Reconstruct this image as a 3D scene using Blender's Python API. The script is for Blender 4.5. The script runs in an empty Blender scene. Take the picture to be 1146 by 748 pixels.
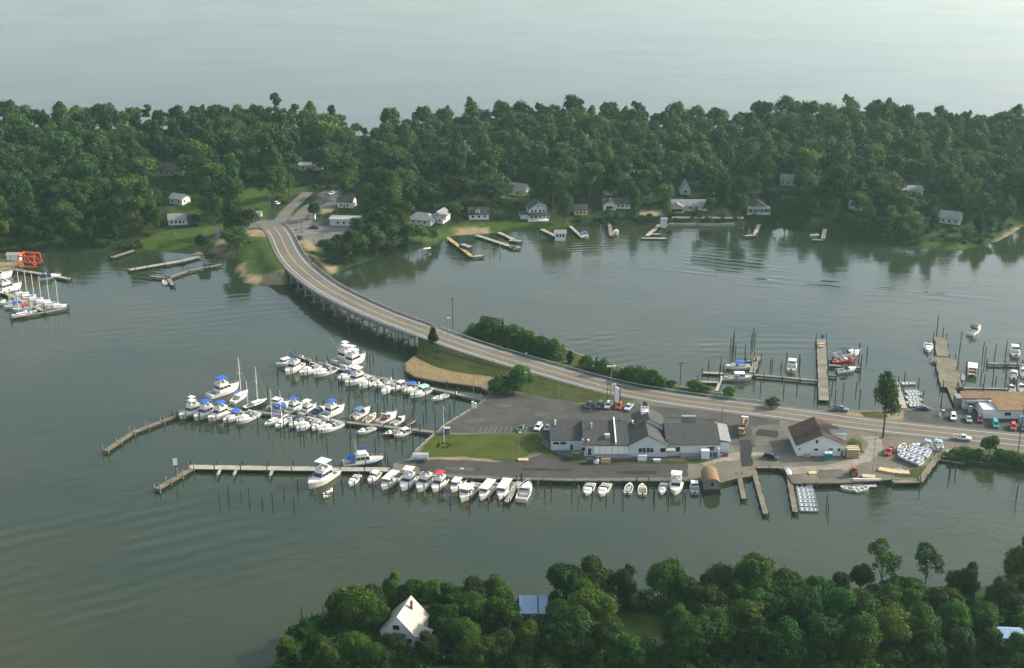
import bpy, bmesh, math, random
import numpy as np
from mathutils import Vector, Matrix
R = math.radians
scene = bpy.context.scene
COL = scene.collection
random.seed(7)
# ------------------------------------------------------------------ camera, sky, sun, exposure
H = 195.0; PITCH = R(20.2); F = 1592.0
cam_d = bpy.data.cameras.new("camera"); cam_d.sensor_width = 36; cam_d.lens = 36 * F / 1146
cam_d.clip_start = 1; cam_d.clip_end = 30000
cam = bpy.data.objects.new("camera", cam_d); COL.objects.link(cam)
cam.location = (0, 0, H); cam.rotation_euler = (math.pi / 2 - PITCH, 0, 0)
scene.camera = cam
SUN_EL = R(29); SUN_AZ = R(70)          # azimuth clockwise from +Y (view direction)
world = bpy.data.worlds.new("World"); scene.world = world; world.use_nodes = True
wn = world.node_tree.nodes; wl = world.node_tree.links
sky = wn.new("ShaderNodeTexSky"); sky.sky_type = 'NISHITA'; sky.sun_disc = False
sky.sun_elevation = SUN_EL; sky.sun_rotation = SUN_AZ
sky.air_density = 1.0; sky.dust_density = 3.0; sky.ozone_density = 1.0
wn["Background"].inputs["Strength"].default_value = 0.15
hs0 = wn.new("ShaderNodeHueSaturation"); hs0.inputs["Saturation"].default_value = 0.56           # a milky summer sky
wl.new(sky.outputs[0], hs0.inputs["Color"]); wl.new(hs0.outputs[0], wn["Background"].inputs["Color"])
sun_d = bpy.data.lights.new("sun", 'SUN'); sun_d.energy = 3.2; sun_d.angle = R(0.8); sun_d.color = (1.0, 0.89, 0.72)
sun = bpy.data.objects.new("sun", sun_d); COL.objects.link(sun)
SV = Vector((math.sin(SUN_AZ) * math.cos(SUN_EL), math.cos(SUN_AZ) * math.cos(SUN_EL), math.sin(SUN_EL)))
sun.rotation_euler = SV.to_track_quat('Z', 'Y').to_euler(); sun.location = SV * 500
scene.view_settings.view_transform = 'Standard'; scene.view_settings.look = 'None'
scene.view_settings.exposure = 1.12; scene.view_settings.gamma = 1.0
scene.render.engine = 'CYCLES'
scene.cycles.use_denoising = True
scene.cycles.max_bounces = 5; scene.cycles.diffuse_bounces = 2; scene.cycles.glossy_bounces = 2
scene.cycles.transmission_bounces = 2; scene.cycles.volume_bounces = 0
scene.cycles.caustics_reflective = False; scene.cycles.caustics_refractive = False

# ------------------------------------------------------------------ pixel of the photograph -> point at height z
SP, CP = math.sin(PITCH), math.cos(PITCH)
def at(px, py, z=0.0):
    u = px - 573.0; v = 374.0 - py
    d = (u, F * CP + v * SP, -F * SP + v * CP)
    t = (z - H) / d[2]
    return Vector((d[0] * t, d[1] * t, z))
def pix(p):
    x, y, z = p[0], p[1], p[2] - H
    dep = y * CP - z * SP; up = y * SP + z * CP
    return 573 + F * x / dep, 374 - F * up / dep
def path(pts, z=0.0):
    return [at(p[0], p[1], p[2] if len(p) > 2 else z) for p in pts]

# ------------------------------------------------------------------ materials
MATS = {}
BASE = {'worn asphalt': .66, 'dark asphalt': .72, 'road asphalt': .74, 'gravel': .68, 'mown grass': .78, 'rough grass': .75, 'grey shingles': .68, 'pale grey shingles': .8, 'sandy dirt': .8, 'concrete': .8, 'brown shingles': .9, 'tan roof felt': .66, 'bulkhead cap': .7, 'asphalt patch': .7, 'dark shingles': .8}
def mat(name, col, rough=0.6, var=0.12, scale=1.0, metal=0.0, bump=0.0, spec=0.4, col2=None, lo=0.35, hi=0.65, rnd=0.0, stretch=None, detail=5, nrough=0.6):
    if name in MATS: return MATS[name]
    k = BASE.get(name, 1.0); col = tuple(x * k for x in col); col2 = tuple(x * k for x in col2) if col2 else None
    m = bpy.data.materials.new(name); m.use_nodes = True; MATS[name] = m
    n, l = m.node_tree.nodes, m.node_tree.links
    b = n["Principled BSDF"]
    b.inputs["Roughness"].default_value = rough; b.inputs["Metallic"].default_value = metal
    b.inputs["Specular IOR Level"].default_value = spec
    tc = n.new("ShaderNodeTexCoord"); nz = n.new("ShaderNodeTexNoise")
    nz.inputs["Scale"].default_value = scale; nz.inputs["Detail"].default_value = detail; nz.inputs["Roughness"].default_value = nrough
    if stretch:
        mp = n.new("ShaderNodeMapping"); mp.inputs["Scale"].default_value = stretch
        l.new(tc.outputs["Object"], mp.inputs[0]); l.new(mp.outputs[0], nz.inputs["Vector"])
    else:
        l.new(tc.outputs["Object"], nz.inputs["Vector"])
    cr = n.new("ShaderNodeValToRGB"); l.new(nz.outputs["Fac"], cr.inputs[0])
    c2 = col2 if col2 else tuple(min(1, c * (1 + var)) for c in col)
    c1 = col if col2 else tuple(c * (1 - var) for c in col)
    cr.color_ramp.elements[0].position = lo; cr.color_ramp.elements[1].position = hi
    cr.color_ramp.elements[0].color = (*c1, 1); cr.color_ramp.elements[1].color = (*c2, 1)
    out = cr.outputs[0]
    if rnd:
        oi = n.new("ShaderNodeObjectInfo"); hs = n.new("ShaderNodeHueSaturation")
        mr = n.new("ShaderNodeMapRange"); mr.inputs[3].default_value = 1 - rnd; mr.inputs[4].default_value = 1 + rnd
        l.new(oi.outputs["Random"], mr.inputs[0]); l.new(mr.outputs[0], hs.inputs["Value"]); l.new(out, hs.inputs["Color"]); out = hs.outputs[0]
    l.new(out, b.inputs["Base Color"])
    if bump:
        bp = n.new("ShaderNodeBump"); bp.inputs["Distance"].default_value = bump; l.new(nz.outputs["Fac"], bp.inputs["Height"]); l.new(bp.outputs[0], b.inputs["Normal"])
    return m

def leaf_mat(name, c1, c2, c3, rnd=0.25):
    """foliage: leaf colour varies from clump to clump and from tree to tree"""
    m = bpy.data.materials.new(name); m.use_nodes = True
    n, l = m.node_tree.nodes, m.node_tree.links
    b = n["Principled BSDF"]; b.inputs["Roughness"].default_value = 0.65; b.inputs["Specular IOR Level"].default_value = 0.15
    g = n.new("ShaderNodeNewGeometry")
    nz = n.new("ShaderNodeTexNoise"); nz.inputs["Scale"].default_value = 0.55; nz.inputs["Detail"].default_value = 3
    l.new(g.outputs["Position"], nz.inputs["Vector"])
    cr = n.new("ShaderNodeValToRGB"); l.new(nz.outputs["Fac"], cr.inputs[0])
    e = cr.color_ramp.elements; e[0].position = 0.3; e[1].position = 0.72; e[0].color = (*c1, 1); e[1].color = (*c2, 1)
    big = n.new("ShaderNodeTexNoise"); big.inputs["Scale"].default_value = 0.06; big.inputs["Detail"].default_value = 2
    l.new(g.outputs["Position"], big.inputs["Vector"])
    mr0 = n.new("ShaderNodeMapRange"); mr0.inputs[1].default_value = 0.42; mr0.inputs[2].default_value = 0.68
    l.new(big.outputs["Fac"], mr0.inputs[0])
    mx = n.new("ShaderNodeMix"); mx.data_type = 'RGBA'; l.new(mr0.outputs[0], mx.inputs[0]); l.new(cr.outputs[0], mx.inputs[6]); mx.inputs[7].default_value = (*c3, 1)
    oi = n.new("ShaderNodeObjectInfo"); hs = n.new("ShaderNodeHueSaturation")
    mr = n.new("ShaderNodeMapRange"); mr.inputs[3].default_value = 1 - rnd; mr.inputs[4].default_value = 1 + rnd
    tn = n.new("ShaderNodeAttribute"); tn.attribute_name = 'tone'; sm = n.new("ShaderNodeMath"); l.new(oi.outputs["Random"], sm.inputs[0]); l.new(tn.outputs["Fac"], sm.inputs[1]); fr = n.new("ShaderNodeMath"); fr.operation = 'FRACT'; l.new(sm.outputs[0], fr.inputs[0])
    l.new(fr.outputs[0], mr.inputs[0]); l.new(mr.outputs[0], hs.inputs["Value"])
    mh = n.new("ShaderNodeMapRange"); mh.inputs[3].default_value = 0.47; mh.inputs[4].default_value = 0.525
    ml = n.new("ShaderNodeMath"); ml.operation = 'FRACT'; m7 = n.new("ShaderNodeMath"); m7.operation = 'MULTIPLY'; m7.inputs[1].default_value = 7.3
    l.new(fr.outputs[0], m7.inputs[0]); l.new(m7.outputs[0], ml.inputs[0]); l.new(ml.outputs[0], mh.inputs[0]); l.new(mh.outputs[0], hs.inputs["Hue"])
    l.new(mx.outputs[2], hs.inputs["Color"]); l.new(hs.outputs[0], b.inputs["Base Color"])
    tr = n.new("ShaderNodeBsdfTranslucent"); l.new(hs.outputs[0], tr.inputs["Color"])
    ms = n.new("ShaderNodeMixShader"); ms.inputs[0].default_value = 0.25
    l.new(b.outputs[0], ms.inputs[1]); l.new(tr.outputs[0], ms.inputs[2]); l.new(ms.outputs[0], n["Material Output"].inputs[0])
    MATS[name] = m; return m

def plank_mat(name, c1, c2, pitch=0.2, axis='X'):
    m = bpy.data.materials.new(name); m.use_nodes = True; MATS[name] = m
    n, l = m.node_tree.nodes, m.node_tree.links; b = n["Principled BSDF"]; b.inputs["Roughness"].default_value = 0.85
    b.inputs["Specular IOR Level"].default_value = 0.15
    tc = n.new("ShaderNodeTexCoord"); mp = n.new("ShaderNodeMapping")
    s = 1 / pitch
    mp.inputs["Scale"].default_value = (s, 0.35, 0.35) if axis == 'X' else (0.35, s, 0.35)
    l.new(tc.outputs["Object"], mp.inputs[0])
    nz = n.new("ShaderNodeTexNoise"); nz.inputs["Scale"].default_value = 0.9; nz.inputs["Detail"].default_value = 3; l.new(mp.outputs[0], nz.inputs["Vector"])
    n2 = n.new("ShaderNodeTexNoise"); n2.inputs["Scale"].default_value = 0.4; n2.inputs["Detail"].default_value = 4; l.new(tc.outputs["Object"], n2.inputs["Vector"])
    ad = n.new("ShaderNodeMath"); ad.operation = 'ADD'; l.new(nz.outputs["Fac"], ad.inputs[0]); l.new(n2.outputs["Fac"], ad.inputs[1])
    hf = n.new("ShaderNodeMath"); hf.operation = 'MULTIPLY'; hf.inputs[1].default_value = 0.5; l.new(ad.outputs[0], hf.inputs[0])
    cr = n.new("ShaderNodeValToRGB"); cr.color_ramp.elements[0].position = 0.36; cr.color_ramp.elements[1].position = 0.62
    cr.color_ramp.elements[0].color = (*c1, 1); cr.color_ramp.elements[1].color = (*c2, 1)
    l.new(hf.outputs[0], cr.inputs[0]); l.new(cr.outputs[0], b.inputs["Base Color"])
    return m

M_white = mat('gelcoat white', (0.64, 0.64, 0.61), 0.3, 0.04, 0.6)
M_white2 = mat('old gelcoat', (0.57, 0.555, 0.49), 0.4, 0.08, 0.6)
M_white3 = mat('bluish gelcoat', (0.47, 0.52, 0.56), 0.35, 0.06, 0.6)
M_cream = mat('gelcoat cream', (0.58, 0.55, 0.46), 0.35, 0.06, 0.6)
M_deck = mat('deck off white', (0.52, 0.52, 0.48), 0.6, 0.07, 1.5)
M_glass = mat('dark window glass', (0.012, 0.016, 0.02), 0.08, 0.1, 1, spec=0.6)
M_bottom = mat('bottom paint', (0.03, 0.035, 0.05), 0.6)
M_redbot = mat('red bottom paint', (0.30, 0.02, 0.025), 0.6)
M_bluehull = mat('navy hull paint', (0.012, 0.025, 0.09), 0.3)
M_darkhull = mat('dark hull paint', (0.02, 0.022, 0.025), 0.35)
M_blue = mat('blue canvas', (0.015, 0.09, 0.42), 0.8, 0.15, 2)
M_navy = mat('navy canvas', (0.012, 0.025, 0.08), 0.8, 0.15, 2)
M_black = mat('black canvas', (0.012, 0.012, 0.014), 0.8, 0.15, 2)
M_redc = mat('red canvas', (0.42, 0.015, 0.03), 0.8, 0.15, 2)
M_teal = mat('pale green canvas', (0.25, 0.5, 0.42), 0.8, 0.1, 2)
M_tarp = mat('blue grey tarp', (0.07, 0.15, 0.28), 0.8, 0.15, 2)
M_tan = mat('tan canvas', (0.5, 0.42, 0.3), 0.8, 0.1, 2)
M_redhull = mat('red hull paint', (0.33, 0.02, 0.025), 0.35)
M_alu = mat('bare aluminium', (0.62, 0.64, 0.66), 0.4, 0.1, 1.5, metal=0.25)
M_alud = mat('grey aluminium inside', (0.22, 0.24, 0.26), 0.6, 0.2, 1.5)
M_metal = mat('galvanised metal', (0.45, 0.46, 0.46), 0.45, 0.1, 2, metal=0.4)
M_dmetal = mat('dark metal', (0.03, 0.03, 0.032), 0.5)
M_mast = mat('pale mast', (0.72, 0.70, 0.64), 0.4)
M_cock = mat('cockpit floor', (0.30, 0.28, 0.24), 0.7, 0.15, 2)
M_seat = mat('brown seat', (0.16, 0.10, 0.07), 0.7)
M_pile = mat('weathered piling', (0.05, 0.045, 0.038), 0.9, 0.4, 1.2, spec=0.1, rnd=0.3)
M_pilel = mat('pale piling', (0.22, 0.20, 0.15), 0.9, 0.3, 1.2, spec=0.1)
M_plank = plank_mat('grey dock planks', (0.10, 0.094, 0.078), (0.21, 0.20, 0.165))
M_plankn = plank_mat('new dock planks', (0.24, 0.17, 0.08), (0.40, 0.30, 0.15))
M_plankp = plank_mat('pale dock planks', (0.20, 0.195, 0.16), (0.33, 0.32, 0.265))
M_plankb = plank_mat('brown dock planks', (0.085, 0.076, 0.055), (0.175, 0.158, 0.115))
M_bulk = mat('bulkhead timber', (0.045, 0.038, 0.03), 0.9, 0.3, 0.8, spec=0.1, stretch=(3, 3, 0.4))
M_cap = mat('bulkhead cap', (0.30, 0.27, 0.20), 0.85, 0.2, 0.8)
M_asph = mat('worn asphalt', (0.044, 0.047, 0.043), 0.9, 0, 0.09, col2=(0.112, 0.109, 0.096), spec=0.2, lo=0.3, hi=0.72, detail=9, nrough=0.72)
M_asph2 = mat('dark asphalt', (0.045, 0.041, 0.041), 0.9, 0, 0.16, col2=(0.08, 0.072, 0.066), spec=0.2, lo=0.3, hi=0.7, detail=9, nrough=0.72)
M_patch = mat('asphalt patch', (0.028, 0.028, 0.03), 0.9, 0.15, 0.5, spec=0.2)
M_road = mat('road asphalt', (0.122, 0.117, 0.104), 0.9, 0, 0.12, col2=(0.178, 0.170, 0.150), spec=0.2, stretch=(0.25, 1.4, 1), lo=0.3, hi=0.7, detail=9, nrough=0.72)
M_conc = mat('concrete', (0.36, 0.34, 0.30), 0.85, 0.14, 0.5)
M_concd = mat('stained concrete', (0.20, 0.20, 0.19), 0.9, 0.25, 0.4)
M_yel = mat('yellow road paint', (0.48, 0.31, 0.05), 0.8, 0.25, 0.8)
M_wline = mat('white road paint', (0.62, 0.60, 0.55), 0.8, 0.15, 0.8)
M_gravel = mat('gravel', (0.12, 0.112, 0.09), 0.95, 0, 0.12, col2=(0.22, 0.205, 0.16), spec=0.1, lo=0.3, hi=0.7, detail=9, nrough=0.72)
M_sand = mat('sandy dirt', (0.24, 0.195, 0.115), 0.95, 0.2, 0.3, spec=0.1)
M_rip = mat('tan stone riprap', (0.13, 0.095, 0.048), 0.95, 0, 1.1, col2=(0.22, 0.17, 0.09), spec=0.1, bump=0.3)
M_grass = mat('mown grass', (0.024, 0.062, 0.004), 0.95, 0, 0.16, col2=(0.105, 0.100, 0.022), spec=0.1, lo=0.3, hi=0.75, detail=9, nrough=0.72)
M_dgrass = mat('rough grass', (0.030, 0.048, 0.010), 0.95, 0, 0.2, col2=(0.075, 0.078, 0.022), spec=0.1, bump=0.2, detail=9, nrough=0.72)
M_roofg = mat('grey shingles', (0.075, 0.075, 0.075), 0.9, 0.22, 0.9, spec=0.2, stretch=(1, 1, 3))
M_roofd = mat('dark shingles', (0.055, 0.055, 0.058), 0.9, 0.25, 0.9, spec=0.2)
M_roofp = mat('pale grey shingles', (0.25, 0.26, 0.27), 0.9, 0.15, 0.7, spec=0.2)
M_roofb = mat('brown shingles', (0.058, 0.034, 0.026), 0.9, 0.25, 0.8, spec=0.2)
M_roofw = mat('white metal roof', (0.30, 0.295, 0.26), 0.6, 0.06, 0.5)
M_rooft = mat('tan roof felt', (0.24, 0.15, 0.07), 0.85, 0.2, 0.5)
M_roofbl = mat('pale blue metal roof', (0.22, 0.33, 0.45), 0.4, 0.1, 0.4, stretch=(4, 0.3, 1))
M_wall = mat('white siding', (0.62, 0.63, 0.61), 0.75, 0.06, 0.7, stretch=(0.4, 0.4, 6))
M_wallg = mat('pale grey siding', (0.50, 0.53, 0.53), 0.75, 0.07, 0.7, stretch=(0.4, 0.4, 6))
M_wallt = mat('tan siding', (0.48, 0.43, 0.31), 0.75, 0.07, 0.7)
M_wally = mat('yellow siding', (0.58, 0.45, 0.18), 0.75, 0.07, 0.7)
M_wallbr = mat('brown siding', (0.20, 0.13, 0.09), 0.75, 0.07, 0.7)
M_walld = mat('weathered grey boards', (0.20, 0.19, 0.18), 0.85, 0.2, 0.7, stretch=(5, 5, 0.4))
M_trim = mat('white trim', (0.75, 0.75, 0.72), 0.5, 0.04)
M_tealp = mat('teal plastic', (0.02, 0.26, 0.25), 0.5)
M_green = mat('green steel', (0.015, 0.09, 0.05), 0.6)
M_orange = mat('orange steel', (0.58, 0.07, 0.012), 0.5)
M_brick = mat('chimney brick', (0.22, 0.09, 0.06), 0.9)
M_cap2 = mat('dark pile cap', (.085, .07, .055), .9, .3, .8)
M_wood = mat('fresh lumber', (0.42, 0.33, 0.19), 0.8, 0.15, 1.5)
M_tyre = mat('tyre rubber', (0.012, 0.012, 0.012), 0.9)
M_bark = mat('bark', (0.07, 0.055, 0.04), 0.95, 0.3, 1.0, spec=0.1)
M_rail = mat('pale green guardrail', (0.26, 0.36, 0.33), 0.5, 0.12, 0.5)
M_bluep = mat('bridge girder paint', (0.09, 0.16, 0.20), 0.6, 0.2, 0.4)
M_lamp = mat('lamp lens', (0.7, 0.7, 0.66), 0.3)
L_far = leaf_mat('far wood leaves', (0.010, 0.034, 0.010), (0.040, 0.088, 0.016), (0.050, 0.090, 0.016), 0.5)
L_fard = leaf_mat('pine needles', (0.006, 0.024, 0.012), (0.018, 0.048, 0.018), (0.014, 0.036, 0.014), 0.35)
L_near = leaf_mat('near leaves', (0.003, 0.020, 0.002), (0.026, 0.088, 0.004), (0.040, 0.080, 0.004), 0.5)
L_bush = leaf_mat('shrub leaves', (0.014, 0.050, 0.006), (0.060, 0.125, 0.014), (0.046, 0.092, 0.010), 0.4)
L_cedar = leaf_mat('cedar needles', (0.007, 0.024, 0.008), (0.018, 0.045, 0.012), (0.016, 0.036, 0.010), 0.25)

# ------------------------------------------------------------------ mesh building
class MB:
    def __init__(s): s.v = []; s.f = []; s.m = []
    def add(s, vs, fs, m=0):
        o = len(s.v); s.v += [tuple(p) for p in vs]
        s.f += [tuple(i + o for i in q) for q in fs]; s.m += [m] * len(fs)
        return s
    def box(s, c, d, rz=0.0, m=0, top=1.0, tx=None):
        """box centred on c in plan with its BASE at c[2]; top tapers it"""
        x, y, z = d[0] / 2, d[1] / 2, d[2]; ca, sa = math.cos(rz), math.sin(rz); vs = []
        for k, zz in ((1.0, 0), (top, z)):
            for a, b in ((-1, -1), (1, -1), (1, 1), (-1, 1)):
                X, Y = a * x * (k if tx is None or zz == 0 else tx), b * y * k
                vs.append((c[0] + X * ca - Y * sa, c[1] + X * sa + Y * ca, c[2] + zz))
        return s.add(vs, [(3, 2, 1, 0), (4, 5, 6, 7), (0, 1, 5, 4), (1, 2, 6, 5), (2, 3, 7, 6), (3, 0, 4, 7)], m)
    def tube(s, p0, p1, r0, r1=None, n=6, m=0):
        r1 = r0 if r1 is None else r1
        p0, p1 = Vector(p0), Vector(p1); q = (p1 - p0).to_track_quat('Z', 'Y'); vs = []
        for p, r in ((p0, r0), (p1, r1)):
            for k in range(n):
                a = 2 * math.pi * k / n; vs.append(p + q @ Vector((r * math.cos(a), r * math.sin(a), 0)))
        fs = [(k, (k + 1) % n, n + (k + 1) % n, n + k) for k in range(n)] + [tuple(range(n - 1, -1, -1)), tuple(range(n, 2 * n))]
        return s.add(vs, fs, m)
    def beam(s, p0, p1, w, h, m=0):
        """rectangular bar from p0 to p1 (w across, h up), top at the points"""
        p0, p1 = Vector(p0), Vector(p1); d = (p1 - p0); d.z = 0; d.normalize(); n = Vector((-d.y, d.x, 0)) * (w / 2); vs = []
        for p in (p0, p1): vs += [p - n - Vector((0, 0, h)), p + n - Vector((0, 0, h)), p + n, p - n]
        return s.add(vs, [(0, 1, 2, 3), (7, 6, 5, 4), (0, 4, 5, 1), (1, 5, 6, 2), (2, 6, 7, 3), (3, 7, 4, 0)], m)
    def prism(s, poly, z0, z1, m=0, mtop=None):
        n = len(poly); ar = sum(poly[i][0] * poly[(i + 1) % n][1] - poly[(i + 1) % n][0] * poly[i][1] for i in range(n))
        if ar < 0: poly = poly[::-1]
        vs = [(p[0], p[1], z0) for p in poly] + [(p[0], p[1], z1) for p in poly]
        s.add(vs, [(k, (k + 1) % n, n + (k + 1) % n, n + k) for k in range(n)] + [tuple(range(n - 1, -1, -1))], m)
        return s.add([(p[0], p[1], z1) for p in poly], [tuple(range(n))], m if mtop is None else mtop)
    def side(s, prof, w, m=0, wt=None, y0=0.0):
        """profile in x,z extruded across y (width w; wt = half width per vertex)"""
        n = len(prof); h = wt or [w / 2] * n
        vs = [(p[0], y0 - k, p[1]) for p, k in zip(prof, h)] + [(p[0], y0 + k, p[1]) for p, k in zip(prof, h)]
        return s.add(vs, [(k, (k + 1) % n, n + (k + 1) % n, n + k) for k in range(n)] + [tuple(range(n - 1, -1, -1)), tuple(range(n, 2 * n))], m)
    def lathe(s, c, prof, n=10, m=0):
        vs = [(c[0] + r * math.cos(2 * math.pi * k / n), c[1] + r * math.sin(2 * math.pi * k / n), c[2] + z) for r, z in prof for k in range(n)]
        fs = [(j * n + k, j * n + (k + 1) % n, (j + 1) * n + (k + 1) % n, (j + 1) * n + k) for j in range(len(prof) - 1) for k in range(n)]
        return s.add(vs, fs, m)
    def mesh(s, name, mats):
        me = bpy.data.meshes.new(name); me.from_pydata(s.v, [], s.f)
        for x in (mats if isinstance(mats, (list, tuple)) else [mats]): me.materials.append(x)
        if len(me.materials) > 1: me.polygons.foreach_set('material_index', s.m)
        bm = bmesh.new(); bm.from_mesh(me); bmesh.ops.recalc_face_normals(bm, faces=bm.faces)
        big = [f for f in bm.faces if len(f.verts) > 4]
        if big: bmesh.ops.triangulate(bm, faces=big)
        bm.to_mesh(me); bm.free(); me.update(); return me
def np_mesh(name, v, f, m):
    me = bpy.data.meshes.new(name); k = f.shape[1]
    me.vertices.add(len(v)); me.vertices.foreach_set('co', np.ascontiguousarray(v, dtype=np.float32).ravel())
    me.loops.add(f.size); me.loops.foreach_set('vertex_index', f.astype(np.int32).ravel())
    me.polygons.add(len(f)); me.polygons.foreach_set('loop_start', np.arange(0, f.size, k, dtype=np.int32))
    me.materials.append(m); me.update(calc_edges=True); me.validate(); return me

USED = {}
def tag(o, label=None, cat=None, group=None, kind=None):
    if label:
        o['label'] = label; o['category'] = cat
        USED.setdefault(label, []).append(o.name)
    if group: o['group'] = group
    if kind: o['kind'] = kind
    return o
def obj(name, me, parent=None, loc=(0, 0, 0), rz=0.0):
    o = bpy.data.objects.new(name, me); COL.objects.link(o); o.location = loc; o.rotation_euler = (0, 0, rz)
    if parent: o.parent = parent
    return o
def struct(name, me): return tag(obj(name, me), kind='structure')
class Kind:
    """the parts of one kind of thing, meshes shared by all its copies"""
    def __init__(s): s.parts = []
    def part(s, name, mb, mats, sub=None, label=None):
        s.parts.append((name, mb.mesh(name, mats) if isinstance(mb, MB) else mb, sub, label)); return len(s.parts) - 1
KINDS = {}
def place(key, fn, name, loc, rz, label, cat, group=None, scale=1.0, mats=None):
    if key not in KINDS:
        k = Kind(); fn(k); KINDS[key] = k
    r = obj(name, None, None, loc, rz); r.empty_display_size = 0.5
    r.scale = scale if isinstance(scale, (tuple, list)) else (scale,) * 3
    tag(r, label, cat, group); made = []
    for nm, me, sub, lb in KINDS[key].parts:
        c = obj(nm, me, made[sub] if sub is not None else r); made.append(c)
        if lb: c['label'] = lb
        if mats and nm in mats:
            for i, m in enumerate(mats[nm] if isinstance(mats[nm], (list, tuple)) else [mats[nm]]):
                if m is not None: c.material_slots[i].link = 'OBJECT'; c.material_slots[i].material = m
    return r
def thing(name, loc, rz, label, cat, group=None):
    return tag(obj(name, None, None, loc, rz), label, cat, group)
def part(name, mb, mats, parent, label=None):
    o = obj(name, mb.mesh(name, mats), parent)
    if label: o['label'] = label
    return o
# ------------------------------------------------------------------ the setting: water, land, roads
ZG = 1.2                                   # the marina's ground above the water
def sdf(poly, X, Y):
    """signed distance to a polygon (positive inside)"""
    P = np.array([(p[0], p[1]) for p in poly]); n = len(P); d2 = np.full(X.shape, 1e18); ins = np.zeros(X.shape, bool)
    for i in range(n):
        a, b = P[i], P[(i + 1) % n]; e = b - a; wx, wy = X - a[0], Y - a[1]
        t = np.clip((wx * e[0] + wy * e[1]) / (e @ e + 1e-9), 0, 1)
        d2 = np.minimum(d2, (wx - t * e[0]) ** 2 + (wy - t * e[1]) ** 2)
        c = ((a[1] <= Y) & (b[1] > Y)) | ((b[1] <= Y) & (a[1] > Y))
        with np.errstate(divide='ignore', invalid='ignore'):
            xi = a[0] + (Y - a[1]) * (b[0] - a[0]) / (b[1] - a[1])
        ins ^= c & (X < xi)
    return np.where(ins, 1, -1) * np.sqrt(d2)

FAR = path([(-160, 300), (-40, 294), (0, 288), (19, 285), (60, 283), (130, 281), (150, 284), (165, 280), (200, 283), (216, 284), (230, 281), (243, 284), (254, 290), (263, 298), (263, 309),
            (272, 316), (290, 319), (318, 318), (345, 312), (352, 300), (358, 303), (366, 308), (378, 305), (392, 299), (420, 288.5), (450, 281), (480, 276.5), (497, 268), (503, 264), (532, 262),
            (570, 259.5), (599, 257), (622, 255), (660, 253.5), (707, 252.5), (750, 252.5), (820, 252.5), (850, 253), (925, 257), (957, 263), (985, 271), (1025, 278), (1075, 280), (1098, 275),
            (1116, 270), (1128, 264), (1146, 252), (1180, 246), (1300, 240), (1450, 150), (1300, 151), (1146, 150), (1000, 148), (850, 147), (700, 147), (560, 146), (470, 148), (430, 153),
            (390, 153), (350, 147), (200, 146), (0, 144), (-200, 144), (-330, 200)])
FORE = path([(300, 800), (304, 752), (312, 733), (324, 718), (345, 702), (372, 688), (410, 676), (450, 668), (520, 670), (560, 674), (612, 672), (660, 674), (720, 670), (770, 668), (850, 668), (900, 668),
             (950, 660), (985, 648), (1040, 646), (1100, 648), (1146, 640), (1350, 630), (1500, 1000), (260, 1100)])
def height(sd, s, hmax): return np.where(sd > 0, 0.25 + hmax * (1 - np.exp(-np.maximum(sd, 0) / s)), np.maximum(sd * 0.35, -3.0))
def far_h(x, y):
    X, Y = np.atleast_1d(np.asarray(x, float)), np.atleast_1d(np.asarray(y, float))
    return height(sdf(FAR, X, Y), 8.0, 3.0)
def fore_h(x, y):
    X, Y = np.atleast_1d(np.asarray(x, float)), np.atleast_1d(np.asarray(y, float))
    return height(sdf(FORE, X, Y), 6.0, 2.8)
def on_far(px, py):
    z = 2.5
    for _ in range(4): p = at(px, py, z); z = float(far_h(p.x, p.y)[0])
    return at(px, py, z)
def on_fore(px, py):
    z = 2.5
    for _ in range(4): p = at(px, py, z); z = float(fore_h(p.x, p.y)[0])
    return at(px, py, z)

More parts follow.
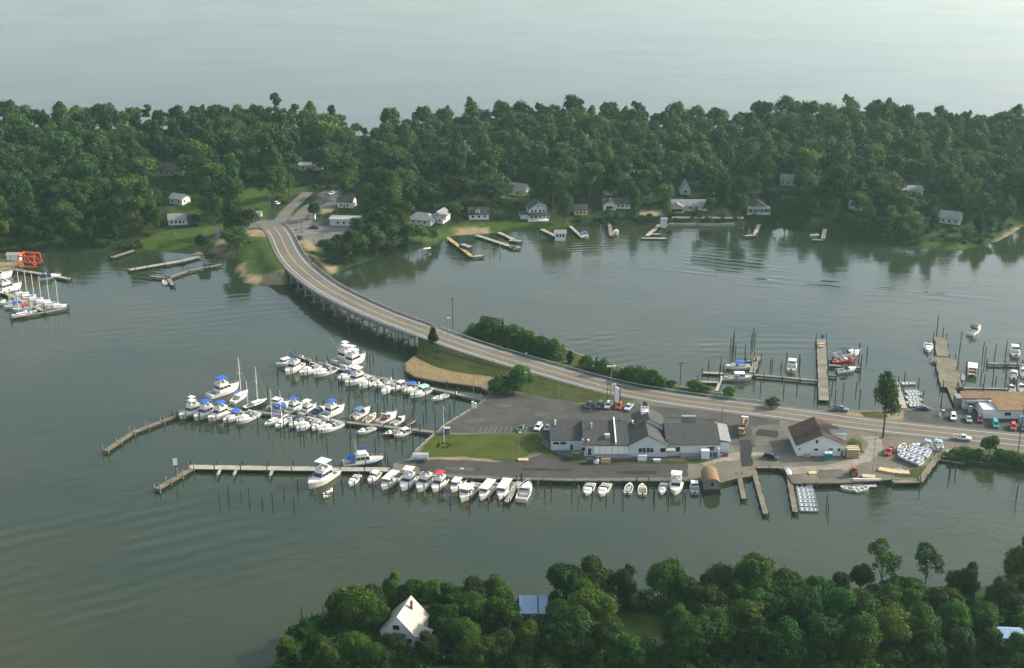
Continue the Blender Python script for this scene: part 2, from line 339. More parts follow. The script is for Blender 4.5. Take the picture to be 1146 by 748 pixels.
# water: one sheet to the horizon
def water_mat():
    m = bpy.data.materials.new('creek water'); m.use_nodes = True; n, l = m.node_tree.nodes, m.node_tree.links; b = n["Principled BSDF"]
    b.inputs["IOR"].default_value = 1.333; b.inputs["Roughness"].default_value = 0.05
    tc = n.new("ShaderNodeTexCoord")
    def noise(scale, det, sx=1.0, sy=1.0, rot=0.0):
        mp = n.new("ShaderNodeMapping"); mp.inputs["Scale"].default_value = (sx, sy, 1); mp.inputs["Rotation"].default_value = (0, 0, rot)
        l.new(tc.outputs["Object"], mp.inputs[0]); z = n.new("ShaderNodeTexNoise"); z.inputs["Scale"].default_value = scale; z.inputs["Detail"].default_value = det
        l.new(mp.outputs[0], z.inputs["Vector"]); return z.outputs["Fac"]
    def math_(op, a, c):
        q = n.new("ShaderNodeMath"); q.operation = op
        for i, v in enumerate((a, c)):
            if isinstance(v, (int, float)): q.inputs[i].default_value = v
            else: l.new(v, q.inputs[i])
        return q.outputs[0]
    def ramp(v, lo, hi, a, c):
        r = n.new("ShaderNodeMapRange"); r.interpolation_type = 'SMOOTHSTEP'; l.new(v, r.inputs[0])
        for i, q in enumerate((lo, hi, a, c)): r.inputs[i + 1].default_value = q
        return r.outputs[0]
    # silt: browner and greener patches in the water itself
    cr = n.new("ShaderNodeValToRGB"); l.new(noise(0.012, 4), cr.inputs[0]); e = cr.color_ramp.elements
    e[0].position = 0.35; e[1].position = 0.68; e[0].color = (0.013, 0.026, 0.014, 1); e[1].color = (0.029, 0.035, 0.015, 1)
    l.new(cr.outputs[0], b.inputs["Base Color"])
    # wind patches: ripples stronger in some places
    patch = ramp(noise(0.011, 3, 1, 1.6, 0.3), 0.40, 0.64, 0.25, 1.35)
    rip = math_('ADD', math_('MULTIPLY', noise(0.75, 3, 0.7, 1.3, 0.25), 0.06), math_('MULTIPLY', noise(0.16, 3, 0.6, 1.5, 0.2), 0.11))
    hgt = math_('MULTIPLY', rip, patch)
    def wake(cx, cy, rx, ry, rot, wl_, amp, dist, rings=False, soft=0.5):
        """trains of waves left by passing boats, in an elliptical area"""
        nonlocal hgt
        mp = n.new("ShaderNodeMapping"); mp.vector_type = 'TEXTURE'; mp.inputs["Location"].default_value = (cx, cy, 0); mp.inputs["Rotation"].default_value = (0, 0, rot)
        l.new(tc.outputs["Object"], mp.inputs[0])
        m2 = n.new("ShaderNodeMapping"); m2.inputs["Scale"].default_value = (1 / rx, 1 / ry, 0); l.new(mp.outputs[0], m2.inputs[0])
        vl = n.new("ShaderNodeVectorMath"); vl.operation = 'LENGTH'; l.new(m2.outputs[0], vl.inputs[0])
        w = n.new("ShaderNodeTexWave"); w.wave_type = 'RINGS' if rings else 'BANDS'
        if rings: w.rings_direction = 'Z'
        else: w.bands_direction = 'Y'
        w.inputs["Scale"].default_value = 0.314 / wl_; w.inputs["Distortion"].default_value = dist; w.inputs["Detail"].default_value = 2; w.inputs["Detail Scale"].default_value = 0.6
        l.new(mp.outputs[0], w.inputs["Vector"])
        hgt = math_('ADD', hgt, math_('MULTIPLY', math_('MULTIPLY', math_('MULTIPLY', w.outputs["Fac"], amp), brk), ramp(vl.outputs["Value"], 1 - soft, 1.0, 1.0, 0.0)))
    brk = ramp(noise(0.028, 3, 1, 1.3, 0.5), 0.40, 0.62, 0.08, 1.25)
    for args in WAKES: wake(*args)
    bp = n.new("ShaderNodeBump"); bp.inputs["Strength"].default_value = 1.0; bp.inputs["Distance"].default_value = 1.0
    l.new(hgt, bp.inputs["Height"]); l.new(bp.outputs[0], b.inputs["Normal"]); return m
WAKES = []
def wk(px, py, rx, ry, rot, wl_, amp, dist, rings=False, soft=0.6):
    p = at(px, py); WAKES.append((p.x, p.y, rx, ry, R(rot), wl_, amp * .75, dist * 3.0, rings, .85))
wk(815, 291, 42, 26, -22, 5.0, 0.30, 1.2)
wk(900, 316, 95, 7, -19, 7.0, 0.30, .6)
wk(640, 276, 30, 12, 4, 3.6, 0.12, 1.5)
wk(770, 283, 30, 16, 8, 3.6, 0.10, 2.0)
wk(950, 325, 110, 14, -14, 6.5, 0.10, 1.5)
wk(700, 392, 75, 40, 24, 5.5, 0.09, 1.2)
wk(850, 385, 120, 22, -3, 6.0, 0.08, 1.0)
wk(590, 275, 40, 16, 5, 4.0, 0.07, 2.0)
wk(215, 305, 45, 26, -14, 4.5, 0.10, 2.0)
wk(90, 640, 95, 75, 30, 7.0, 0.13, 1.5)
wk(230, 350, 90, 45, 18, 6.0, 0.06, 1.5)
ex = [-6000, -1500, -500, 0, 500, 1500, 6000]; ey = [-1500, 0, 300, 600, 1000, 2000, 9000]
wm = MB(); wm.add([(x, y, 0) for y in ey for x in ex], [(j * 7 + i, j * 7 + i + 1, j * 7 + i + 8, j * 7 + i + 7) for j in range(6) for i in range(6)])
struct('water', wm.mesh('water', water_mat()))

# land of the far shore and of the near bank: height fields, ground cover as painted masks of real cover
def land_mat(name):
    m = bpy.data.materials.new(name); m.use_nodes = True; n, l = m.node_tree.nodes, m.node_tree.links; b = n["Principled BSDF"]
    b.inputs["Roughness"].default_value = 0.95; b.inputs["Specular IOR Level"].default_value = 0.1
    tc = n.new("ShaderNodeTexCoord"); nz = n.new("ShaderNodeTexNoise"); nz.inputs["Scale"].default_value = 0.22; nz.inputs["Detail"].default_value = 5
    l.new(tc.outputs["Object"], nz.inputs["Vector"])
    def two(a, c):
        cr = n.new("ShaderNodeValToRGB"); l.new(nz.outputs["Fac"], cr.inputs[0]); cr.color_ramp.elements[0].position = 0.32; cr.color_ramp.elements[1].position = 0.7
        cr.color_ramp.elements[0].color = (*a, 1); cr.color_ramp.elements[1].color = (*c, 1); return cr.outputs[0]
    out = two((0.010, 0.022, 0.007), (0.030, 0.044, 0.013))
    for a, c1, c2 in (('lawn', (0.022, 0.052, 0.007), (0.058, 0.084, 0.014)), ('dirt', (0.17, 0.135, 0.08), (0.28, 0.23, 0.145)), ('paved', (0.09, 0.087, 0.083), (0.15, 0.145, 0.135)), ('mud', (0.05, 0.045, 0.03), (0.09, 0.08, 0.05))):
        at_ = n.new("ShaderNodeAttribute"); at_.attribute_name = a; mx = n.new("ShaderNodeMix"); mx.data_type = 'RGBA'
        l.new(at_.outputs["Fac"], mx.inputs[0]); l.new(out, mx.inputs[6]); l.new(two(c1, c2), mx.inputs[7]); out = mx.outputs[2]
    l.new(out, b.inputs["Base Color"]); return m
M_land = land_mat('bank soil and cover')
def landscape(name, poly, hfun, x0, x1, y0, y1, st, masks, flats=()):
    xs = np.arange(x0, x1 + st, st); ys = np.arange(y0, y1 + st, st); X, Y = np.meshgrid(xs, ys); nx, ny = len(xs), len(ys)
    Z = hfun(X.ravel(), Y.ravel()).reshape(X.shape)
    Z = Z + np.where(Z > 0.4, 0.12 * np.sin(X * 0.31) * np.cos(Y * 0.27), 0)
    D, ZT, HW = np.full(X.shape, 1e9), np.zeros(X.shape), 7.0         # cut and fill along a road
    for pts, hw in flats:
        for a, b in zip(pts[:-1], pts[1:]):
            e = np.array([b.x - a.x, b.y - a.y]); t = np.clip(((X - a.x) * e[0] + (Y - a.y) * e[1]) / (e @ e), 0, 1)
            d = np.hypot(X - a.x - t * e[0], Y - a.y - t * e[1]); ZT = np.where(d < D, a.z + t * (b.z - a.z) - 0.15, ZT); D = np.minimum(D, d)
    w = np.clip((HW + 9 - D) / 7.5, 0, 1); w = w * w * (3 - 2 * w)
    Z = np.where((w > 0) & (Z > 0.3), Z + (ZT - Z) * w, Z)
    idx = np.arange(nx * ny).reshape(ny, nx)
    f = np.stack([idx[:-1, :-1], idx[:-1, 1:], idx[1:, 1:], idx[1:, :-1]], -1).reshape(-1, 4)
    me = np_mesh(name, np.stack([X, Y, Z], -1).reshape(-1, 3), f, M_land)
    me.polygons.foreach_set('use_smooth', np.ones(len(f), bool))
    for a, polys in masks.items():
        w = np.zeros(X.shape)
        for p in polys:
            j = 1.2 * np.sin(X * 0.9 + Y * 0.5) * np.cos(Y * 0.8 - X * 0.3)
            w = np.maximum(w, np.clip((sdf(p, X, Y) + j) / 2.4 + 0.5, 0, 1))
        me.attributes.new(a, 'FLOAT', 'POINT').data.foreach_set('value', w.ravel().astype(np.float32))
    return struct(name, me)
P_ = lambda *pts: [on_far(*p) for p in pts]
far_lawns = [P_((155, 270), (190, 258), (250, 251), (258, 262), (243, 274), (200, 279), (168, 278)), P_((262, 250), (266, 220), (285, 205), (300, 218), (298, 245), (280, 250)),
             P_((272, 283), (285, 262), (300, 262), (322, 300), (330, 316), (278, 316)), P_((455, 262), (520, 250), (575, 247), (590, 255), (545, 260), (500, 264), (470, 276)), P_((340, 270), (350, 262), (362, 290), (356, 300)),
             P_((570, 252), (592, 247), (640, 247), (640, 251), (590, 256)), P_((1000, 222), (1035, 222), (1038, 245), (1000, 243)),
             P_((560, 212), (600, 208), (610, 226), (565, 228)),
             P_((190, 222), (230, 216), (235, 240), (190, 240)), P_((310, 240), (322, 228), (335, 235), (330, 248)), P_((1030, 276), (1035, 270), (1074, 272), (1090, 277), (1070, 279)), P_((290, 210), (330, 205), (345, 215), (300, 222))]
far_dirt = [P_((505, 262), (512, 255), (545, 254), (556, 259), (530, 262)), P_((340, 290), (352, 296), (362, 306), (378, 304), (376, 298)), P_((264, 300), (272, 292), (276, 308), (320, 312), (320, 318), (276, 316)),
            P_((334, 274), (345, 266), (356, 276), (345, 286)), P_((236, 268), (252, 262), (254, 272), (242, 276)), P_((268, 258), (296, 258), (300, 266), (274, 266)), P_((1114, 270), (1128, 261), (1142, 253), (1145, 254), (1126, 267), (1116, 272)),
            P_((715, 235), (745, 235), (750, 241), (716, 242)), P_((355, 232), (375, 224), (376, 236), (362, 240))]
far_paved = [P_((276, 251), (292, 246), (306, 247), (318, 240), (345, 244), (352, 249), (392, 251), (392, 261), (370, 271), (348, 274), (335, 266), (322, 272), (300, 256), (278, 256)), P_((352, 226), (362, 214), (380, 214), (380, 228), (362, 234))]
far_mud = [P_((190, 281), (216, 283), (250, 290), (262, 285), (250, 276), (220, 277))]
# the road: centre line in pixels and its height; over the creek it runs on the bridge
RP = path([(300, 249, 3.4), (309, 256, 3.6), (314, 264, 3.9), (321, 280, 4.8), (331, 295, 5.6), (346, 308, 6.2), (366, 323, 6.6), (390, 335.5, 6.8), (412, 346, 6.8), (444, 359.6, 6.6), (468, 367, 6.2), (494, 378, 5.4),
           (530, 390.5, 4.2), (562, 400, 3.3), (600, 411, 2.5), (635, 421, 1.9), (670, 431, 1.5), (705, 439, 1.3), (740, 445, 1.26), (774, 450, 1.25), (800, 453.3, 1.25), (840, 457.5, 1.25), (884, 463.2, 1.25), (922, 468.5, 1.25),
           (951, 473, 1.25), (994, 478, 1.25), (1042, 483, 1.25), (1075, 486.5, 1.25), (1146, 493.5, 1.25), (1300, 508, 1.25)])
def spline(pts, step=3.0):
    out = []
    P = [pts[0] * 2 - pts[1]] + list(pts) + [pts[-1] * 2 - pts[-2]]
    for i in range(1, len(P) - 2):
        a, b, c, d = P[i - 1], P[i], P[i + 1], P[i + 2]; k = max(1, int((c - b).length / step))
        for j in range(k):
            t = j / k; out.append(0.5 * ((2 * b) + (c - a) * t + (2 * a - 5 * b + 4 * c - d) * t * t + (3 * b - a - 3 * c + d) * t ** 3))
    return out + [pts[-1]]
def smooth(p, k):
    for _ in range(k): p = [p[0]] + [(p[i - 1] + p[i] * 2 + p[i + 1]) / 4 for i in range(1, len(p) - 1)] + [p[-1]]
    return p
ROAD = smooth(spline(RP), 14)
def normals(pts):
    out = []
    for i in range(len(pts)):
        d = pts[min(i + 1, len(pts) - 1)] - pts[max(i - 1, 0)]; d.z = 0; d.normalize(); out.append(Vector((d.y, -d.x, 0)))   # towards the right of travel (= the camera)
    return out
NR = normals(ROAD)
def strip(mb, pts, nr, o0, o1, dz=0.0, i0=0, i1=None, dash=None):
    """ribbon between offsets o0..o1 from the centre line (plus = towards the camera side)"""
    i1 = len(pts) if i1 is None else i1
    for i in range(i0, i1 - 1):
        if dash and (i % dash[1]) >= dash[0]: continue
        a, b, na, nb = pts[i], pts[i + 1], nr[i], nr[i + 1]; z = Vector((0, 0, dz))
        mb.add([a + na * o0 + z, a + na * o1 + z, b + nb * o1 + z, b + nb * o0 + z], [(0, 1, 2, 3)])
    return mb
def side_road(pts, hw, name='side_road', m=None):
    p = spline([on_far(*q) for q in pts], 3.0)
    for q in p: q.z = float(far_h(q.x, q.y)[0])
    return p
SIDE = [(side_road([(303, 251), (290, 250), (280, 252), (262, 250)], 3), 3.2), (side_road([(309, 256), (315, 245), (321, 237), (330, 229), (345, 215)], 3), 3.0), (side_road([(318, 262), (330, 250), (341, 236), (352, 228)], 3), 3.2)]
ri = [i for i, p in enumerate(ROAD) if sdf(FAR, np.array([p.x]), np.array([p.y]))[0] > -4 and p.y > 560]
I_FAR = max(ri)                                                   # where the bridge leaves the far bank
landscape('far_shore_land', FAR, far_h, -460, 520, 520, 960, 2.0, {'lawn': far_lawns, 'dirt': far_dirt, 'paved': far_paved, 'mud': far_mud}, [(ROAD[:I_FAR], 7.0)])
Q_ = lambda *pts: [on_fore(*p) for p in pts]
landscape('near_bank_land', FORE, fore_h, -130, 330, 150, 330, 2.0,
          {'lawn': [Q_((690, 690), (735, 680), (745, 712), (740, 722), (690, 722)), Q_((1080, 672), (1110, 665), (1110, 690), (1080, 690)), Q_((330, 730), (370, 715), (380, 730), (340, 745))], 'dirt': [Q_((690, 716), (745, 716), (745, 724), (690, 724))], 'paved': [], 'mud': []})
def inter(i):      # index of the road sample nearest a pixel column
    return min(range(len(ROAD)), key=lambda k: abs(pix(ROAD[k])[0] - i))
rm = MB(); strip(rm, ROAD, NR, -6.2, 6.2, 0.03); struct('road', rm.mesh('road', M_road))
for p, hw in SIDE:
    mb = MB(); strip(mb, p, normals(p), -hw, hw, 0.16); struct('side_road', mb.mesh('side_road', M_road))
lm = MB()
for o in (-4.15, 4.05): strip(lm, ROAD, NR, o - 0.09, o + 0.09, 0.045, 4)
struct('road_edge_lines', lm.mesh('road_edge_lines', M_wline))
lm = MB(); strip(lm, ROAD, NR, -0.26, -0.12, 0.045, 3); strip(lm, ROAD, NR, 0.12, 0.26, 0.045, 3)
struct('road_centre_lines', lm.mesh('road_centre_lines', M_yel))

# marina ground, bulkhead edged
G_out = path([(452, 408), (453, 415), (464, 421.5), (487, 426.5), (515, 430), (537, 433), (548, 440), (530, 455.5), (498, 475), (487, 484), (464, 504.5), (459, 513), (440, 519), (440, 529), (476, 531.5), (500, 534), (560, 536), (607, 537),
              (630, 538), (766, 538), (804, 541), (823, 536), (841, 533), (847, 523), (875, 523.5), (886, 541), (940, 540.5), (985, 538), (997, 537), (1029.5, 537), (1049, 511), (1062, 512), (1084, 516), (1101, 518.5), (1146, 521.5), (1320, 532),
              (1320, 452), (1146, 447), (1078, 446), (1068, 457.5), (1014, 457.5), (985, 459), (917, 459), (873, 458), (827, 447.5), (810, 440), (770, 433.5), (735, 426), (700, 411), (660, 400), (620, 384), (585, 369), (545, 361), (524, 366), (516, 374), (497, 381), (478, 391), (461, 400)], ZG)
gm = MB(); gm.prism(G_out, -2.5, ZG, 0, 1); struct('marina_ground', gm.mesh('marina_ground', [M_bulk, M_gravel]))
def sheet(name, pts, m, z, j=0.4):
    """a flat sheet with slightly ragged edges"""
    P, g, out = path(pts, z), random.Random(len(pts)), []
    for a, b in zip(P, P[1:] + P[:1]):
        k = max(1, int((b - a).length / 2.2))
        for i in range(k): q = a.lerp(b, i / k); out.append(q + Vector((g.uniform(-j, j), g.uniform(-j, j), 0)))
    return struct(name, MB().add(out, [tuple(range(len(out)))]).mesh(name, m))
sheet('parking_lot', [(533, 456), (552, 440), (585, 441), (622, 446), (652, 452), (680, 454.5), (712, 450), (735, 455), (830, 463), (872, 470), (868, 500), (832, 500), (815, 498), (616, 500), (604, 484), (489, 485), (500, 476)], M_asph, ZG + 0.03)
sheet('quay_pavement', [(464, 520), (480, 512), (510, 511), (545, 512), (575, 516), (596, 512), (612, 506), (640, 512), (770, 516), (770, 534), (640, 535.5), (560, 533.5), (478, 529)], M_asph2, ZG + 0.03)
sheet('quay_apron', [(770, 516), (815, 506), (870, 500), (872, 521), (848, 521), (835, 531), (806, 538), (770, 536)], M_gravel, ZG + 0.03)
for q in ([(560, 452), (575, 452.5), (570, 456), (556, 455)], [(640, 470), (668, 470.5), (668, 472), (640, 471.5)], [(520, 470), (540, 468), (544, 471), (522, 473)], [(600, 462), (612, 462), (610, 467), (597, 467)], [(585, 524), (640, 525), (640, 527), (585, 526)], [(500, 522), (530, 524), (528, 527), (500, 525)], [(690, 527), (735, 527), (735, 531), (690, 530.5)], [(850, 480), (872, 482), (868, 490), (846, 487)], [(745, 466), (800, 469.5), (800, 471), (745, 467.5)]):
    sheet('asphalt_patch', q, M_patch if q[0][0] % 20 else mat('worn patch', (.062, .06, .056), .9, .2, .6), ZG + 0.05, .5)
bl = MB()
for k in range(9):
    p, q = at(655 + k * 5.6, 461.5, ZG + .06), at(658.5 + k * 5.6, 454.5, ZG + .06); bl.add([p + Vector((-.06, 0, 0)), p + Vector((.06, 0, 0)), q + Vector((.06, 0, 0)), q + Vector((-.06, 0, 0))], [(0, 1, 2, 3)])
for k in range(14):
    p, q = at(536 + k * 5.7, 484.5, ZG + .06), at(539 + k * 5.7, 477.5, ZG + .06); bl.add([p + Vector((-.06, 0, 0)), p + Vector((.06, 0, 0)), q + Vector((.06, 0, 0)), q + Vector((-.06, 0, 0))], [(0, 1, 2, 3)])
struct('bay_lines', bl.mesh('bay_lines', mat('faded bay paint', (.17, .17, .165), .9, .3, 1.5)))
tm = MB(); g_ = random.Random(4)
for k in range(46):
    i = g_.randrange(10, len(ROAD) - 12); o = g_.choice((-2.0, 2.1, -3.1, 1.0)) + g_.uniform(-.4, .4); L_ = g_.randrange(1, 5); strip(tm, ROAD, NR, o, o + g_.choice((.12, .15, .9, 1.6)), 0.038 + k * 1e-4, i, i + L_ + 1)
struct('road_patches', tm.mesh('road_patches', mat('tar patch', (.085, .08, .07), .9, .2, .6)))
M_pgrav = mat('pale gravel', (.15, .142, .118), .95, 0, .3, col2=(.25, .235, .19), spec=.1, detail=9, nrough=.7)
sheet('gravel_track', [(872, 524), (900, 521), (930, 519.5), (956, 514), (970, 505), (972, 495), (962, 489), (985, 489), (990, 500), (978, 515), (945, 526), (905, 531), (884, 531)], M_pgrav, ZG + .02, .9)
sheet('gravel_track', [(780, 515), (812, 508), (850, 506), (868, 502), (866, 508), (840, 512), (812, 516), (790, 523)], M_pgrav, ZG + .035, .9)
sheet('dark_gravel', [(838, 478), (870, 476), (884, 482), (884, 506), (866, 510), (846, 506)], mat('dark gravel', (.07, .067, .058), .95, 0, .25, col2=(.12, .112, .095), spec=.1, detail=9, nrough=.7), ZG + .04, 1.2)
sheet('dark_gravel', [(915, 524), (940, 526), (945, 534), (915, 537)], MATS['dark gravel'], ZG + .03, 1.2)
sheet('asphalt_patch', [(827, 492), (841, 492), (842, 522), (829, 523)], M_patch, ZG + 0.06)
sheet('lawn', [(489, 486), (600, 485.5), (608, 492), (604, 500), (590, 511), (580, 515.5), (566, 516.5), (545, 513), (520, 511), (484, 511), (476, 514), (468, 510), (472, 502)], M_grass, ZG + 0.07)
sheet('sandy_verge', [(470, 515.5), (484, 512), (520, 511.5), (545, 513.5), (565, 517), (552, 517.5), (520, 515), (490, 514.5)], M_sand, ZG + 0.06)
sheet('grass_verge', [(588, 441.5), (600, 430), (640, 432), (700, 445), (712, 449.5), (702, 453), (680, 453.5), (652, 451), (622, 445)], M_grass, ZG + 0.05)
sheet('causeway_grass', [(494, 380), (518, 372), (546, 363), (585, 371), (620, 386), (660, 402), (700, 413), (735, 428), (770, 435), (810, 441.5), (826, 448.5), (870, 458.5), (840, 456), (774, 446), (705, 434), (640, 417), (560, 393)], M_dgrass, ZG + 0.045)
sheet('riprap_slope', [(453.5, 408), (454.5, 414), (465, 420.5), (487, 425.5), (515, 429), (537, 432), (552, 422), (518, 418), (488, 411), (471, 403), (462, 401)], M_rip, ZG + 0.05)
sheet('roadside_gravel', [(872, 460), (915, 461), (985, 462), (1012, 460), (1010, 470), (960, 470), (900, 463)], M_sand, ZG + 0.02)
sheet('shop_yard', [(1012, 459), (1068, 459), (1080, 449), (1146, 449), (1320, 455), (1320, 500), (1146, 486), (1080, 479), (1012, 473)], M_asph, ZG + 0.03)
sheet('verge_grass_strip', [(962, 462), (985, 460.5), (993, 466), (985, 470), (970, 468)], M_dgrass, ZG + 0.04)
for q in ([(868, 457.8), (900, 459.5), (935, 459.8), (935, 461.5), (872, 461)], [(940, 500), (955, 490), (964, 496), (966, 506), (950, 512), (942, 511)], [(1000, 534), (1014, 528), (1032, 522), (1036, 527), (1028, 535)], [(596, 503), (608, 497), (616, 503), (640, 514), (655, 517), (740, 517.5), (800, 512), (816, 510), (780, 519), (650, 520), (622, 514)]):
    sheet('weedy_grass', q, M_dgrass, ZG + 0.055)
sheet('bank_scrub_ground', [(1052, 509), (1068, 500), (1100, 503), (1146, 508), (1320, 522), (1320, 530), (1146, 520), (1101, 517), (1064, 511)], M_dgrass, ZG + 0.05)
# bank of the bridge approach: grass from the road's edges down to the marina's ground
eb = MB(); ia, ib = inter(478), inter(700)
low = [at(*q, ZG + 0.04) for q in [(466, 400), (473, 404), (488.6, 411.4), (518.6, 418), (552, 422), (575, 434), (590, 441), (620, 446), (652, 451), (690, 449), (706, 446)]]
lowp = spline(low, 2.0); nb = ib - ia
for k in range(nb):
    for j in range(3):
        def pt(i, j):
            a = ROAD[ia + i] + NR[ia + i] * 6.1; b = lowp[int(i / nb * (len(lowp) - 1))]; t = j / 3; q = a.lerp(b, t); q.z = b.z + (a.z - b.z) * (1 - t) ** 1.3; return q
        eb.add([pt(k, j), pt(k, j + 1), pt(k + 1, j + 1), pt(k + 1, j)], [(0, 1, 2, 3)])
for k in range(nb):
    a, b = ROAD[ia + k] - NR[ia + k] * 6.1, ROAD[ia + k + 1] - NR[ia + k + 1] * 6.1
    c, d = a - NR[ia + k] * 9, b - NR[ia + k + 1] * 9; c.z = d.z = ZG - 0.1 if k > 12 else ZG - 1.5
    eb.add([a, b, d, c], [(0, 1, 2, 3)])
a, b = ROAD[ia] - NR[ia] * 6.1, ROAD[ia] + NR[ia] * 6.1
eb.add([a, b, pt(0, 3), (a - NR[ia] * 9).xy.to_3d() + Vector((0, 0, ZG - 1.5))], [(0, 1, 2, 3)])
struct('approach_bank', eb.mesh('approach_bank', M_dgrass))
# left boatyard's land at the picture's edge
mb = MB(); mb.prism(path([(-160, 292), (8, 290), (26, 291), (27, 298), (16, 303), (-160, 320)], ZG), -2, ZG, 0, 1); struct('boatyard_ground', mb.mesh('boatyard_ground', [M_bulk, M_sand]))
# haze: the damp summer air, one closed box
hz = MB(); hz.box((0, 3750, -4.5), (12100, 10600, 203.5))
hm = bpy.data.materials.new('haze air'); hm.use_nodes = True; hn = hm.node_tree.nodes; hn.remove(hn["Principled BSDF"])
pv = hn.new("ShaderNodeVolumePrincipled"); pv.inputs["Color"].default_value = (0.52, 0.86, 0.82, 1); pv.inputs["Density"].default_value = 0.000068; pv.inputs["Anisotropy"].default_value = 0.35
hm.node_tree.links.new(pv.outputs[0], hn["Material Output"].inputs["Volume"])
tag(obj('haze', hz.mesh('haze', hm)), kind='stuff')
# ------------------------------------------------------------------ trees
def crown_np(seed, H_, R_, nq, qs, shape='round', base=0.25):
    """leaf clumps spread through lobes: returns quad corners (n,4,3) and the crown's limbs"""
    g = np.random.default_rng(seed); L = []
    if shape == 'cone':
        k = 16
        for i in range(k):
            t = (i + 0.5) / k; r = R_ * (1 - t) ** 0.85 * 0.62; a = g.uniform(0, 6.28); L.append((r * .5 * math.cos(a), r * .5 * math.sin(a), H_ * (base + (0.97 - base) * t), max(r, 0.25 * R_ * (1.15 - t)), 1.15))
    elif shape == 'oval':
        for i in range(12):
            t = (i + 0.5) / 12; r = R_ * math.sin(math.pi * (0.12 + 0.83 * t)) ** 0.7 * 0.6; a = g.uniform(0, 6.28); L.append((r * .6 * math.cos(a), r * .6 * math.sin(a), H_ * (base + (0.95 - base) * t), r, 1.1))
    elif shape == 'pine':
        for i in range(11):
            t = g.uniform(0, 1); a = g.uniform(0, 6.28); r = R_ * (1 - 0.55 * t) * g.uniform(.2, .8); L.append((r * math.cos(a), r * math.sin(a), H_ * (0.55 + 0.40 * t), R_ * g.uniform(.28, .45), 0.65))
    else:
        L.append((0, 0, H_ * 0.62, R_ * 0.62, 1.0))
        nl = 22
        for i in range(nl):
            a = i * 2.399 + g.uniform(-.4, .4); u = g.uniform(-0.55, 1.0) if i > 2 else g.uniform(.6, 1); q = math.sqrt(max(0, 1 - u * u)); s = g.uniform(0.45, 0.92)
            zc = H_ * (base + 1) / 2; hz_ = H_ * (1 - base) / 2
            L.append((R_ * s * q * math.cos(a) * 1.05, R_ * s * q * math.sin(a) * 1.05, zc + hz_ * 0.72 * u, R_ * g.uniform(.18, .42), g.uniform(.7, 1.1)))
    L = np.array(L); L[:, 0] *= g.uniform(.82, 1.18); L[:, 1] *= g.uniform(.82, 1.18); L[:, 0] += R_ * .16 * np.sin(L[:, 2] * .55 + seed); L[:, 1] += R_ * .16 * np.cos(L[:, 2] * .6 + seed * 2)
    w = L[:, 3] ** 2; w /= w.sum()
    li = g.choice(len(L), nq, p=w); d = g.normal(size=(nq, 3)); d /= np.linalg.norm(d, axis=1)[:, None]
    d[:, 2] = np.where(d[:, 2] < -0.5, -d[:, 2], d[:, 2])
    rr = L[li, 3] * np.where(g.random(nq) < .22, g.uniform(1.0, 1.38, nq), g.uniform(0.66, 1.08, nq))
    c = L[li, :3] + d * rr[:, None] * np.stack([np.ones(nq), np.ones(nq), L[li, 4]], 1)
    keep = np.ones(nq, bool)                                   # drop leaves buried deep inside another lobe
    for q in L: keep &= (((c - q[:3]) / np.array([1, 1, q[4]])) ** 2).sum(1) > (0.62 * q[3]) ** 2
    c, d = c[keep], d[keep]; n = len(c)
    nr = d + g.normal(size=(n, 3)) * 0.55; nr[:, 2] += 0.25; nr /= np.linalg.norm(nr, axis=1)[:, None]
    t1 = np.cross(nr, g.normal(size=(n, 3))); t1 /= np.linalg.norm(t1, axis=1)[:, None]; t2 = np.cross(nr, t1)
    s = qs * g.uniform(0.55, 1.25, n)[:, None]; s2 = s * g.uniform(0.5, 0.9, n)[:, None]
    v = np.stack([c - t1 * s, c - t2 * s2 + nr * s * .15, c + t1 * s, c + t2 * s2 - nr * s * .15], 1) * 1.0
    return v, L
def crown_mesh(name, seed, H_, R_, nq, qs, m, shape='round', base=0.25):
    v, L = crown_np(seed, H_, R_, nq, qs, shape, base); n = len(v)
    return np_mesh(name, v.reshape(-1, 3), np.arange(n * 4).reshape(n, 4), m), L
def trunk_mb(H_, r, L, nlimb=5, lean=0.0):
    t = MB(); top = (lean, 0, H_ * 0.62); t.tube((0, 0, -1.0), (lean * .4, 0, H_ * .3), r, r * .72, 7); t.tube((lean * .4, 0, H_ * .3), top, r * .72, r * .35, 6)
    for q in L[1:1 + nlimb]: t.tube((lean * .5, 0, H_ * (.28 + .1 * random.random())), (q[0], q[1], q[2]), r * .38, r * .12, 5)
    return t
def tree_kind(H_, R_, nq, qs, m, shape='round', base=0.25, r=0.35, seed=0, limbs=5):
    def fn(k):
        me, L = crown_mesh('crown', seed, H_, R_, nq, qs, m, shape, base)
        k.part('trunk', trunk_mb(H_, r, L, limbs), M_bark); k.part('crown', me, None)
    return fn
TREES = {}
for i in range(7): TREES['far%d' % i] = tree_kind(19, (7.0, 6.2, 7.8, 6.6, 5.6, 7.2, 8.2)[i], 4600, 0.52, L_far, 'round', (0.22, .2, .25, .3, .15, .12, .28)[i], 0.4, 10 + i)
for i in range(3): TREES['pine%d' % i] = tree_kind(23, (4.4, 3.8, 4.8)[i], 2000, 0.52, L_fard, 'pine', .5, 0.32, 30 + i, 3)
for i in range(2): TREES['tallfar%d' % i] = tree_kind(23, 5.2, 4000, 0.52, L_far, 'oval', 0.15, 0.38, 40 + i)
for i in range(6): TREES['near%d' % i] = tree_kind(13, (5.2, 4.5, 5.8, 4.8, 4.2, 6.2)[i], 15000, 0.29, L_near, 'round', (0.12, .2, .1, .15, .08, .14)[i], 0.26, 50 + i)
for i in range(2): TREES['nearoval%d' % i] = tree_kind(15, 3.6, 11000, 0.29, L_near, 'oval', 0.12, 0.24, 60 + i)
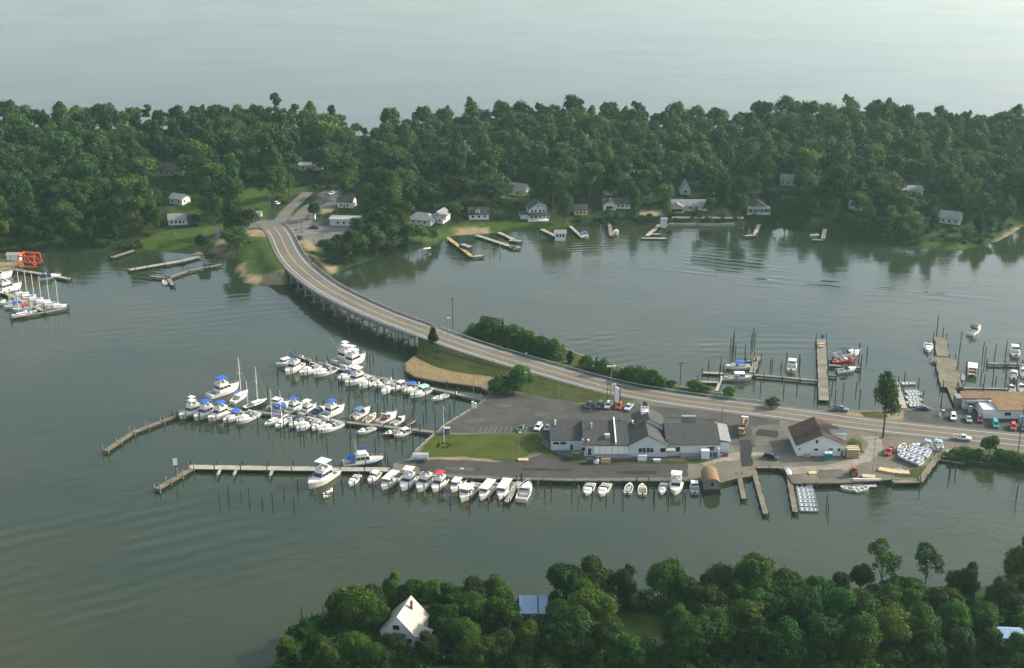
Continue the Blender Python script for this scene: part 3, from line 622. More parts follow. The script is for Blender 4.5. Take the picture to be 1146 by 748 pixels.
for i in range(3): TREES['bush%d' % i] = tree_kind(4, (2.6, 3.0, 2.3)[i], 2200, 0.26, L_bush, 'round', 0.0, 0.1, 70 + i, 3)
TREES['sparse'] = tree_kind(17, 4.0, 2600, 0.29, L_near, 'round', 0.3, 0.2, 81, 9)
for i in range(2): TREES['cedar%d' % i] = tree_kind(9, 1.9, 3600, 0.28, L_cedar, 'oval' if i == 0 else 'cone', 0.04, 0.16, 90 + i, 0)
BARE = lambda k: k.part('branches', (lambda t: ([t.tube((0, 0, 0), (.3, 0, 5), .14, .07, 5)] + [t.tube((.06 * j, 0, 1 + .55 * j), (1.6 * math.cos(j * 2.2), 1.6 * math.sin(j * 2.2), 2.6 + .75 * j), .06, .015, 4) for j in range(7)], t)[1])(MB()), M_bark)
def tree(kind, p, s, label, group, cat='tree', name='tree', rz=None, sz=None):
    return place(kind, TREES[kind], name, (p.x, p.y, p.z - 0.05), random.uniform(0, 6.28) if rz is None else rz, label, cat, group, (s, s, s * (sz or 1)))

# --- automatic wording of where one of many like things stands
def relation(p, q):
    """where p is, seen from the camera, against landmark q"""
    a, b = pix(p), pix(q); dx, dy = a[0] - b[0], (a[1] - b[1]) * 1.6
    if abs(dx) > abs(dy) * 1.6: return 'right of' if dx > 0 else 'left of'
    if abs(dy) > abs(dx) * 1.6: return 'in front of' if dy > 0 else 'behind'
    return ('in front and ' if dy > 0 else 'behind and ') + ('right of' if dx > 0 else 'left of')
TAKEN = set()
def where_label(head, p, marks, n=5):
    """head + relation to the nearest landmark that leaves the label unused; marks: [(point, phrase)]"""
    near = sorted(marks, key=lambda m: (m[0] - p).xy.length)[:n]
    for m in near:
        s = '%s %s the %s' % (head, relation(p, m[0]), m[1])
        if s not in TAKEN and len(s.split()) <= 16: TAKEN.add(s); return s
    for dist in ('close', 'some way', 'farther', 'farthest'):
        for m in near:
            s = '%s %s %s the %s' % (head, dist, relation(p, m[0]), m[1])
            if s not in TAKEN and len(s.split()) <= 16: TAKEN.add(s); return s
    for i in range(len(near)):
        for j in range(i + 1, len(near)):
            s = '%s between the %s and the %s' % (head, near[i][1], near[j][1])
            if s not in TAKEN and len(s.split()) <= 16: TAKEN.add(s); return s
    return None

MARKS_FAR = [(on_far(x, y), t) for x, y, t in (
    (198, 251, 'small white waterside house'), (187, 196, 'long twin gabled house'), (197, 228, 'sunlit cream house'), (347, 190, 'long white store'), (386, 232, 'white cottage by the lot'), (385, 252, 'flat roofed shop'), (469, 252, 'pale hip roofed house'), (489, 250, 'narrow white gabled house'), (536, 247, 'white dormered house'), (576, 220, 'lawn house'), (602, 246, 'two storey porch house'), (650, 240, 'little yellow house'), (690, 234, 'white ranch house'), (769, 236, 'long tan ranch house'), (848, 238, 'brown sunroom house'), (882, 209, 'white hillside cottage'), (1020, 220, 'white hilltop house'), (1062, 251, 'grey house on the point'), (518, 172, 'pink gabled house'), (767, 216, 'teal roofed house'), (285, 235, 'long open lawn'), (316, 240, 'side road'), (1120, 262, 'sandy point'), (60, 275, 'reedy cove shore'), (310, 255, 'road junction'), (435, 283, 'wooded bank by the bridge'), (1050, 274, 'bright grass spit'))]
HOUSE_SPOTS = [(m[0], 13.0) for m in MARKS_FAR if 'house' in m[1] or 'cottage' in m[1] or 'store' in m[1] or 'shop' in m[1]]
OPEN = far_lawns + far_dirt + far_paved + far_mud
# single trees of the far bank, told apart by eye
for kind, px, py, s, sz, label in (
        ('far2', 267, 290, 0.80, 1.0, 'dense rounded tree on the grassy point left of the bridge'), ('far0', 228, 284, 0.52, .95, 'small round tree by the shed on the cove lawn'),
        ('tallfar1', 631, 249, 0.82, .9, 'tall oval tree right of the two storey porch house'), ('far1', 827, 252, 0.85, 1.05, 'tall dark tree on the seawall left of the brown sunroom house'),
        ('far0', 352, 247, 0.5, 1.0, 'dark round tree between the junction and the paved lot'), ('far3', 780, 252, 0.42, 1.0, 'small tree before the long tan ranch house'),
        ('far4', 510, 250, 0.55, 1.1, 'dark upright tree beside the narrow white gabled house'), ('far5', 240, 250, 0.72, 1.0, 'broad tree behind the cove lawn'), ('far1', 215, 252, 0.34, .9, 'low tree right of the small white waterside house')):
    tree(kind, on_far(px, py), s, label, 'trees of the far shore', sz=sz)
# the thicket right of the bridge on the far bank
for i, (px, py, s) in enumerate(((372, 292, .5), (388, 296, .55), (404, 291, .62), (421, 285, .66), (439, 280, .66), (457, 277, .62), (472, 274, .5), (395, 283, .6), (415, 277, .66), (433, 270, .7), (452, 266, .6), (378, 284, .5), (366, 285, .4), (484, 272, .36), (400, 268, .55), (420, 262, .6))):
    p = on_far(px, py); tree('far%d' % (i % 7), p, s, where_label('bright green waterside tree', p, MARKS_FAR), 'trees of the far shore')
# the wood: the front trees one by one, the rest behind as one mass
rng = random.Random(5); spots = []
NC = 26000; g0 = np.random.default_rng(5); CY = g0.uniform(625, 905, NC); CX = g0.uniform(-1, 1, NC) * (573 / 1592 * 1.10 * CY / CP + 12)
CLEAR = [P_((320, 268), (326, 240), (345, 226), (385, 226), (398, 262), (372, 282), (345, 276)), P_((262, 262), (268, 215), (300, 210), (300, 250))]
def open_mask(X, Y, pad):
    bad = sdf(FAR, X, Y) < 3.5
    for p in OPEN + CLEAR: bad |= sdf(p, X, Y) > -pad
    for h, r in HOUSE_SPOTS:                              # keep the line of sight to each house open
        bad |= np.hypot(h.x - X, h.y - Y) < r
        bad |= (np.abs(X - h.x - (Y - h.y) * h.x / h.y) < 8) & (Y > h.y - 52) & (Y < h.y)
    for q in ROAD[:I_FAR + 2]: bad |= np.hypot(X - q.x, Y - q.y) < 9
    for p, _ in SIDE:
        for q in p: bad |= np.hypot(X - q.x, Y - q.y) < 7
    return bad
bad = open_mask(CX, CY, 2.0); cell = {}
SZ = g0.choice([0.55, 0.7, 0.85, 1.0, 1.15], NC, p=[.12, .22, .3, .24, .12]) * g0.uniform(.92, 1.08, NC); order = sorted(range(NC), key=lambda i: -SZ[i] - g0.uniform(0, .35))
for i in order:
    x, y, b_, sz_ = CX[i], CY[i], bad[i], SZ[i]
    if b_: continue
    d0 = 12.0 * sz_; ck = (int(x // 10), int(y // 10))
    if any((u - x) ** 2 + (v - y) ** 2 < d0 * d0 for a in (-1, 0, 1) for b in (-1, 0, 1) for (u, v) in cell.get((ck[0] + a, ck[1] + b), ())): continue
    cell.setdefault(ck, []).append((x, y)); spots.append((float(x), float(y), float(sz_)))
zs = far_h([q[0] for q in spots], [q[1] for q in spots]); sd_ = sdf(FAR, np.array([q[0] for q in spots]), np.array([q[1] for q in spots]))
def skyline(px):   # how tall the wood stands along the picture
    return 0.92 + 0.10 * math.sin(px * 0.021 + 1) - 0.42 * math.exp(-((px - 410) / 22) ** 2) + 0.05 * math.sin(px * 0.09) - 0.12 * math.exp(-((px - 30) / 60) ** 2)
TALL = []
for (x, y, s0_), z, sd in zip(spots, zs, sd_):
    p = Vector((x, y, float(z))); px, py = pix(p)
    if px < -60 or px > 1210: continue
    s = (0.25 + 0.72 * s0_) * skyline(px)
    if sd < 14: s *= 0.62
    if sd > 22 and rng.random() < 0.14: k = 'pine%d' % rng.randrange(3); s *= .86
    elif rng.random() < 0.2: k = 'tallfar%d' % rng.randrange(2)
    else: k = 'far%d' % rng.randrange(7)
    TALL.append((y, p, s, k))
TALL.sort(key=lambda t: t[0]); N_SINGLE = 175
words = {'far': 'rounded', 'pine': 'tall bare stemmed', 'tallfar': 'tall oval'}
for (y, p, s, k) in TALL[:N_SINGLE]:
    base = k.rstrip('0123456789'); big = 'small ' if s < .6 else 'broad ' if s > .95 else ''
    head = (big + words[base] + (' pine' if base == 'pine' else ' tree'))
    lab = where_label(head, p, MARKS_FAR, 9) or where_label('leafy ' + head, p, MARKS_FAR, 9) or (head + ' in the front of the far wood')
    tree(k, p, s, lab, 'trees of the far shore', sz=rng.uniform(.82, 1.18))
vs, tv = [], MB()
proto = {}
for (y, p, s, k) in TALL[N_SINGLE:]:
    kk = k
    if kk not in proto:
        i = int(k[-1]); b = k.rstrip('0123456789')
        proto[kk] = crown_np({'far': 10, 'pine': 30, 'tallfar': 40}[b] + i, 19 if b == 'far' else 23, {'far': (7.0, 6.2, 7.8, 6.6, 5.6, 7.2, 8.2), 'pine': (4.4, 3.8, 4.8), 'tallfar': (5.2, 5.2)}[b][i], 2300 if b != 'pine' else 1200, 0.74, {'far': 'round', 'pine': 'pine', 'tallfar': 'oval'}[b], .2)[0]
    a = rng.uniform(0, 6.28); m = np.array([[math.cos(a), math.sin(a), 0], [-math.sin(a), math.cos(a), 0], [0, 0, rng.uniform(.82, 1.2)]]) * s
    vs.append((proto[kk].reshape(-1, 3) @ m + np.array(p)).astype(np.float32))
    tv.tube(p - Vector((0, 0, 1)), p + Vector((0, 0, 12 * s)), .35 * s, .2 * s, 5)
v = np.concatenate(vs); n = len(v) // 4
dw = np_mesh('distant_wood', v, np.arange(n * 4).reshape(n, 4), L_far)
dw.attributes.new('tone', 'FLOAT', 'POINT').data.foreach_set('value', np.concatenate([np.full(len(q), rng.random(), np.float32) for q in vs]))
tag(obj('distant_wood', dw), kind='stuff')
tag(obj('distant_trunks', tv.mesh('distant_trunks', M_bark)), kind='stuff')
# low scrub along the far shore: uncountable, one mass
def scrub(name, pts, hfun, kinds, m, g=random.Random(9)):
    vs = []
    pr = [crown_np(70 + i, 4, 2.6, 420, 0.5, 'round', 0.0)[0] for i in range(3)]
    for x, y, s in pts:
        z = hfun(x, y); a = g.uniform(0, 6.28); mm = np.array([[math.cos(a), math.sin(a), 0], [-math.sin(a), math.cos(a), 0], [0, 0, 0.8]]) * s
        vs.append(pr[g.randrange(3)].reshape(-1, 3) @ mm + np.array((x, y, z - .2)))
    v = np.concatenate(vs); n = len(v) // 4
    return tag(obj(name, np_mesh(name, v, np.arange(n * 4).reshape(n, 4), m)), kind='stuff')
g = random.Random(12); cand = []
for i in range(len(FAR)):
    a, b = FAR[i], FAR[(i + 1) % len(FAR)]
    if a.y > 800 or b.y > 800 or abs(a.x) > 420: continue
    px0 = pix(a)[0]
    if 150 < px0 < 255 or 503 < px0 < 600 or 1100 < px0 < 1150: continue
    for _ in range(int((b - a).length / 1.6)):
        q = a.lerp(b, g.random()); k = g.uniform(1.5, 9); n = Vector((a.y - b.y, b.x - a.x, 0)).normalized() * k
        cand += [(q.x + n.x, q.y + n.y, g.uniform(.25, .6)), (q.x - n.x, q.y - n.y, g.uniform(.25, .6))]
for _ in range(1500):
    y = g.uniform(640, 800); cand.append((g.uniform(-1, 1) * .37 * y, y, g.uniform(.3, .8)))
cand = np.array(cand); X, Y = cand[:, 0], cand[:, 1]; bad = sdf(FAR, X, Y) < 1.0
for p in OPEN: bad |= sdf(p, X, Y) > -1
for h, r in HOUSE_SPOTS: bad |= np.hypot(h.x - X, h.y - Y) < 7
for q in ROAD[:I_FAR + 2]: bad |= np.hypot(X - q.x, Y - q.y) < 8
for p, _ in SIDE:
    for q in p: bad |= np.hypot(X - q.x, Y - q.y) < 5
pts = cand[~bad]
scrub('shore_scrub', pts, lambda x, y: float(far_h(x, y)[0]), None, L_bush)

# near bank: single trees, nearest to the camera
MARKS_NEAR = [(on_fore(x, y), t) for x, y, t in ((456, 712, 'white steep roofed house'), (597, 692, 'pale blue roofed shed'), (716, 706, 'small clearing'), (330, 738, 'tip of the near bank'), (1095, 682, 'weedy opening at the right'), (1133, 722, 'small white outbuilding'))]
MARKS_NEAR += [(on_fore(x, 674), t) for x, t in ((530, 'shore behind the shed'), (660, 'twin crowned shore trees'), (770, 'shore beside the clearing'), (860, 'tall middle shore trees'), (985, 'tall sparse tree'), (900, 'low gap in the shore trees'), (1060, 'right end of the shore trees'))] + [(on_fore(x, 738), t) for x, t in ((560, 'thicket behind the blue roofed shed'), (830, 'thicket below the clearing'), (950, 'bottom edge at right'), (640, 'bottom edge below the shed'))]
NEAR = []   # px, py of the base, scale, kind
for px, py, s, k in ((985, 668, 1.0, 'sparse'), (1034, 668, .95, 'sparse'), (962, 668, .75, 'near1'), (1141, 668, 1.2, 'nearoval0'), (1083, 672, .75, 'nearoval1'), (1070, 668, .6, 'near1'),
        (845, 680, 1.15, 'near2'), (805, 684, 1.0, 'near0'), (880, 684, .85, 'near3'), (912, 684, .8, 'near1'), (940, 678, .75, 'near4'), (742, 680, .98, 'near5'), (700, 684, .92, 'nearoval0'), (664, 680, 1.05, 'near0'), (632, 684, 1.0, 'near3'), (650, 692, .9, 'near1'),
        (765, 690, .9, 'near4'), (790, 700, .85, 'near2'), (555, 684, .78, 'near1'), (530, 686, .72, 'near3'), (505, 690, .72, 'near0'), (482, 684, .7, 'near4'), (440, 682, .72, 'nearoval1'), (462, 682, .66, 'near2'), (418, 692, .72, 'near4'),
        (400, 706, .92, 'near5'), (376, 708, .74, 'nearoval1'), (420, 710, .7, 'near2'), (345, 722, .55, 'near0'), (322, 742, .5, 'near3'), (360, 735, .45, 'near2'), (505, 715, .72, 'near1'), (530, 705, .8, 'near5'), (560, 712, .85, 'near0'), (520, 730, .72, 'near2'),
        (630, 717, .85, 'near2'), (660, 712, 1.0, 'near5'), (648, 735, .95, 'near0'), (680, 740, .85, 'near3'), (620, 742, .8, 'near1'), (590, 735, .75, 'near4'), (775, 742, .95, 'near2'), (800, 730, .9, 'near5'), (830, 724, 1.0, 'near0'), (760, 720, .8, 'near1'),
        (850, 712, .9, 'near3'), (880, 708, .95, 'near5'), (905, 715, .95, 'near2'), (935, 712, 1.0, 'near0'), (962, 708, .9, 'near5'), (990, 702, .85, 'near3'), (1015, 700, .8, 'near1'), (1045, 698, .75, 'near4'), (1060, 690, .65, 'near0'), (1120, 690, .8, 'near2'),
        (1140, 684, .8, 'near3'), (1100, 712, .7, 'near5'), (1065, 716, .8, 'near2'), (1030, 724, .85, 'near0'), (995, 730, .9, 'near5'), (960, 740, .95, 'near2'), (920, 742, .9, 'near3'), (880, 744, .9, 'near0'), (845, 746, .85, 'near1'), (1110, 740, .7, 'near4'), (1075, 742, .7, 'near3'),
        (1040, 748, .8, 'near1'), (560, 744, .7, 'near3'), (480, 740, .6, 'near0'), (440, 742, .6, 'near2'), (400, 740, .6, 'near5'), (530, 752, .75, 'near5'), (1000, 680, .7, 'near2'), (1020, 682, .66, 'near3'), (720, 748, .6, 'near2'), (700, 756, .8, 'near0'), (365, 752, .6, 'near1'), (330, 756, .55, 'near4'), (420, 758, .7, 'near3'),
        (820, 692, .8, 'near1'), (860, 694, .8, 'near4'), (900, 698, .8, 'near0'), (740, 664, .1, 'near1'), (1140, 748, .7, 'near2'), (975, 690, .75, 'near4')):
    if s > .2: NEAR.append((px, py, s, k))
for px, py, s, k in NEAR:
    p = on_fore(px, py)
    head = {'near': 'dark leafy tree', 'nearoval': 'tall narrow tree', 'sparse': 'tall sparse see through tree'}[k.rstrip('0123456789')]
    head = ('low ' if s < .62 else 'large ' if s > .93 else '') + head
    lab = where_label(head, p, MARKS_NEAR, 12) or where_label('sunlit topped ' + head, p, MARKS_NEAR, 12) or head + ' in the near bank thicket'
    tree(k, p, s, lab, 'trees of the near bank')
pts = []
for _ in range(3400):
    y = g.uniform(200, 325); x = g.uniform(-.4, .42) * y * 1.05
    X, Y = np.array([x]), np.array([y])
    if sdf(FORE, X, Y)[0] < .6: continue
    q = pix((x, y, 2.5))
    if (690 < q[0] < 748 and 683 < q[1] < 726) or (425 < q[0] < 485 and 690 < q[1] < 728) or (1080 < q[0] < 1112 and 664 < q[1] < 692): continue
    pts.append((x, y, g.uniform(.35, 1.15)))
scrub('bank_undergrowth', pts, lambda x, y: float(fore_h(x, y)[0]), None, L_near)
for i, (px, py, s, lab) in enumerate(((1112, 668, 1.0, 'bare dead tree behind the weedy opening, left of pair'), (1118, 667, 1.15, 'taller bare dead tree behind the weedy opening, right of pair'))):
    q = on_fore(px, py); place('bare', BARE, 'dead_tree', q, i * 2.0, lab, 'dead tree', 'dead trees on the near bank', s)

# marina: trees and shrubs along the road
def gp(px, py, z=ZG): return at(px, py, z)
for kind, px, py, s, sz, lab in (
        ('cedar0', 485, 392, 1.05, 1.0, 'dark oval cedar beside the end of the bridge'), ('far1', 546, 380, .52, .8, 'rounded tree at the left end of the roadside thicket'), ('cedar1', 562, 379, .95, 1.0, 'pointed cedar standing up from the roadside thicket'),
        ('near0', 560, 384, .55, .85, 'bushy tree beside the utility pole over the road'), ('near2', 575, 388, .6, .8, 'broad bush left in the middle of the roadside thicket'), ('near3', 590, 393, .62, .8, 'broad bush in the middle of the roadside thicket'),
        ('near5', 606, 398, .6, .9, 'tallest dark shrub at the right of the thicket'), ('near4', 618, 402, .62, .9, 'dark shrub right of the tallest thicket shrub'), ('near1', 536, 379, .5, .8, 'low dark tree at the thicket left edge'),
        ('cedar0', 638, 408, .78, 1.0, 'stout dark cedar standing alone right of the thicket'), ('cedar1', 668, 417, .7, 1.0, 'slim pointed cedar behind the guardrail'), ('bush0', 655, 413, .8, 1.2, 'shrub between the stout and the slim cedar'), ('bush2', 676, 419, .9, 1.3, 'shrub right of the slim pointed cedar'),
        ('cedar1', 684, 421, .75, .9, 'thin cedar behind the tall floodlight pole'), ('cedar0', 695, 423, .5, .9, 'small cedar left of the guardrail bushes'), ('bush1', 705, 426, 1.0, 1.1, 'pale green bush among the guardrail bushes'), ('bush0', 717, 428, 1.0, 1.0, 'dark bush in the middle of guardrail bushes'),
        ('near1', 730, 432, .48, .8, 'largest of the guardrail bushes, round and leaning right'), ('bush2', 740, 433, .8, 1.0, 'last low bush at the right of guardrail bushes'), ('bush1', 751, 432, .5, .9, 'tiny bush at the waterside left of the pole'),
        ('bush1', 778, 437, 1.0, .8, 'low spreading bush behind the guardrail by the gangway'), ('bush0', 790, 440, .8, .7, 'low bush right of the gangway foot'), ('bush2', 815, 444, .95, .9, 'round bush behind the guardrail in front of workboat'), ('bush0', 865, 456, .8, 1.0, 'small bush at the guardrail end'),
        ('near2', 583, 437, .62, .8, 'spreading dark tree at the corner of the parking lot'), ('bush1', 561, 439, 1.1, .9, 'bush at the end of the tan stone slope'), ('bush0', 570, 440, 1.0, .9, 'bush under the spreading lot corner tree'), ('bush2', 551, 440, .7, .7, 'low bush at the water by the dock head'),
        ('near3', 1107, 511, .52, .95, 'round green bush standing above the right bank scrub'), ('bush1', 1080, 510, .8, .8, 'low shrub left of the round green bush'), ('bush0', 1094, 513, .8, .8, 'shrub at the water left of round bush'), ('bush2', 1120, 514, .9, .8, 'shrub right of the round green bush'), ('bush1', 1133, 516, .9, .8, 'shrub near the right edge on scrub bank'), ('bush0', 1146, 519, .9, .8, 'shrub at the right picture edge on scrub bank'), ('bush2', 1067, 509, .6, .7, 'small shrub beside the end of timber walkway')):
    q = gp(px, py); zz = ZG
    if 455 < px < 700 and py < 425: zz = 0.9
    if px == 485: q, zz = gp(485, 391, 2.6), 2.6
    if 'near' in kind or 'far' in kind or 'bush' in kind: s *= 1.3 if 500 < px < 760 else 1.1
    t = tree(kind, Vector((q.x, q.y, zz)), s, lab, 'trees and shrubs along the marina road', 'cedar' if 'cedar' in kind else 'bush' if 'bush' in lab or 'shrub' in lab else 'tree', 'cedar' if 'cedar' in kind else 'bush' if 'bush' in lab or 'shrub' in lab else 'tree', sz=sz * (random.uniform(.85, 1.25) if 500 < px < 760 else 1))
    if 'near' in kind:
        for ch in t.children:
            if ch.name.startswith('crown'): ch.material_slots[0].link = 'OBJECT'; ch.material_slots[0].material = L_bush
pts = []
for _ in range(260):
    t = g.random(); px = 528 + t * 102; py = 372 + t * 26 + g.uniform(-5, 8); q = gp(px, py); pts.append((q.x, q.y, g.uniform(.4, .9)))
for _ in range(160):
    px = g.uniform(660, 745); py = 414 + (px - 660) * 0.21 + g.uniform(0, 4); q = gp(px, py); pts.append((q.x, q.y, g.uniform(.3, .6)))
for _ in range(240):
    px = g.uniform(1062, 1180); py = 506 + (px - 1062) * 0.12 + g.uniform(0, 6.5); q = gp(px, py); pts.append((q.x, q.y, g.uniform(.2, .42)))
scrub('roadside_undergrowth', pts, lambda x, y: ZG, None, L_bush)
def lone(k):     # the lone tree in front of the brown roofed shop: a high ragged crown on a bare stem
    v, L = crown_np(7, 15, 4.7, 5200, 0.42, 'oval', 0.04)
    g = np.random.default_rng(3); c = v.mean(1); hole = (np.sin(c[:, 0] * 1.3 + c[:, 2] * .9) * np.cos(c[:, 1] * 1.2 - c[:, 2] * .7) > .45); v = v[~hole]
    v[:, :, 0] += (v[:, :, 2] - 7) * -.12; v = v + np.array([0, 0, 8.6]); n = len(v)
    t = MB(); t.tube((0, 0, -.3), (.05, 0, 7), .36, .28, 8); t.tube((.05, 0, 7), (-.4, 0, 16), .28, .13, 7); t.tube((-.4, 0, 16), (-1.2, 0, 22), .13, .05, 6)
    t.tube((.05, 0, 7.5), (2.6, .2, 11.2), .12, .06, 5)
    for q in L[1:9]: t.tube((-.2, 0, 8.5 + q[2] * .6), (q[0], q[1], q[2] + 8.6), .1, .03, 5)
    k.part('trunk', t, M_bark); k.part('crown', np_mesh('crown', v.reshape(-1, 3), np.arange(n * 4).reshape(n, 4), L_bush), None)
place('lone', lone, 'tree', gp(988, 490), 0, 'lone tall tree with high crown and bare trunk beside the road', 'tree')
# ------------------------------------------------------------------ bridge
i0, i1 = I_FAR - 2, inter(474)
br = thing('bridge', ROAD[(i0 + i1) // 2].xy.to_3d(), 0, 'curving two lane road bridge on concrete piers across the creek', 'bridge')
OFF = Vector(br.location)
def sub(ps): return [p - OFF for p in ps]
bp_ = sub(ROAD)
dk = MB()
for i in range(i0, i1):
    a, b, na, nb = bp_[i], bp_[i + 1], NR[i], NR[i + 1]
    dk.add([a - na * 6.5 + Vector((0, 0, -.02)), a + na * 6.5 + Vector((0, 0, -.02)), b + nb * 6.5 + Vector((0, 0, -.02)), b - nb * 6.5 + Vector((0, 0, -.02)),
            a - na * 6.5 + Vector((0, 0, -.5)), a + na * 6.5 + Vector((0, 0, -.5)), b + nb * 6.5 + Vector((0, 0, -.5)), b - nb * 6.5 + Vector((0, 0, -.5))],
           [(0, 1, 2, 3), (7, 6, 5, 4), (0, 4, 5, 1), (2, 6, 7, 3), (1, 5, 6, 2), (3, 7, 4, 0)])
part('deck', dk, M_conc, br)
gd = MB()
for o in (-5.9, -3, 0, 3, 5.9):
    for i in range(i0, i1):
        gd.beam(bp_[i] + NR[i] * o + Vector((0, 0, -.5)), bp_[i + 1] + NR[i + 1] * o + Vector((0, 0, -.5)), 0.45, 1.1)
part('girder', gd, M_bluep, br)
for o in (-6.35, 6.35):
    rl = MB()
    for i in range(i0, i1):
        a, b = bp_[i] + NR[i] * o, bp_[i + 1] + NR[i + 1] * o
        rl.beam(a + Vector((0, 0, .45)), b + Vector((0, 0, .45)), .26, .5)
        rl.beam(a + Vector((0, 0, 1.0)), b + Vector((0, 0, 1.0)), .14, .14)
        rl.box((a.x, a.y, a.z + .4), (.18, .18, .65), 0)
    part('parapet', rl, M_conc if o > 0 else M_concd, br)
for i in range(i0 + 2, i1 - 1, 3):
    pr = MB(); c = bp_[i]; n = NR[i]; zt = c.z - 1.6
    pr.beam(c - n * 6.0 + Vector((0, 0, -1.6)), c + n * 6.0 + Vector((0, 0, -1.6)), .9, .75)
    pier = part('pier', pr, M_conc, br)
    for o in (-5.2, -1.8, 1.8, 5.2):
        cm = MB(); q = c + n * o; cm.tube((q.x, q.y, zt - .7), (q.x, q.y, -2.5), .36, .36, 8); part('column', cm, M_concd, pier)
    ft = MB(); ft.beam(Vector((c.x, c.y, .55)) - n * 6.6, Vector((c.x, c.y, .55)) + n * 6.6, 1.0, .7); part('pile_cap', ft, M_cap2, pier)
# guardrails along the approach
def guardrail(a, b, o, label, m=M_rail, hgt=.75):
    c = ROAD[(a + b) // 2]; r = thing('guardrail', c, 0, label, 'guardrail', 'guardrails of the road'); ml, ps = MB(), MB()
    for i in range(a, b):
        p, q = ROAD[i] + NR[i] * o - c, ROAD[i + 1] + NR[i + 1] * o - c
        ml.beam(p + Vector((0, 0, hgt)), q + Vector((0, 0, hgt)), .16, .34)
        if i % 2 == 0: ps.box((p.x, p.y, p.z - .2), (.18, .18, hgt + .1))
    part('rail', ml, m, r); part('post', ps, M_pile, r)
guardrail(inter(478), inter(872), -6.6, 'long pale green guardrail on the water side of the road')
guardrail(inter(480), inter(668), 6.7, 'grey guardrail above the grassy bank on the marina side', M_metal)
guardrail(2, I_FAR - 3, -6.6, 'short guardrail at the far end of the bridge', M_metal)

# ------------------------------------------------------------------ docks
MARKS_M = []                                # landmarks of the marina for wording
def mark(p, t): MARKS_M.append((Vector(p), t))
N_PILES = [0]
def dock(px_pts, w, label, m=None, z=1.1, pile=True, step=6.0, ph=1.9, m_p=None, name='dock', group='docks', floating=False, fingers=(), posts=False):
    pts = path(px_pts, z); c = pts[0].lerp(pts[-1], .5); c.z = 0
    d = pts[-1] - pts[0]; rz = math.atan2(d.y, d.x)
    r = thing(name, c, rz, label, 'dock', group); inv = Matrix.Rotation(-rz, 4, 'Z')
    L = [inv @ (p - c) for p in pts]; dm = MB()
    for a, b in zip(L[:-1], L[1:]):
        e = (b - a).normalized() * .02
        dm.beam(a - e, b + e, w, .22)
    part('deck', dm, m or M_plank, r)
    fm = MB()
    for a, b in zip(L[:-1], L[1:]):
        n = Vector((-(b - a).y, (b - a).x, 0)).normalized()
        for s in (-1, 1): fm.beam(a + n * s * (w / 2 - .12) - Vector((0, 0, .225)), b + n * s * (w / 2 - .12) - Vector((0, 0, .225)), .2, .35)
    part('joist', fm, M_bulk, r)
    for k, (t, sd, ln) in enumerate(fingers):
        seg = (L[-1] - L[0]); a = L[0] + seg * t; n = Vector((-seg.y, seg.x, 0)).normalized() * sd
        f = MB(); f.beam(a + n * w / 2, a + n * (w / 2 + ln), .9, .16); f.tube(a + n * (w / 2 + ln) + Vector((0, 0, -3)), a + n * (w / 2 + ln) + Vector((0, 0, .7)), .14); part('finger_pier', f, m or M_plank, r)
    if posts:
        for a, b in zip(L[:-1], L[1:]):
            for i in range(int((b - a).length / 11)):
                q = a.lerp(b, (i + .5) / max(1, int((b - a).length / 11))); n = Vector((-(b - a).y, (b - a).x, 0)).normalized() * (w / 2 - .3) * (1 if i % 2 else -1); pm = MB(); pm.box((q.x + n.x, q.y + n.y, q.z), (.32, .32, 1.15)); part('power_post', pm, M_trim, r)
    if pile:
        for a, b in zip(L[:-1], L[1:]):
            ln = (b - a).length; k = max(1, int(ln / step)); n = Vector((-(b - a).y, (b - a).x, 0)).normalized()
            for i in range(k + 1):
                if i == 0 and a is not L[0]: continue
                q = a.lerp(b, i / k)
                for s in (-1, 1):
                    pm = MB(); u = q + n * s * (w / 2 + .14); hh = ph * random.uniform(.6, 1.25); pm.tube((u.x, u.y, -2.5 - 0 * z), (u.x, u.y, z + hh), .19, .16, 6); part('piling', pm, m_p or M_pile, r); N_PILES[0] += 1
    return r
dock([(328, 397), (377, 412), (424, 422.5), (483, 434.5), (541, 447.5)], 1.8, 'upper marina dock running from the tan slope past moored cruisers', posts=True, step=9)
dock([(118, 504.5), (148, 484), (198, 465)], 1.8, 'weathered outer end of the middle dock, empty of boats', M_plankb, step=5.5, m_p=M_pilel)
dock([(198, 465), (284, 460.5), (348, 468), (430, 477), (489, 484)], 1.8, 'middle marina dock with boats moored along both sides', posts=True, step=9)
dock([(176, 547), (214, 524.5)], 1.9, 'short oblique outer arm of the lower dock', M_plankb, step=5, m_p=M_pilel)
dock([(212, 522.5), (300, 524), (436, 525.5)], 2.9, 'long straight lower dock behind the large white yacht', M_plankp, step=7, fingers=((.16, -1, 4), (.24, -1, 4), (.42, -1, 4)))
dock([(567, 561.5), (581, 538.5)], 1.6, 'narrow finger dock beside the rightmost boat of the long row', M_plankp, step=5)
dock([(827, 531), (832.5, 558)], 1.5, 'shortest of the three ramp docks, nearest the boathouse', M_plankb, step=6, ph=.5)
dock([(843.5, 526), (857, 575)], 1.6, 'longest of the three ramp docks, in the middle', M_plankb, step=6, ph=.5)
dock([(883, 533), (890, 573)], 1.6, 'ramp dock beside the stack of aluminium skiffs', M_plankb, step=6, ph=.5)
dock([(938, 542.5), (981, 543.5)], 2.0, 'floating dock along the bulkhead with two skiffs tied up', M_plankp, z=.5, step=14, ph=.6)
dock([(999, 539), (1029, 538.5), (1050, 510)], 1.9, 'timber walkway round the boat yard corner', M_plankb, z=1.35, step=5, ph=.5)
dock([(1050, 514), (1078, 518.5)], 1.0, 'thin low catwalk beside the boat yard walkway', M_plank, z=.7, step=5, ph=.9)
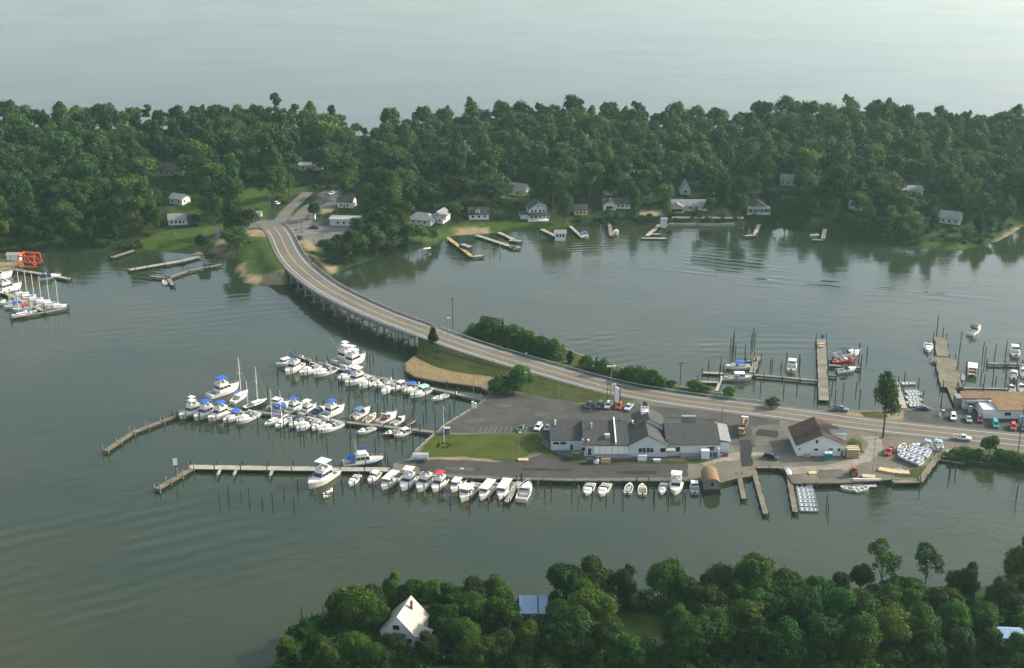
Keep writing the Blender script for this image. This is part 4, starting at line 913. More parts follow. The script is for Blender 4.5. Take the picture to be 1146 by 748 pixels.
dock([(1077, 513), (1077.5, 519)], 1.0, 'stub end of the thin low catwalk', M_plank, z=.72, step=5, ph=.9)
dock([(919, 379), (922, 448)], 3.6, 'broad grey pier beyond the road with a blue barrel at its end', M_plank, step=7)
dock([(835, 418.6), (876, 422), (915.5, 426)], 1.5, 'catwalk running left from the broad grey pier', M_plank, step=6, ph=.6)
dock([(848, 399), (842, 417)], 2.4, 'short dark dock at the left end of the catwalk', M_plank, step=6)
dock([(834, 404), (846, 404)], 1.2, 'stub finger left of the short dark dock', M_plank, step=6)
dock([(786, 417), (810, 418)], 1.5, 'far one of the two low docks left of the workboat', M_plankp, z=.8, step=6)
dock([(781, 427), (805, 427.8)], 1.5, 'near one of the two low docks left of the workboat', M_plankp, z=.8, step=6)
dock([(806.5, 424.5), (802, 437.5)], 1.1, 'pale gangway down to the low docks', M_plankp, z=1.0, pile=False)
dock([(927, 408.5), (963, 411)], 1.6, 'finger dock between the red boat and the white runabout', M_plank, step=7)
dock([(926, 419.5), (936, 420)], 1.2, 'short finger below the white runabout', M_plank, step=7)
dock([(1001.5, 427), (1012, 457)], 2.2, 'plain dock beside the crowd of white skiffs', M_plankp, step=7)
dock([(1052, 378), (1055, 399)], 4.6, 'brown outer end of the wide pier at right', M_plankb, step=8)
dock([(1057, 400), (1065, 434)], 7.6, 'wide olive planked pier right of the skiffs', M_plankb, step=9)
dock([(1064.5, 434), (1073, 455)], 2.8, 'narrow foot of the wide olive pier', M_plankb, step=9, pile=False)
dock([(1105, 406.5), (1165, 408)], 1.5, 'catwalk with many pilings at the right edge', M_plank, step=5, ph=1.6)
dock([(1072, 434), (1128, 435)], 1.3, 'catwalk behind the bait shop', M_plank, step=6)
# far shore piers
dock([(501, 266), (519, 279.5), (528, 287), (541, 286)], 2.0, 'new yellow timber pier with a green boat lift', M_plankn, step=8, ph=.4, group='private piers')
dock([(533, 263), (577, 277.5)], 2.2, 'long pale pier right of the yellow one', M_plankp, step=7, ph=.5, group='private piers', m_p=M_pilel)
dock([(571, 276.5), (582, 277)], 2.6, 'platform at the end of the long pale pier', M_plankp, step=5, ph=.6, group='private piers')
dock([(558, 260), (577, 269)], 2.0, 'short grey pier behind the long pale pier', M_plankp, step=7, ph=.5, group='private piers')
dock([(570, 269), (584, 269.5)], 2.2, 'head of the short grey pier', M_plankp, step=7, ph=.5, group='private piers')
dock([(606, 256.5), (627, 266.5)], 2.0, 'pier leading to the white pier house', M_plankp, step=7, ph=.5, group='private piers')
dock([(638, 253), (652, 266)], 1.6, 'slanting pier left of the boat under blue canvas', M_plankp, step=7, ph=.5, group='private piers')
dock([(682, 250), (684, 264)], 1.8, 'short straight pier with a cream boat at its side', M_plank, step=6, ph=.7, group='private piers')
dock([(738, 252), (724, 264)], 2.0, 'white angled pier with a small shed at its head', M_plankp, step=6, ph=.5, group='private piers')
dock([(718, 266.5), (746, 266.8)], 1.7, 'crosswise front float of the white angled pier', M_plankp, step=9, ph=.4, z=.7, group='private piers')
dock([(726, 262), (739, 262)], 1.5, 'crosswise back float of the white angled pier', M_plankp, step=9, ph=.4, z=.7, group='private piers')
dock([(734, 251.5), (748, 252)], 1.6, 'landing at the head of the white angled pier', M_plankp, step=9, ph=.4, group='private piers')
dock([(849.5, 251.5), (845, 262)], 2.0, 'pier below the brown sunroom house', M_plankp, step=5, ph=.8, group='private piers')
dock([(833, 264), (846, 263)], 1.6, 'crosswise head of the pier below the sunroom house', M_plankp, step=5, ph=1.2, group='private piers')
dock([(923.5, 256), (921, 267)], 2.0, 'grey pier right of the sunroom house pier', M_plank, step=6, ph=.8, group='private piers')
dock([(909, 268), (921, 268.5)], 2.0, 'crosswise head of the grey pier by the trees', M_plank, step=6, ph=.6, group='private piers')
dock([(144, 302), (203, 292), (224, 286.5)], 2.6, 'long grey pier below the cove lawn', M_plankp, step=8, ph=.9, group='private piers')
dock([(125, 288), (150, 280)], 2.0, 'ramp like pier in the shade of the woods', M_plank, step=8, ph=1.2, group='private piers', z=1.4)
dock([(248, 296), (210, 303), (188, 311), (168, 309)], 1.8, 'bent dark pier with a small white boat at its tip', M_plank, step=8, ph=1.0, group='private piers')
dock([(188, 310), (193, 319)], 1.8, 'spur at the tip of the bent dark pier', M_plank, step=8, ph=1.0, group='private piers')
# boatyard docks at the left edge
dock([(16, 301.5), (50, 307), (78, 312)], 2.0, 'upper dock of the left boatyard, leading from the orange lift', M_plankp, step=8)
dock([(-20, 318), (8, 329), (50, 348)], 2.0, 'main dock of the left boatyard between rows of sailboats', M_plankp, step=8)
dock([(12, 355.5), (50, 349.5), (76, 344.5)], 1.8, 'crosswise outer dock of the left boatyard', M_plank, step=7)
mark(at(845, 408), 'short dark dock'); mark(at(921, 410), 'broad grey pier'); mark(at(796, 422), 'two low docks'); mark(at(1060, 410), 'wide olive pier'); mark(at(1130, 407), 'right edge catwalk'); mark(at(860, 565), 'longest ramp dock'); mark(at(890, 560), 'aluminium skiffs'); mark(at(1062, 517), 'thin low catwalk'); mark(at(1015, 538), 'timber walkway'); mark(at(195, 535), 'oblique dock arm'); mark(at(150, 484), 'empty dock end'); mark(at(540, 450), 'dock head by the slope'); mark(at(1008, 440), 'crowd of white skiffs'); mark(at(310, 525), 'long lower dock'); mark(at(795, 552), 'barrel roofed boathouse'); mark(at(490, 484), 'foot of the middle dock'); mark(at(960, 545), 'floating dock')

# bulkhead cap boards, broken pieces round the quay
def cap(px_pts, label, m=M_cap, w=.5):
    pts = path(px_pts, ZG + .12); c = pts[0].lerp(pts[-1], .5); r = tag(obj('bulkhead_cap', None, None, c), label, 'bulkhead', 'bulkheads'); cm = MB()
    for a, b in zip(pts[:-1], pts[1:]): cm.beam(a - c, b - c, w, .3)
    part('cap_board', cm, m, r)
    for a, b in zip(pts[:-1], pts[1:]):
        k = max(1, int((b - a).length / 3.6))
        for i in range(k):
            q = a.lerp(b, i / k) - c; pm = MB(); pm.tube((q.x, q.y - .25, -3.5), (q.x, q.y - .25, .1 + random.uniform(-.1, .6)), .16, .14, 6); part('piling', pm, M_pile, r)
cap([(464, 504.5), (487, 484), (498, 475), (530, 455.5)], 'pale timber bulkhead edging the parking lot')
cap([(440, 529.5), (476, 532), (500, 534.5), (560, 536.5), (607, 537.5), (630, 538.5), (766, 538.5), (804, 541.3)], 'long dark timber bulkhead along the quay', M_bulk)
cap([(846, 523), (876, 523.3)], 'dark timber bulkhead at the back of the boat ramp', M_cap)
cap([(876, 524), (887, 541)], 'timber bulkhead at the right side of the boat ramp', M_bulk)
cap([(887, 541.5), (940, 541), (985, 538.5)], 'timber bulkhead below the gravel yard', M_bulk)
cap([(453, 409), (453.5, 415.3), (464, 422), (487, 427), (515, 430.5), (537, 433.5)], 'dark timber bulkhead round the tan stone slope', M_bulk)

# ------------------------------------------------------------------ buildings
def gable(mbw, mbr, w, d, h, rise, axis='x', ov=.45, th=.18, z=0, hip=0.0, skew=0.0):
    """walls with gables into mbw, two roof slabs into mbr, centred at the origin; axis = direction of the ridge"""
    def X(p): return p if axis == 'x' else (-p[1], p[0], p[2])
    if axis == 'y': w, d = d, w
    a, b = w / 2, d / 2; hp = hip * w / 2
    v = [(-a, -b, z), (a, -b, z), (a, b, z), (-a, b, z), (-a, -b, z + h), (a, -b, z + h), (a, b, z + h), (-a, b, z + h)]
    f = [(0, 1, 5, 4), (2, 3, 7, 6)]
    if hip: f += [(1, 2, 6, 5), (3, 0, 4, 7)]
    else: v += [(a, skew, z + h + rise), (-a, skew, z + h + rise)]; f += [(1, 2, 6, 8, 5), (3, 0, 4, 9, 7)]
    mbw.add([X(p) for p in v], f)
    for sgn in (-1, 1):
        run = b - sgn * skew; s = rise / run; e0 = (-a - ov, sgn * (b + ov), z + h - ov * s + .06); e1 = (a + ov, sgn * (b + ov), z + h - ov * s + .06)
        r0 = (-a - ov + hp, skew, z + h + rise + .06); r1 = (a + ov - hp, skew, z + h + rise + .06); q = [e0, e1, r1, r0]
        mbr.add([X(p) for p in q] + [X((p[0], p[1], p[2] + th)) for p in q], [(0, 1, 2, 3), (7, 6, 5, 4), (0, 4, 5, 1), (1, 5, 6, 2), (2, 6, 7, 3), (3, 7, 4, 0)])
        if hip:
            x = a * sgn; q = [(x + sgn * ov, -b - ov, z + h - ov * s + .06), (x + sgn * ov, b + ov, z + h - ov * s + .06), (x + sgn * ov - sgn * hp, 0, z + h + rise + .06)]
            mbr.add([X(p) for p in q] + [X((p[0], p[1], p[2] + th)) for p in q], [(0, 1, 2), (5, 4, 3), (0, 3, 4, 1), (1, 4, 5, 2), (2, 5, 3, 0)])
def window(parent, c, w, h, face='-y', m=M_glass, name='window', frame=M_trim):
    """a framed opening standing on a wall at c (its centre); face = the way it looks"""
    fx = {'-y': (0, -1), 'y': (0, 1), 'x': (1, 0), '-x': (-1, 0)}[face]; t = .05
    def bx(mb, ww, hh, tt): mb.box((c[0] + fx[0] * tt / 2, c[1] + fx[1] * tt / 2, c[2] - hh / 2), (ww if fx[1] else tt, tt if fx[1] else ww, hh))
    g = MB(); bx(g, w, h, .09); o = part(name, g, m, parent)
    if frame:
        f = MB()
        for dx in (-1, 1):
            q = (c[0] + (dx * (w / 2 + .06) if fx[1] else 0), c[1] + (0 if fx[1] else dx * (w / 2 + .06))); f.box((q[0] + fx[0] * .06, q[1] + fx[1] * .06, c[2] - h / 2 - .1), (.12, .12, h + .2))
        for dz in (-1, 1): f.box((c[0] + fx[0] * .06, c[1] + fx[1] * .06, c[2] + dz * (h / 2 + .06) - .05), (w if fx[1] else .12, .12 if fx[1] else w, .1))
        part('frame', f, frame, o)
    return o
def house(p, rz, w, d, h, rise, label, axis='x', mw=M_wall, mr=M_roofg, wins=(), door=None, hip=0.0, chim=None, cat='house', name='house', group='houses on the far shore', extra=None, base=-.6, ov=.45):
    """p = middle of the front wall's foot"""
    c = Vector(p) + Matrix.Rotation(rz, 3, 'Z') @ Vector((0, d / 2, 0)); r = thing(name, c, rz, label, cat, group)
    W, RF = MB(), MB(); gable(W, RF, w, d, h, rise, axis, hip=hip, ov=ov)
    W.box((0, 0, base), (w - .1, d - .1, -base)); part('wall', W, mw, r); ro = part('roof', RF, mr, r)
    for (x, z, ww, hh) in wins: window(r, (x, -d / 2, z), ww, hh)
    for s in (-1, 1):
        if d > 5: window(r, (s * w / 2, -d * .2, 1.7), 1.0, 1.2, 'x' if s > 0 else '-x')
    if door is not None: window(r, (door, -d / 2, 1.05), .95, 2.05, m=M_wallbr, name='door')
    if chim: cb = MB(); cb.box((chim[0], chim[1], h), (.7, .7, rise + 1.1)); part('chimney', cb, M_brick, ro)
    if extra: extra(r)
    return r
def porch(w, d, h, y0, m=M_roofg):
    def f(r):
        q = MB(); q.add([(-w / 2, y0 - d, h), (w / 2, y0 - d, h), (w / 2, y0, h + .9), (-w / 2, y0, h + .9), (-w / 2, y0 - d, h + .15), (w / 2, y0 - d, h + .15), (w / 2, y0, h + 1.05), (-w / 2, y0, h + 1.05)], [(0, 1, 2, 3), (4, 5, 6, 7), (0, 1, 5, 4), (1, 2, 6, 5), (0, 3, 7, 4)])
        po = part('porch_roof', q, m, r); c = MB()
        for i in range(5): c.box((-w / 2 + .15 + i * (w - .3) / 4, y0 - d + .15, 0), (.16, .16, h))
        part('porch_posts', c, M_trim, po); e = MB(); e.box((0, y0 - d / 2, -.6), (w, d, .75)); e.box((0, y0 - d + .1, .8), (w, .08, .1)); part('porch_floor', e, M_trim, po)
    return f
def lean(x, y, w, d, h0, h1, mw, mr, nm='annex'):
    def f(r):
        q = MB(); q.side([(x - w / 2, 0), (x + w / 2, 0), (x + w / 2, h0), (x - w / 2, h1)] if w < d else [(x - w / 2, 0), (x + w / 2, 0), (x + w / 2, h0), (x - w / 2, h1)], d, y0=y)
        a = part(nm, q, mw, r); t = MB(); t.side([(x - w / 2 - .2, h1 + .05), (x + w / 2 + .3, h0), (x + w / 2 + .3, h0 + .15), (x - w / 2 - .2, h1 + .2)], d + .5, y0=y); part('roof', t, mr, a)
    return f
W4 = ((-3, 1.6, 1.1, 1.2), (0, 1.6, 1.1, 1.2), (3, 1.6, 1.1, 1.2))
for px, py, rz, w, d, h, ri, kw, lab in (
    (198.5, 252, 8, 8.5, 7, 2.8, 2.0, dict(mr=M_roofp, wins=((-2.6, 1.5, 1, 1.3), (-.6, 1.5, 1, 1.3), (1.4, 1.5, 1, 1.3), (3.2, 1.5, .8, 1.3))), 'small white house with pale grey roof above the cove lawn'),
    (187, 197, 0, 18, 9, 3.0, 3.6, dict(mr=M_roofg, mw=M_wallt, wins=W4), 'long grey roofed house with two sunlit gables in the wood'),
    (197, 229, -25, 8, 7, 3, 1.8, dict(mr=M_roofw, mw=M_wall, wins=((-2, 1.6, 1, 1.2), (2, 1.6, 1, 1.2))), 'bright cream house with white roof among the trees'),
    (81, 214, -40, 8, 7, 4, 2.8, dict(axis='y', mw=M_wallt, mr=M_roofg, wins=((0, 1.6, 1, 1.2), (0, 4.6, .9, 1))), 'sunlit gable showing through the left woods'),
    (262, 190, 10, 11, 8, 3, 2.6, dict(mr=M_roofb, mw=M_wallg, wins=W4), 'house with reddish roof behind the long lawn'),
    (347, 191, -4, 13, 6, 3.0, 1.0, dict(mr=M_roofw, mw=M_wall, wins=((-4, 1.5, 1, 1.2), (-1, 1.5, 1, 1.2), (2, 1.5, 1, 1.2))), 'long low white store up the side road'),
    (363, 178, -20, 8, 7, 4, 2.6, dict(axis='y', mw=M_wall, mr=M_roofg, wins=((0, 1.6, 1, 1.2),)), 'white gabled house behind the long low store'),
    (386, 233, -12, 8, 7, 3.2, 2.4, dict(mr=M_roofd, wins=((-2, 1.6, 1, 1.2), (1.5, 1.6, 1, 1.2)), door=-.3), 'white cottage with dark roof beside the paved lot'),
    (385, 253, -6, 14, 7, 3.2, .5, dict(mr=M_roofw, mw=M_wallg, wins=W4), 'flat white roofed shop right of the road junction'),
    (469, 252, -18, 12, 9, 2.6, 2.4, dict(hip=.55, mr=M_roofp, mw=M_wall, wins=W4), 'pale hip roofed bungalow near the wooded bank'),
    (489, 250, -22, 6.5, 9, 3.2, 2.6, dict(axis='y', mr=M_roofp, mw=M_wall, wins=((-1.6, 1.6, 1, 1.2), (1.6, 1.6, 1, 1.2), (0, 4, .8, .9)), door=0), 'narrow white house with its gable to the water'),
    (536, 246, 4, 10, 7, 2.8, 2.6, dict(mr=M_roofd, wins=W4, extra=lambda r: (lambda W, RF: (gable(W, RF, 2.4, 2.4, 1.2, 1.0, 'y', z=3.4, ov=.2), [setattr(x, 'location', (-.6, -2.2, 0)) for x in (part('dormer', W, M_wall, r), part('dormer_roof', RF, M_roofd, r))], window(r, (-.6, -3.4, 4.1), .8, .9)))(MB(), MB())), 'white cottage with a dark roof and one dormer'),
    (436, 236, 0, 9, 7, 3, 2.4, dict(mr=M_roofg, mw=M_wallg), 'grey cottage half hidden behind the thicket'),
    (469, 232, 10, 10, 7, 3, 2.6, dict(mr=M_roofb, mw=M_wallbr, wins=W4), 'brown roofed house behind the hip roofed bungalow'),
    (576, 219, -30, 10, 8, 3.0, 2.8, dict(mr=M_roofp, mw=M_wallt, wins=((-2, 1.6, 1, 1.2), (1.5, 1.6, 1, 1.2))), 'pale roofed house at the top of the lawn'),
    (602, 246, 8, 9, 9, 5.6, 3.0, dict(axis='y', mr=M_roofg, mw=M_wallg, wins=((-3, 4.4, 1, 1.4), (-1.2, 4.4, 1, 1.4), (1.2, 4.4, 1, 1.4), (3, 4.4, 1, 1.4), (0, 7, 1, .9), (-3, 1.6, 1.2, 1.5), (-1, 1.6, 1.2, 1.5), (1, 1.6, 1.2, 1.5), (3, 1.6, 1.2, 1.5)), extra=lambda r: (porch(10.5, 2.4, 2.6, -4.5)(r), lean(-6.5, 0, 4, 7, 2.6, 2.6, M_wallg, M_roofg)(r))), 'white two storey house with a front porch and tall gable'),
    (650, 241, 0, 6.5, 6, 2.7, 2.0, dict(mr=M_roofd, mw=M_wally, wins=((-1.8, 1.4, 1, 1.3), (0, 1.4, 1, 1.3), (1.8, 1.4, 1, 1.3))), 'little yellow house under a dark roof'),
    (690, 234, 0, 14, 7, 2.8, 1.8, dict(mr=M_roofg, mw=M_wall, wins=((1, 1.6, 1.2, 1.2), (3.2, 1.6, 1.2, 1.2), (5.4, 1.6, 1.2, 1.2)), extra=lambda r: (lambda W, RF: (gable(W, RF, 6.5, 5, 2.9, 2.3, 'y'), [setattr(x, 'location', (-3.8, -4.0, 0)) for x in (part('front_wing', W, M_wall, r), part('wing_roof', RF, M_roofg, r))], window(r, (-3.8, -6.5, 1.6), 3.4, 1.4), window(r, (-3.8, -6.5, 4.0), .8, .7)))(MB(), MB())), 'white ranch house with a gabled front wing on the shore'),
    (770, 236.5, 0, 20, 8, 2.8, 2.2, dict(mr=M_roofp, mw=M_wallt, wins=((1, 1.6, 1.6, 1.3), (4, 1.6, 1.2, 1.3), (7.5, 1.6, 1.2, 1.3)), door=2.6, extra=lambda r: (lambda W, RF: (gable(W, RF, 7, 5, 2.7, 1.9, 'y'), [setattr(x, 'location', (-6, -5.5, 0)) for x in (part('front_wing', W, M_wallt, r), part('wing_roof', RF, M_roofp, r))], window(r, (-6, -8, 1.5), 5.4, 1.6)))(MB(), MB())), 'long tan ranch house with a glazed front wing'),
    (848.5, 239, 0, 11, 8, 2.7, 3.2, dict(axis='y', mr=M_roofg, mw=M_wallbr, wins=((0, 4.0, 1, 1.0), (-4, 1.6, 1.5, 1.5), (-2, 1.6, 1.5, 1.5), (0, 1.6, 1.5, 1.5), (2, 1.6, 1.5, 1.5), (4, 1.6, 1.5, 1.5)), extra=porch(11.5, 2.0, 2.7, -4.1, M_roofp)), 'brown house with white sunroom facing the water'),
    (882, 208, -20, 9, 7, 3, 2.4, dict(mr=M_roofp, mw=M_wall, wins=W4), 'white cottage on the hillside among trees'),
    (904, 199, 15, 9, 7, 3.4, 2.8, dict(mr=M_roofg, mw=M_wallt, wins=((0, 1.6, 1, 1.2),)), 'tan house corner above the hillside cottage'),
    (1020, 220, 0, 12, 8, 3.4, 1.4, dict(mr=M_roofp, mw=M_wall, wins=((-4, 1.8, 1.4, 1.5), (-1.6, 1.8, 1.4, 1.5), (1, 1.8, 1.4, 1.5), (4, 1.8, 1.4, 1.5))), 'white house with many windows on the right hill'),
    (1062, 251, -25, 10, 8, 2.8, 2.8, dict(mr=M_roofp, mw=M_wallg, wins=W4), 'grey house near the point at the right'),
    (958, 236, -15, 7, 6, 2.8, 2.0, dict(mr=M_roofp, mw=M_wall, wins=((0, 1.6, 1.2, 1.2),)), 'small pale house above the bright bank'),
    (1132, 162, 0, 14, 9, 5, 3, dict(mr=M_roofp, mw=M_wallg, wins=W4), 'big grey house on the bay side at the right edge'),
    (518, 174, -30, 9, 9, 5, 3.4, dict(axis='y', mr=M_roofp, mw=M_wallt, wins=((0, 5.4, 1, 1),)), 'house with pinkish gable deep in the wood'),
    (767, 218, 0, 5.5, 5, 2.6, 4.2, dict(axis='y', mr=mat('teal roof', (.18, .34, .33), .6), mw=M_wallg, wins=((0, 1.6, 1.4, 1.2),)), 'steep teal roofed chalet behind the tan ranch house'),
    (683, 219, 0, 7, 6, 2.8, 2.4, dict(mr=M_roofg, mw=M_wallg, wins=((0, 1.6, 1, 1.2),)), 'pale cottage behind the white ranch house'),
    (806, 219, 0, 6, 6, 3.4, 2.6, dict(axis='y', mr=M_roofg, mw=M_wallg, wins=((0, 1.6, 1, 1.2),)), 'narrow pale house left of a reddish tree'),
    (1003, 152, 0, 10, 8, 4, 2.6, dict(mr=M_roofg, mw=M_wall), 'white house on the bay side seen through gaps'),
    (560, 222, 20, 6, 5, 2.6, 1.8, dict(mr=M_roofg, mw=M_wallg), 'grey shed left of the house at lawn top')):
    house(on_far(px, py), R(rz), w, d, h, ri, lab, **kw)
# small sheds on the far shore
for px, py, rz, w, d, h, ri, kw, lab in (
    (246, 267, -10, 5.5, 6, 2.5, 1.6, dict(mr=M_roofp, mw=M_walld, door=0), 'grey shed with a van parked under its side'),
    (743, 252, 0, 3.0, 2.6, 2.6, .8, dict(mr=M_roofp, mw=M_wallg, base=-1.5), 'small shed at the head of the white angled pier'),
    (349, 246, -6, 3, 2.4, 2.2, .8, dict(mr=M_roofp, mw=M_wallg), 'tiny white kiosk under the round tree at the junction'),
    (290, 243, 0, 2.4, 2, 1.9, .7, dict(mr=M_roofw, mw=M_wall), 'small white utility shed by the junction lawn'),
    (15, 292, 0, 6, 3, 2.5, .9, dict(mr=M_roofw, mw=M_wall), 'small white shed behind the orange boat lift')):
    house(on_far(px, py) if py < 290 else at(px, py, ZG), R(rz), w, d, h, ri, lab, cat='shed', name='shed', group='sheds on the far shore', ov=.25, **kw)
p = at(627, 266.5, 1.1); house((p.x, p.y - 1, 1.1), 0, 5.2, 4.6, 2.4, 1.2, 'white open sided pier house standing over the water', mr=M_roofp, wins=((-1.5, 1.4, .9, 1.4), (0, 1.4, .9, 1.4), (1.5, 1.4, .9, 1.4)), cat='boathouse', name='pier_house', group=None, base=-2.5)
# seawall
sw = MB(); a, b = at(748, 253.2, 0), at(822, 253.2, 0); c = a.lerp(b, .5); sw.beam(a - c + Vector((0, 0, 1.5)), b - c + Vector((0, 0, 1.5)), .5, 2.2)
r = thing('seawall', c, 0, 'pale concrete seawall below the long tan ranch house', 'wall'); part('wall_face', sw, M_conc, r)
sw = MB(); a, b = on_far(752, 244.5), on_far(832, 245); c = a.lerp(b, .5); sw.beam(a - c + Vector((0, 0, .9)), b - c + Vector((0, 0, .9)), .12, .9); r = thing('fence', c, 0, 'low white fence along the ranch house lawn', 'fence'); part('fence_panel', sw, M_trim, r)

# --- near bank buildings
p = on_fore(453, 710); z0 = p.z
r = thing('house', p, R(-15.6), 'white steep roofed house among the trees of the near bank', 'house')
W, RF = MB(), MB(); gable(W, RF, 9.0, 10, 3.2, 4.6, 'y', ov=.3); W.box((0, 0, -1), (8.8, 9.8, 1)); part('wall', W, M_wall, r); ro = part('roof', RF, M_roofw, r)
cb = MB(); cb.box((1.4, 1.6, 6.2), (.55, .55, 2.6)); part('chimney', cb, M_brick, ro)
window(r, (-.3, -5, 4.9), 1.8, 1.4); window(r, (3.0, -5, 1.6), 1.2, 1.4); window(r, (-2.8, -5, 1.5), 1.2, 1.4); window(r, (.9, -5, 1.1), 1.1, 2.1, name='door', m=M_dmetal)
aw = MB(); aw.add([(-.4, -6.6, 2.6), (2.2, -6.6, 2.6), (2.2, -5.02, 3.3), (-.4, -5.02, 3.3), (-.4, -6.6, 2.7), (2.2, -6.6, 2.7), (2.2, -5.02, 3.4), (-.4, -5.02, 3.4)], [(3, 2, 1, 0), (4, 5, 6, 7), (0, 1, 5, 4), (1, 2, 6, 5), (3, 0, 4, 7)]); part('awning', aw, M_navy, r)
lean(5.8, -2.2, 2.6, 4.6, 2.2, 3.0, M_wall, M_roofw)(r)
p = on_fore(597, 697)
r = thing('shed', p, R(0), 'pale blue metal roofed shed with a dark seam across its roof', 'shed')
W, RF, SE = MB(), MB(), MB(); W.box((0, 2.4, -.5), (6.6, 5.0, 3.2)); part('wall', W, M_walld, r)
RF.add([(-3.6, -.4, 2.7), (3.6, -.4, 2.7), (3.6, 5.4, 4.5), (-3.6, 5.4, 4.5), (-3.6, -.4, 2.85), (3.6, -.4, 2.85), (3.6, 5.4, 4.65), (-3.6, 5.4, 4.65)], [(0, 1, 2, 3), (4, 5, 6, 7), (0, 1, 5, 4), (1, 2, 6, 5), (2, 3, 7, 6), (3, 0, 4, 7)]); ro = part('roof', RF, M_roofbl, r)
SE.add([(1.0, -.45, 2.88), (1.35, -.45, 2.88), (1.35, 5.45, 4.7), (1.0, 5.45, 4.7)], [(0, 1, 2, 3)]); part('roof_seam', SE, M_dmetal, ro); window(r, (0, -.1, 1.1), 1.0, 2.0, name='door', m=M_wallbr)
house(on_fore(1131, 723), R(-5), 5.4, 4.4, 2.3, .9, 'small white outbuilding at the right edge of the near bank', mr=M_roofbl, mw=M_wall, wins=((-1, 1.4, .8, .9),), door=1.5, cat='shed', name='shed', group=None)

# --- the waterside restaurant
def W_(px, py, z): return at(px, py, z)
P0 = at(616, 504, ZG); P1 = at(817, 509.5, ZG); rzb = 0.0
base_y = P0.y
def bx_(px): return (px - 573) * (at(673, 508, ZG).x / 100.0)          # picture column -> metres along the front
res = thing('restaurant', (bx_(716), base_y, ZG), 0, 'long pale grey waterside restaurant with dark shingle roofs and a white cupola', 'restaurant')
ox = bx_(716)
def rx(px): return bx_(px) - ox
def block(x0, x1, y0, y1, h, rise, skew, mr=M_roofg, mw=M_wallg, nm='wall', ov=.4):
    W, RF = MB(), MB(); gable(W, RF, x1 - x0, y1 - y0, h, rise, 'x', ov=ov, skew=skew)
    for mb in (W, RF): mb.v = [(v[0] + (x0 + x1) / 2, v[1] + (y0 + y1) / 2, v[2]) for v in mb.v]
    w = part(nm, W, mw, res); return w, part('roof', RF, mr, res)
block(rx(617), rx(654), 0, 15, 3.6, 2.9, 2.0)
block(rx(653.5), rx(702), -4.5, 14, 3.9, 3.3, 2.4)
block(rx(746), rx(804), -4.2, 12, 3.9, 2.9, 2.0)
# centre wing: ridge towards the water
W, RF = MB(), MB(); gable(W, RF, rx(746) - rx(702), 15.0, 3.9, 3.6, 'y', ov=.5)
for mb in (W, RF): mb.v = [(v[0] + rx(724), v[1] + 2.6, v[2]) for v in mb.v]
part('gable_wing', W, M_wallg, res); part('wing_roof', RF, M_roofg, res)
W, RF = MB(), MB(); gable(W, RF, 9.2, 9.0, 6.2, 2.4, 'y', ov=.5)
for mb in (W, RF): mb.v = [(v[0] + rx(728), v[1] + 10.0, v[2]) for v in mb.v]
part('upper_storey', W, M_wallg, res); part('upper_roof', RF, M_roofg, res)
cu = MB(); cx, cy, cz = rx(725), 11.5, 8.0
cu.box((cx, cy, cz), (2.6, 2.6, 1.1))
for a in (-1.1, 1.1):
    for b in (-1.1, 1.1): cu.box((cx + a, cy + b, cz + 1.1), (.26, .26, 2.0))
for a, b, w_, d_ in ((0, -1.15, 2.4, .12), (0, 1.15, 2.4, .12), (-1.15, 0, .12, 2.4), (1.15, 0, .12, 2.4)): cu.box((cx + a, cy + b, cz + 1.85), (w_, d_, .2))
cu.box((cx, cy, cz + 1.1), (.5, .5, 2.2)); cp = part('cupola', cu, M_trim, res)
cr_ = MB(); cr_.box((cx, cy, cz + 3.1), (2.1, 2.1, .25)); cr_.box((cx, cy, cz + 3.35), (1.3, 1.3, .9), top=.3); part('cupola_roof', cr_, M_dmetal, cp)
# right lean-to, bright roof, and its wall
W = MB(); W.box(((rx(804.3) + rx(817)) / 2, 3.6, 0), (rx(817) - rx(804.3), 10, 3.3)); part('side_wall', W, M_wallg, res)
RF = MB(); x0, x1 = rx(804.1), rx(818.2); RF.add([(x0, -1.6, 4.3), (x1, -1.6, 3.4), (x1, 9.0, 4.9), (x0, 9.0, 5.8), (x0, -1.6, 4.5), (x1, -1.6, 3.6), (x1, 9.0, 5.1), (x0, 9.0, 6.0)], [(0, 1, 2, 3), (4, 5, 6, 7), (0, 1, 5, 4), (1, 2, 6, 5), (2, 3, 7, 6), (3, 0, 4, 7)]); part('side_roof', RF, M_roofp, res)
# parapet across the left roof, vents
q = MB(); x = rx(688.5); q.add([(x - .2, -4.6, 4.0), (x + .2, -4.6, 4.0), (x + .2, 7.4, 7.6), (x - .2, 7.4, 7.6), (x - .2, -4.6, 4.9), (x + .2, -4.6, 4.9), (x + .2, 7.4, 8.5), (x - .2, 7.4, 8.5)], [(0, 1, 5, 4), (1, 2, 6, 5), (2, 3, 7, 6), (3, 0, 4, 7), (4, 5, 6, 7)]); part('parapet', q, M_trim, res)
q = MB(); q.box((rx(679.5), -1.2, 4.6), (1.7, 1.5, 1.6)); part('roof_fan', q, M_metal, res)
for px, y, z, h, m in ((622, 6.5, 6.0, 1.6, M_trim), (662.5, 3.5, 6.0, 1.9, M_tan), (651.5, -3.2, 4.0, 1.3, M_metal), (658, -3, 4.0, 1.0, M_trim), (694.5, 6.5, 6.4, 1.4, M_dmetal), (747, -3, 4.2, 1.6, M_brick), (710, 7, 6.4, .9, M_trim)):
    q = MB(); q.tube((rx(px), y, z), (rx(px), y, z + h), .22, .22, 7); q.tube((rx(px), y, z + h), (rx(px), y, z + h + .15), .34, .3, 7); part('vent', q, m, res)
q = MB(); q.box((rx(749), -5.4, 2.9), (3.0, 3.4, .25)); part('porch_roof', q, M_roofw, res)
fr = -4.5
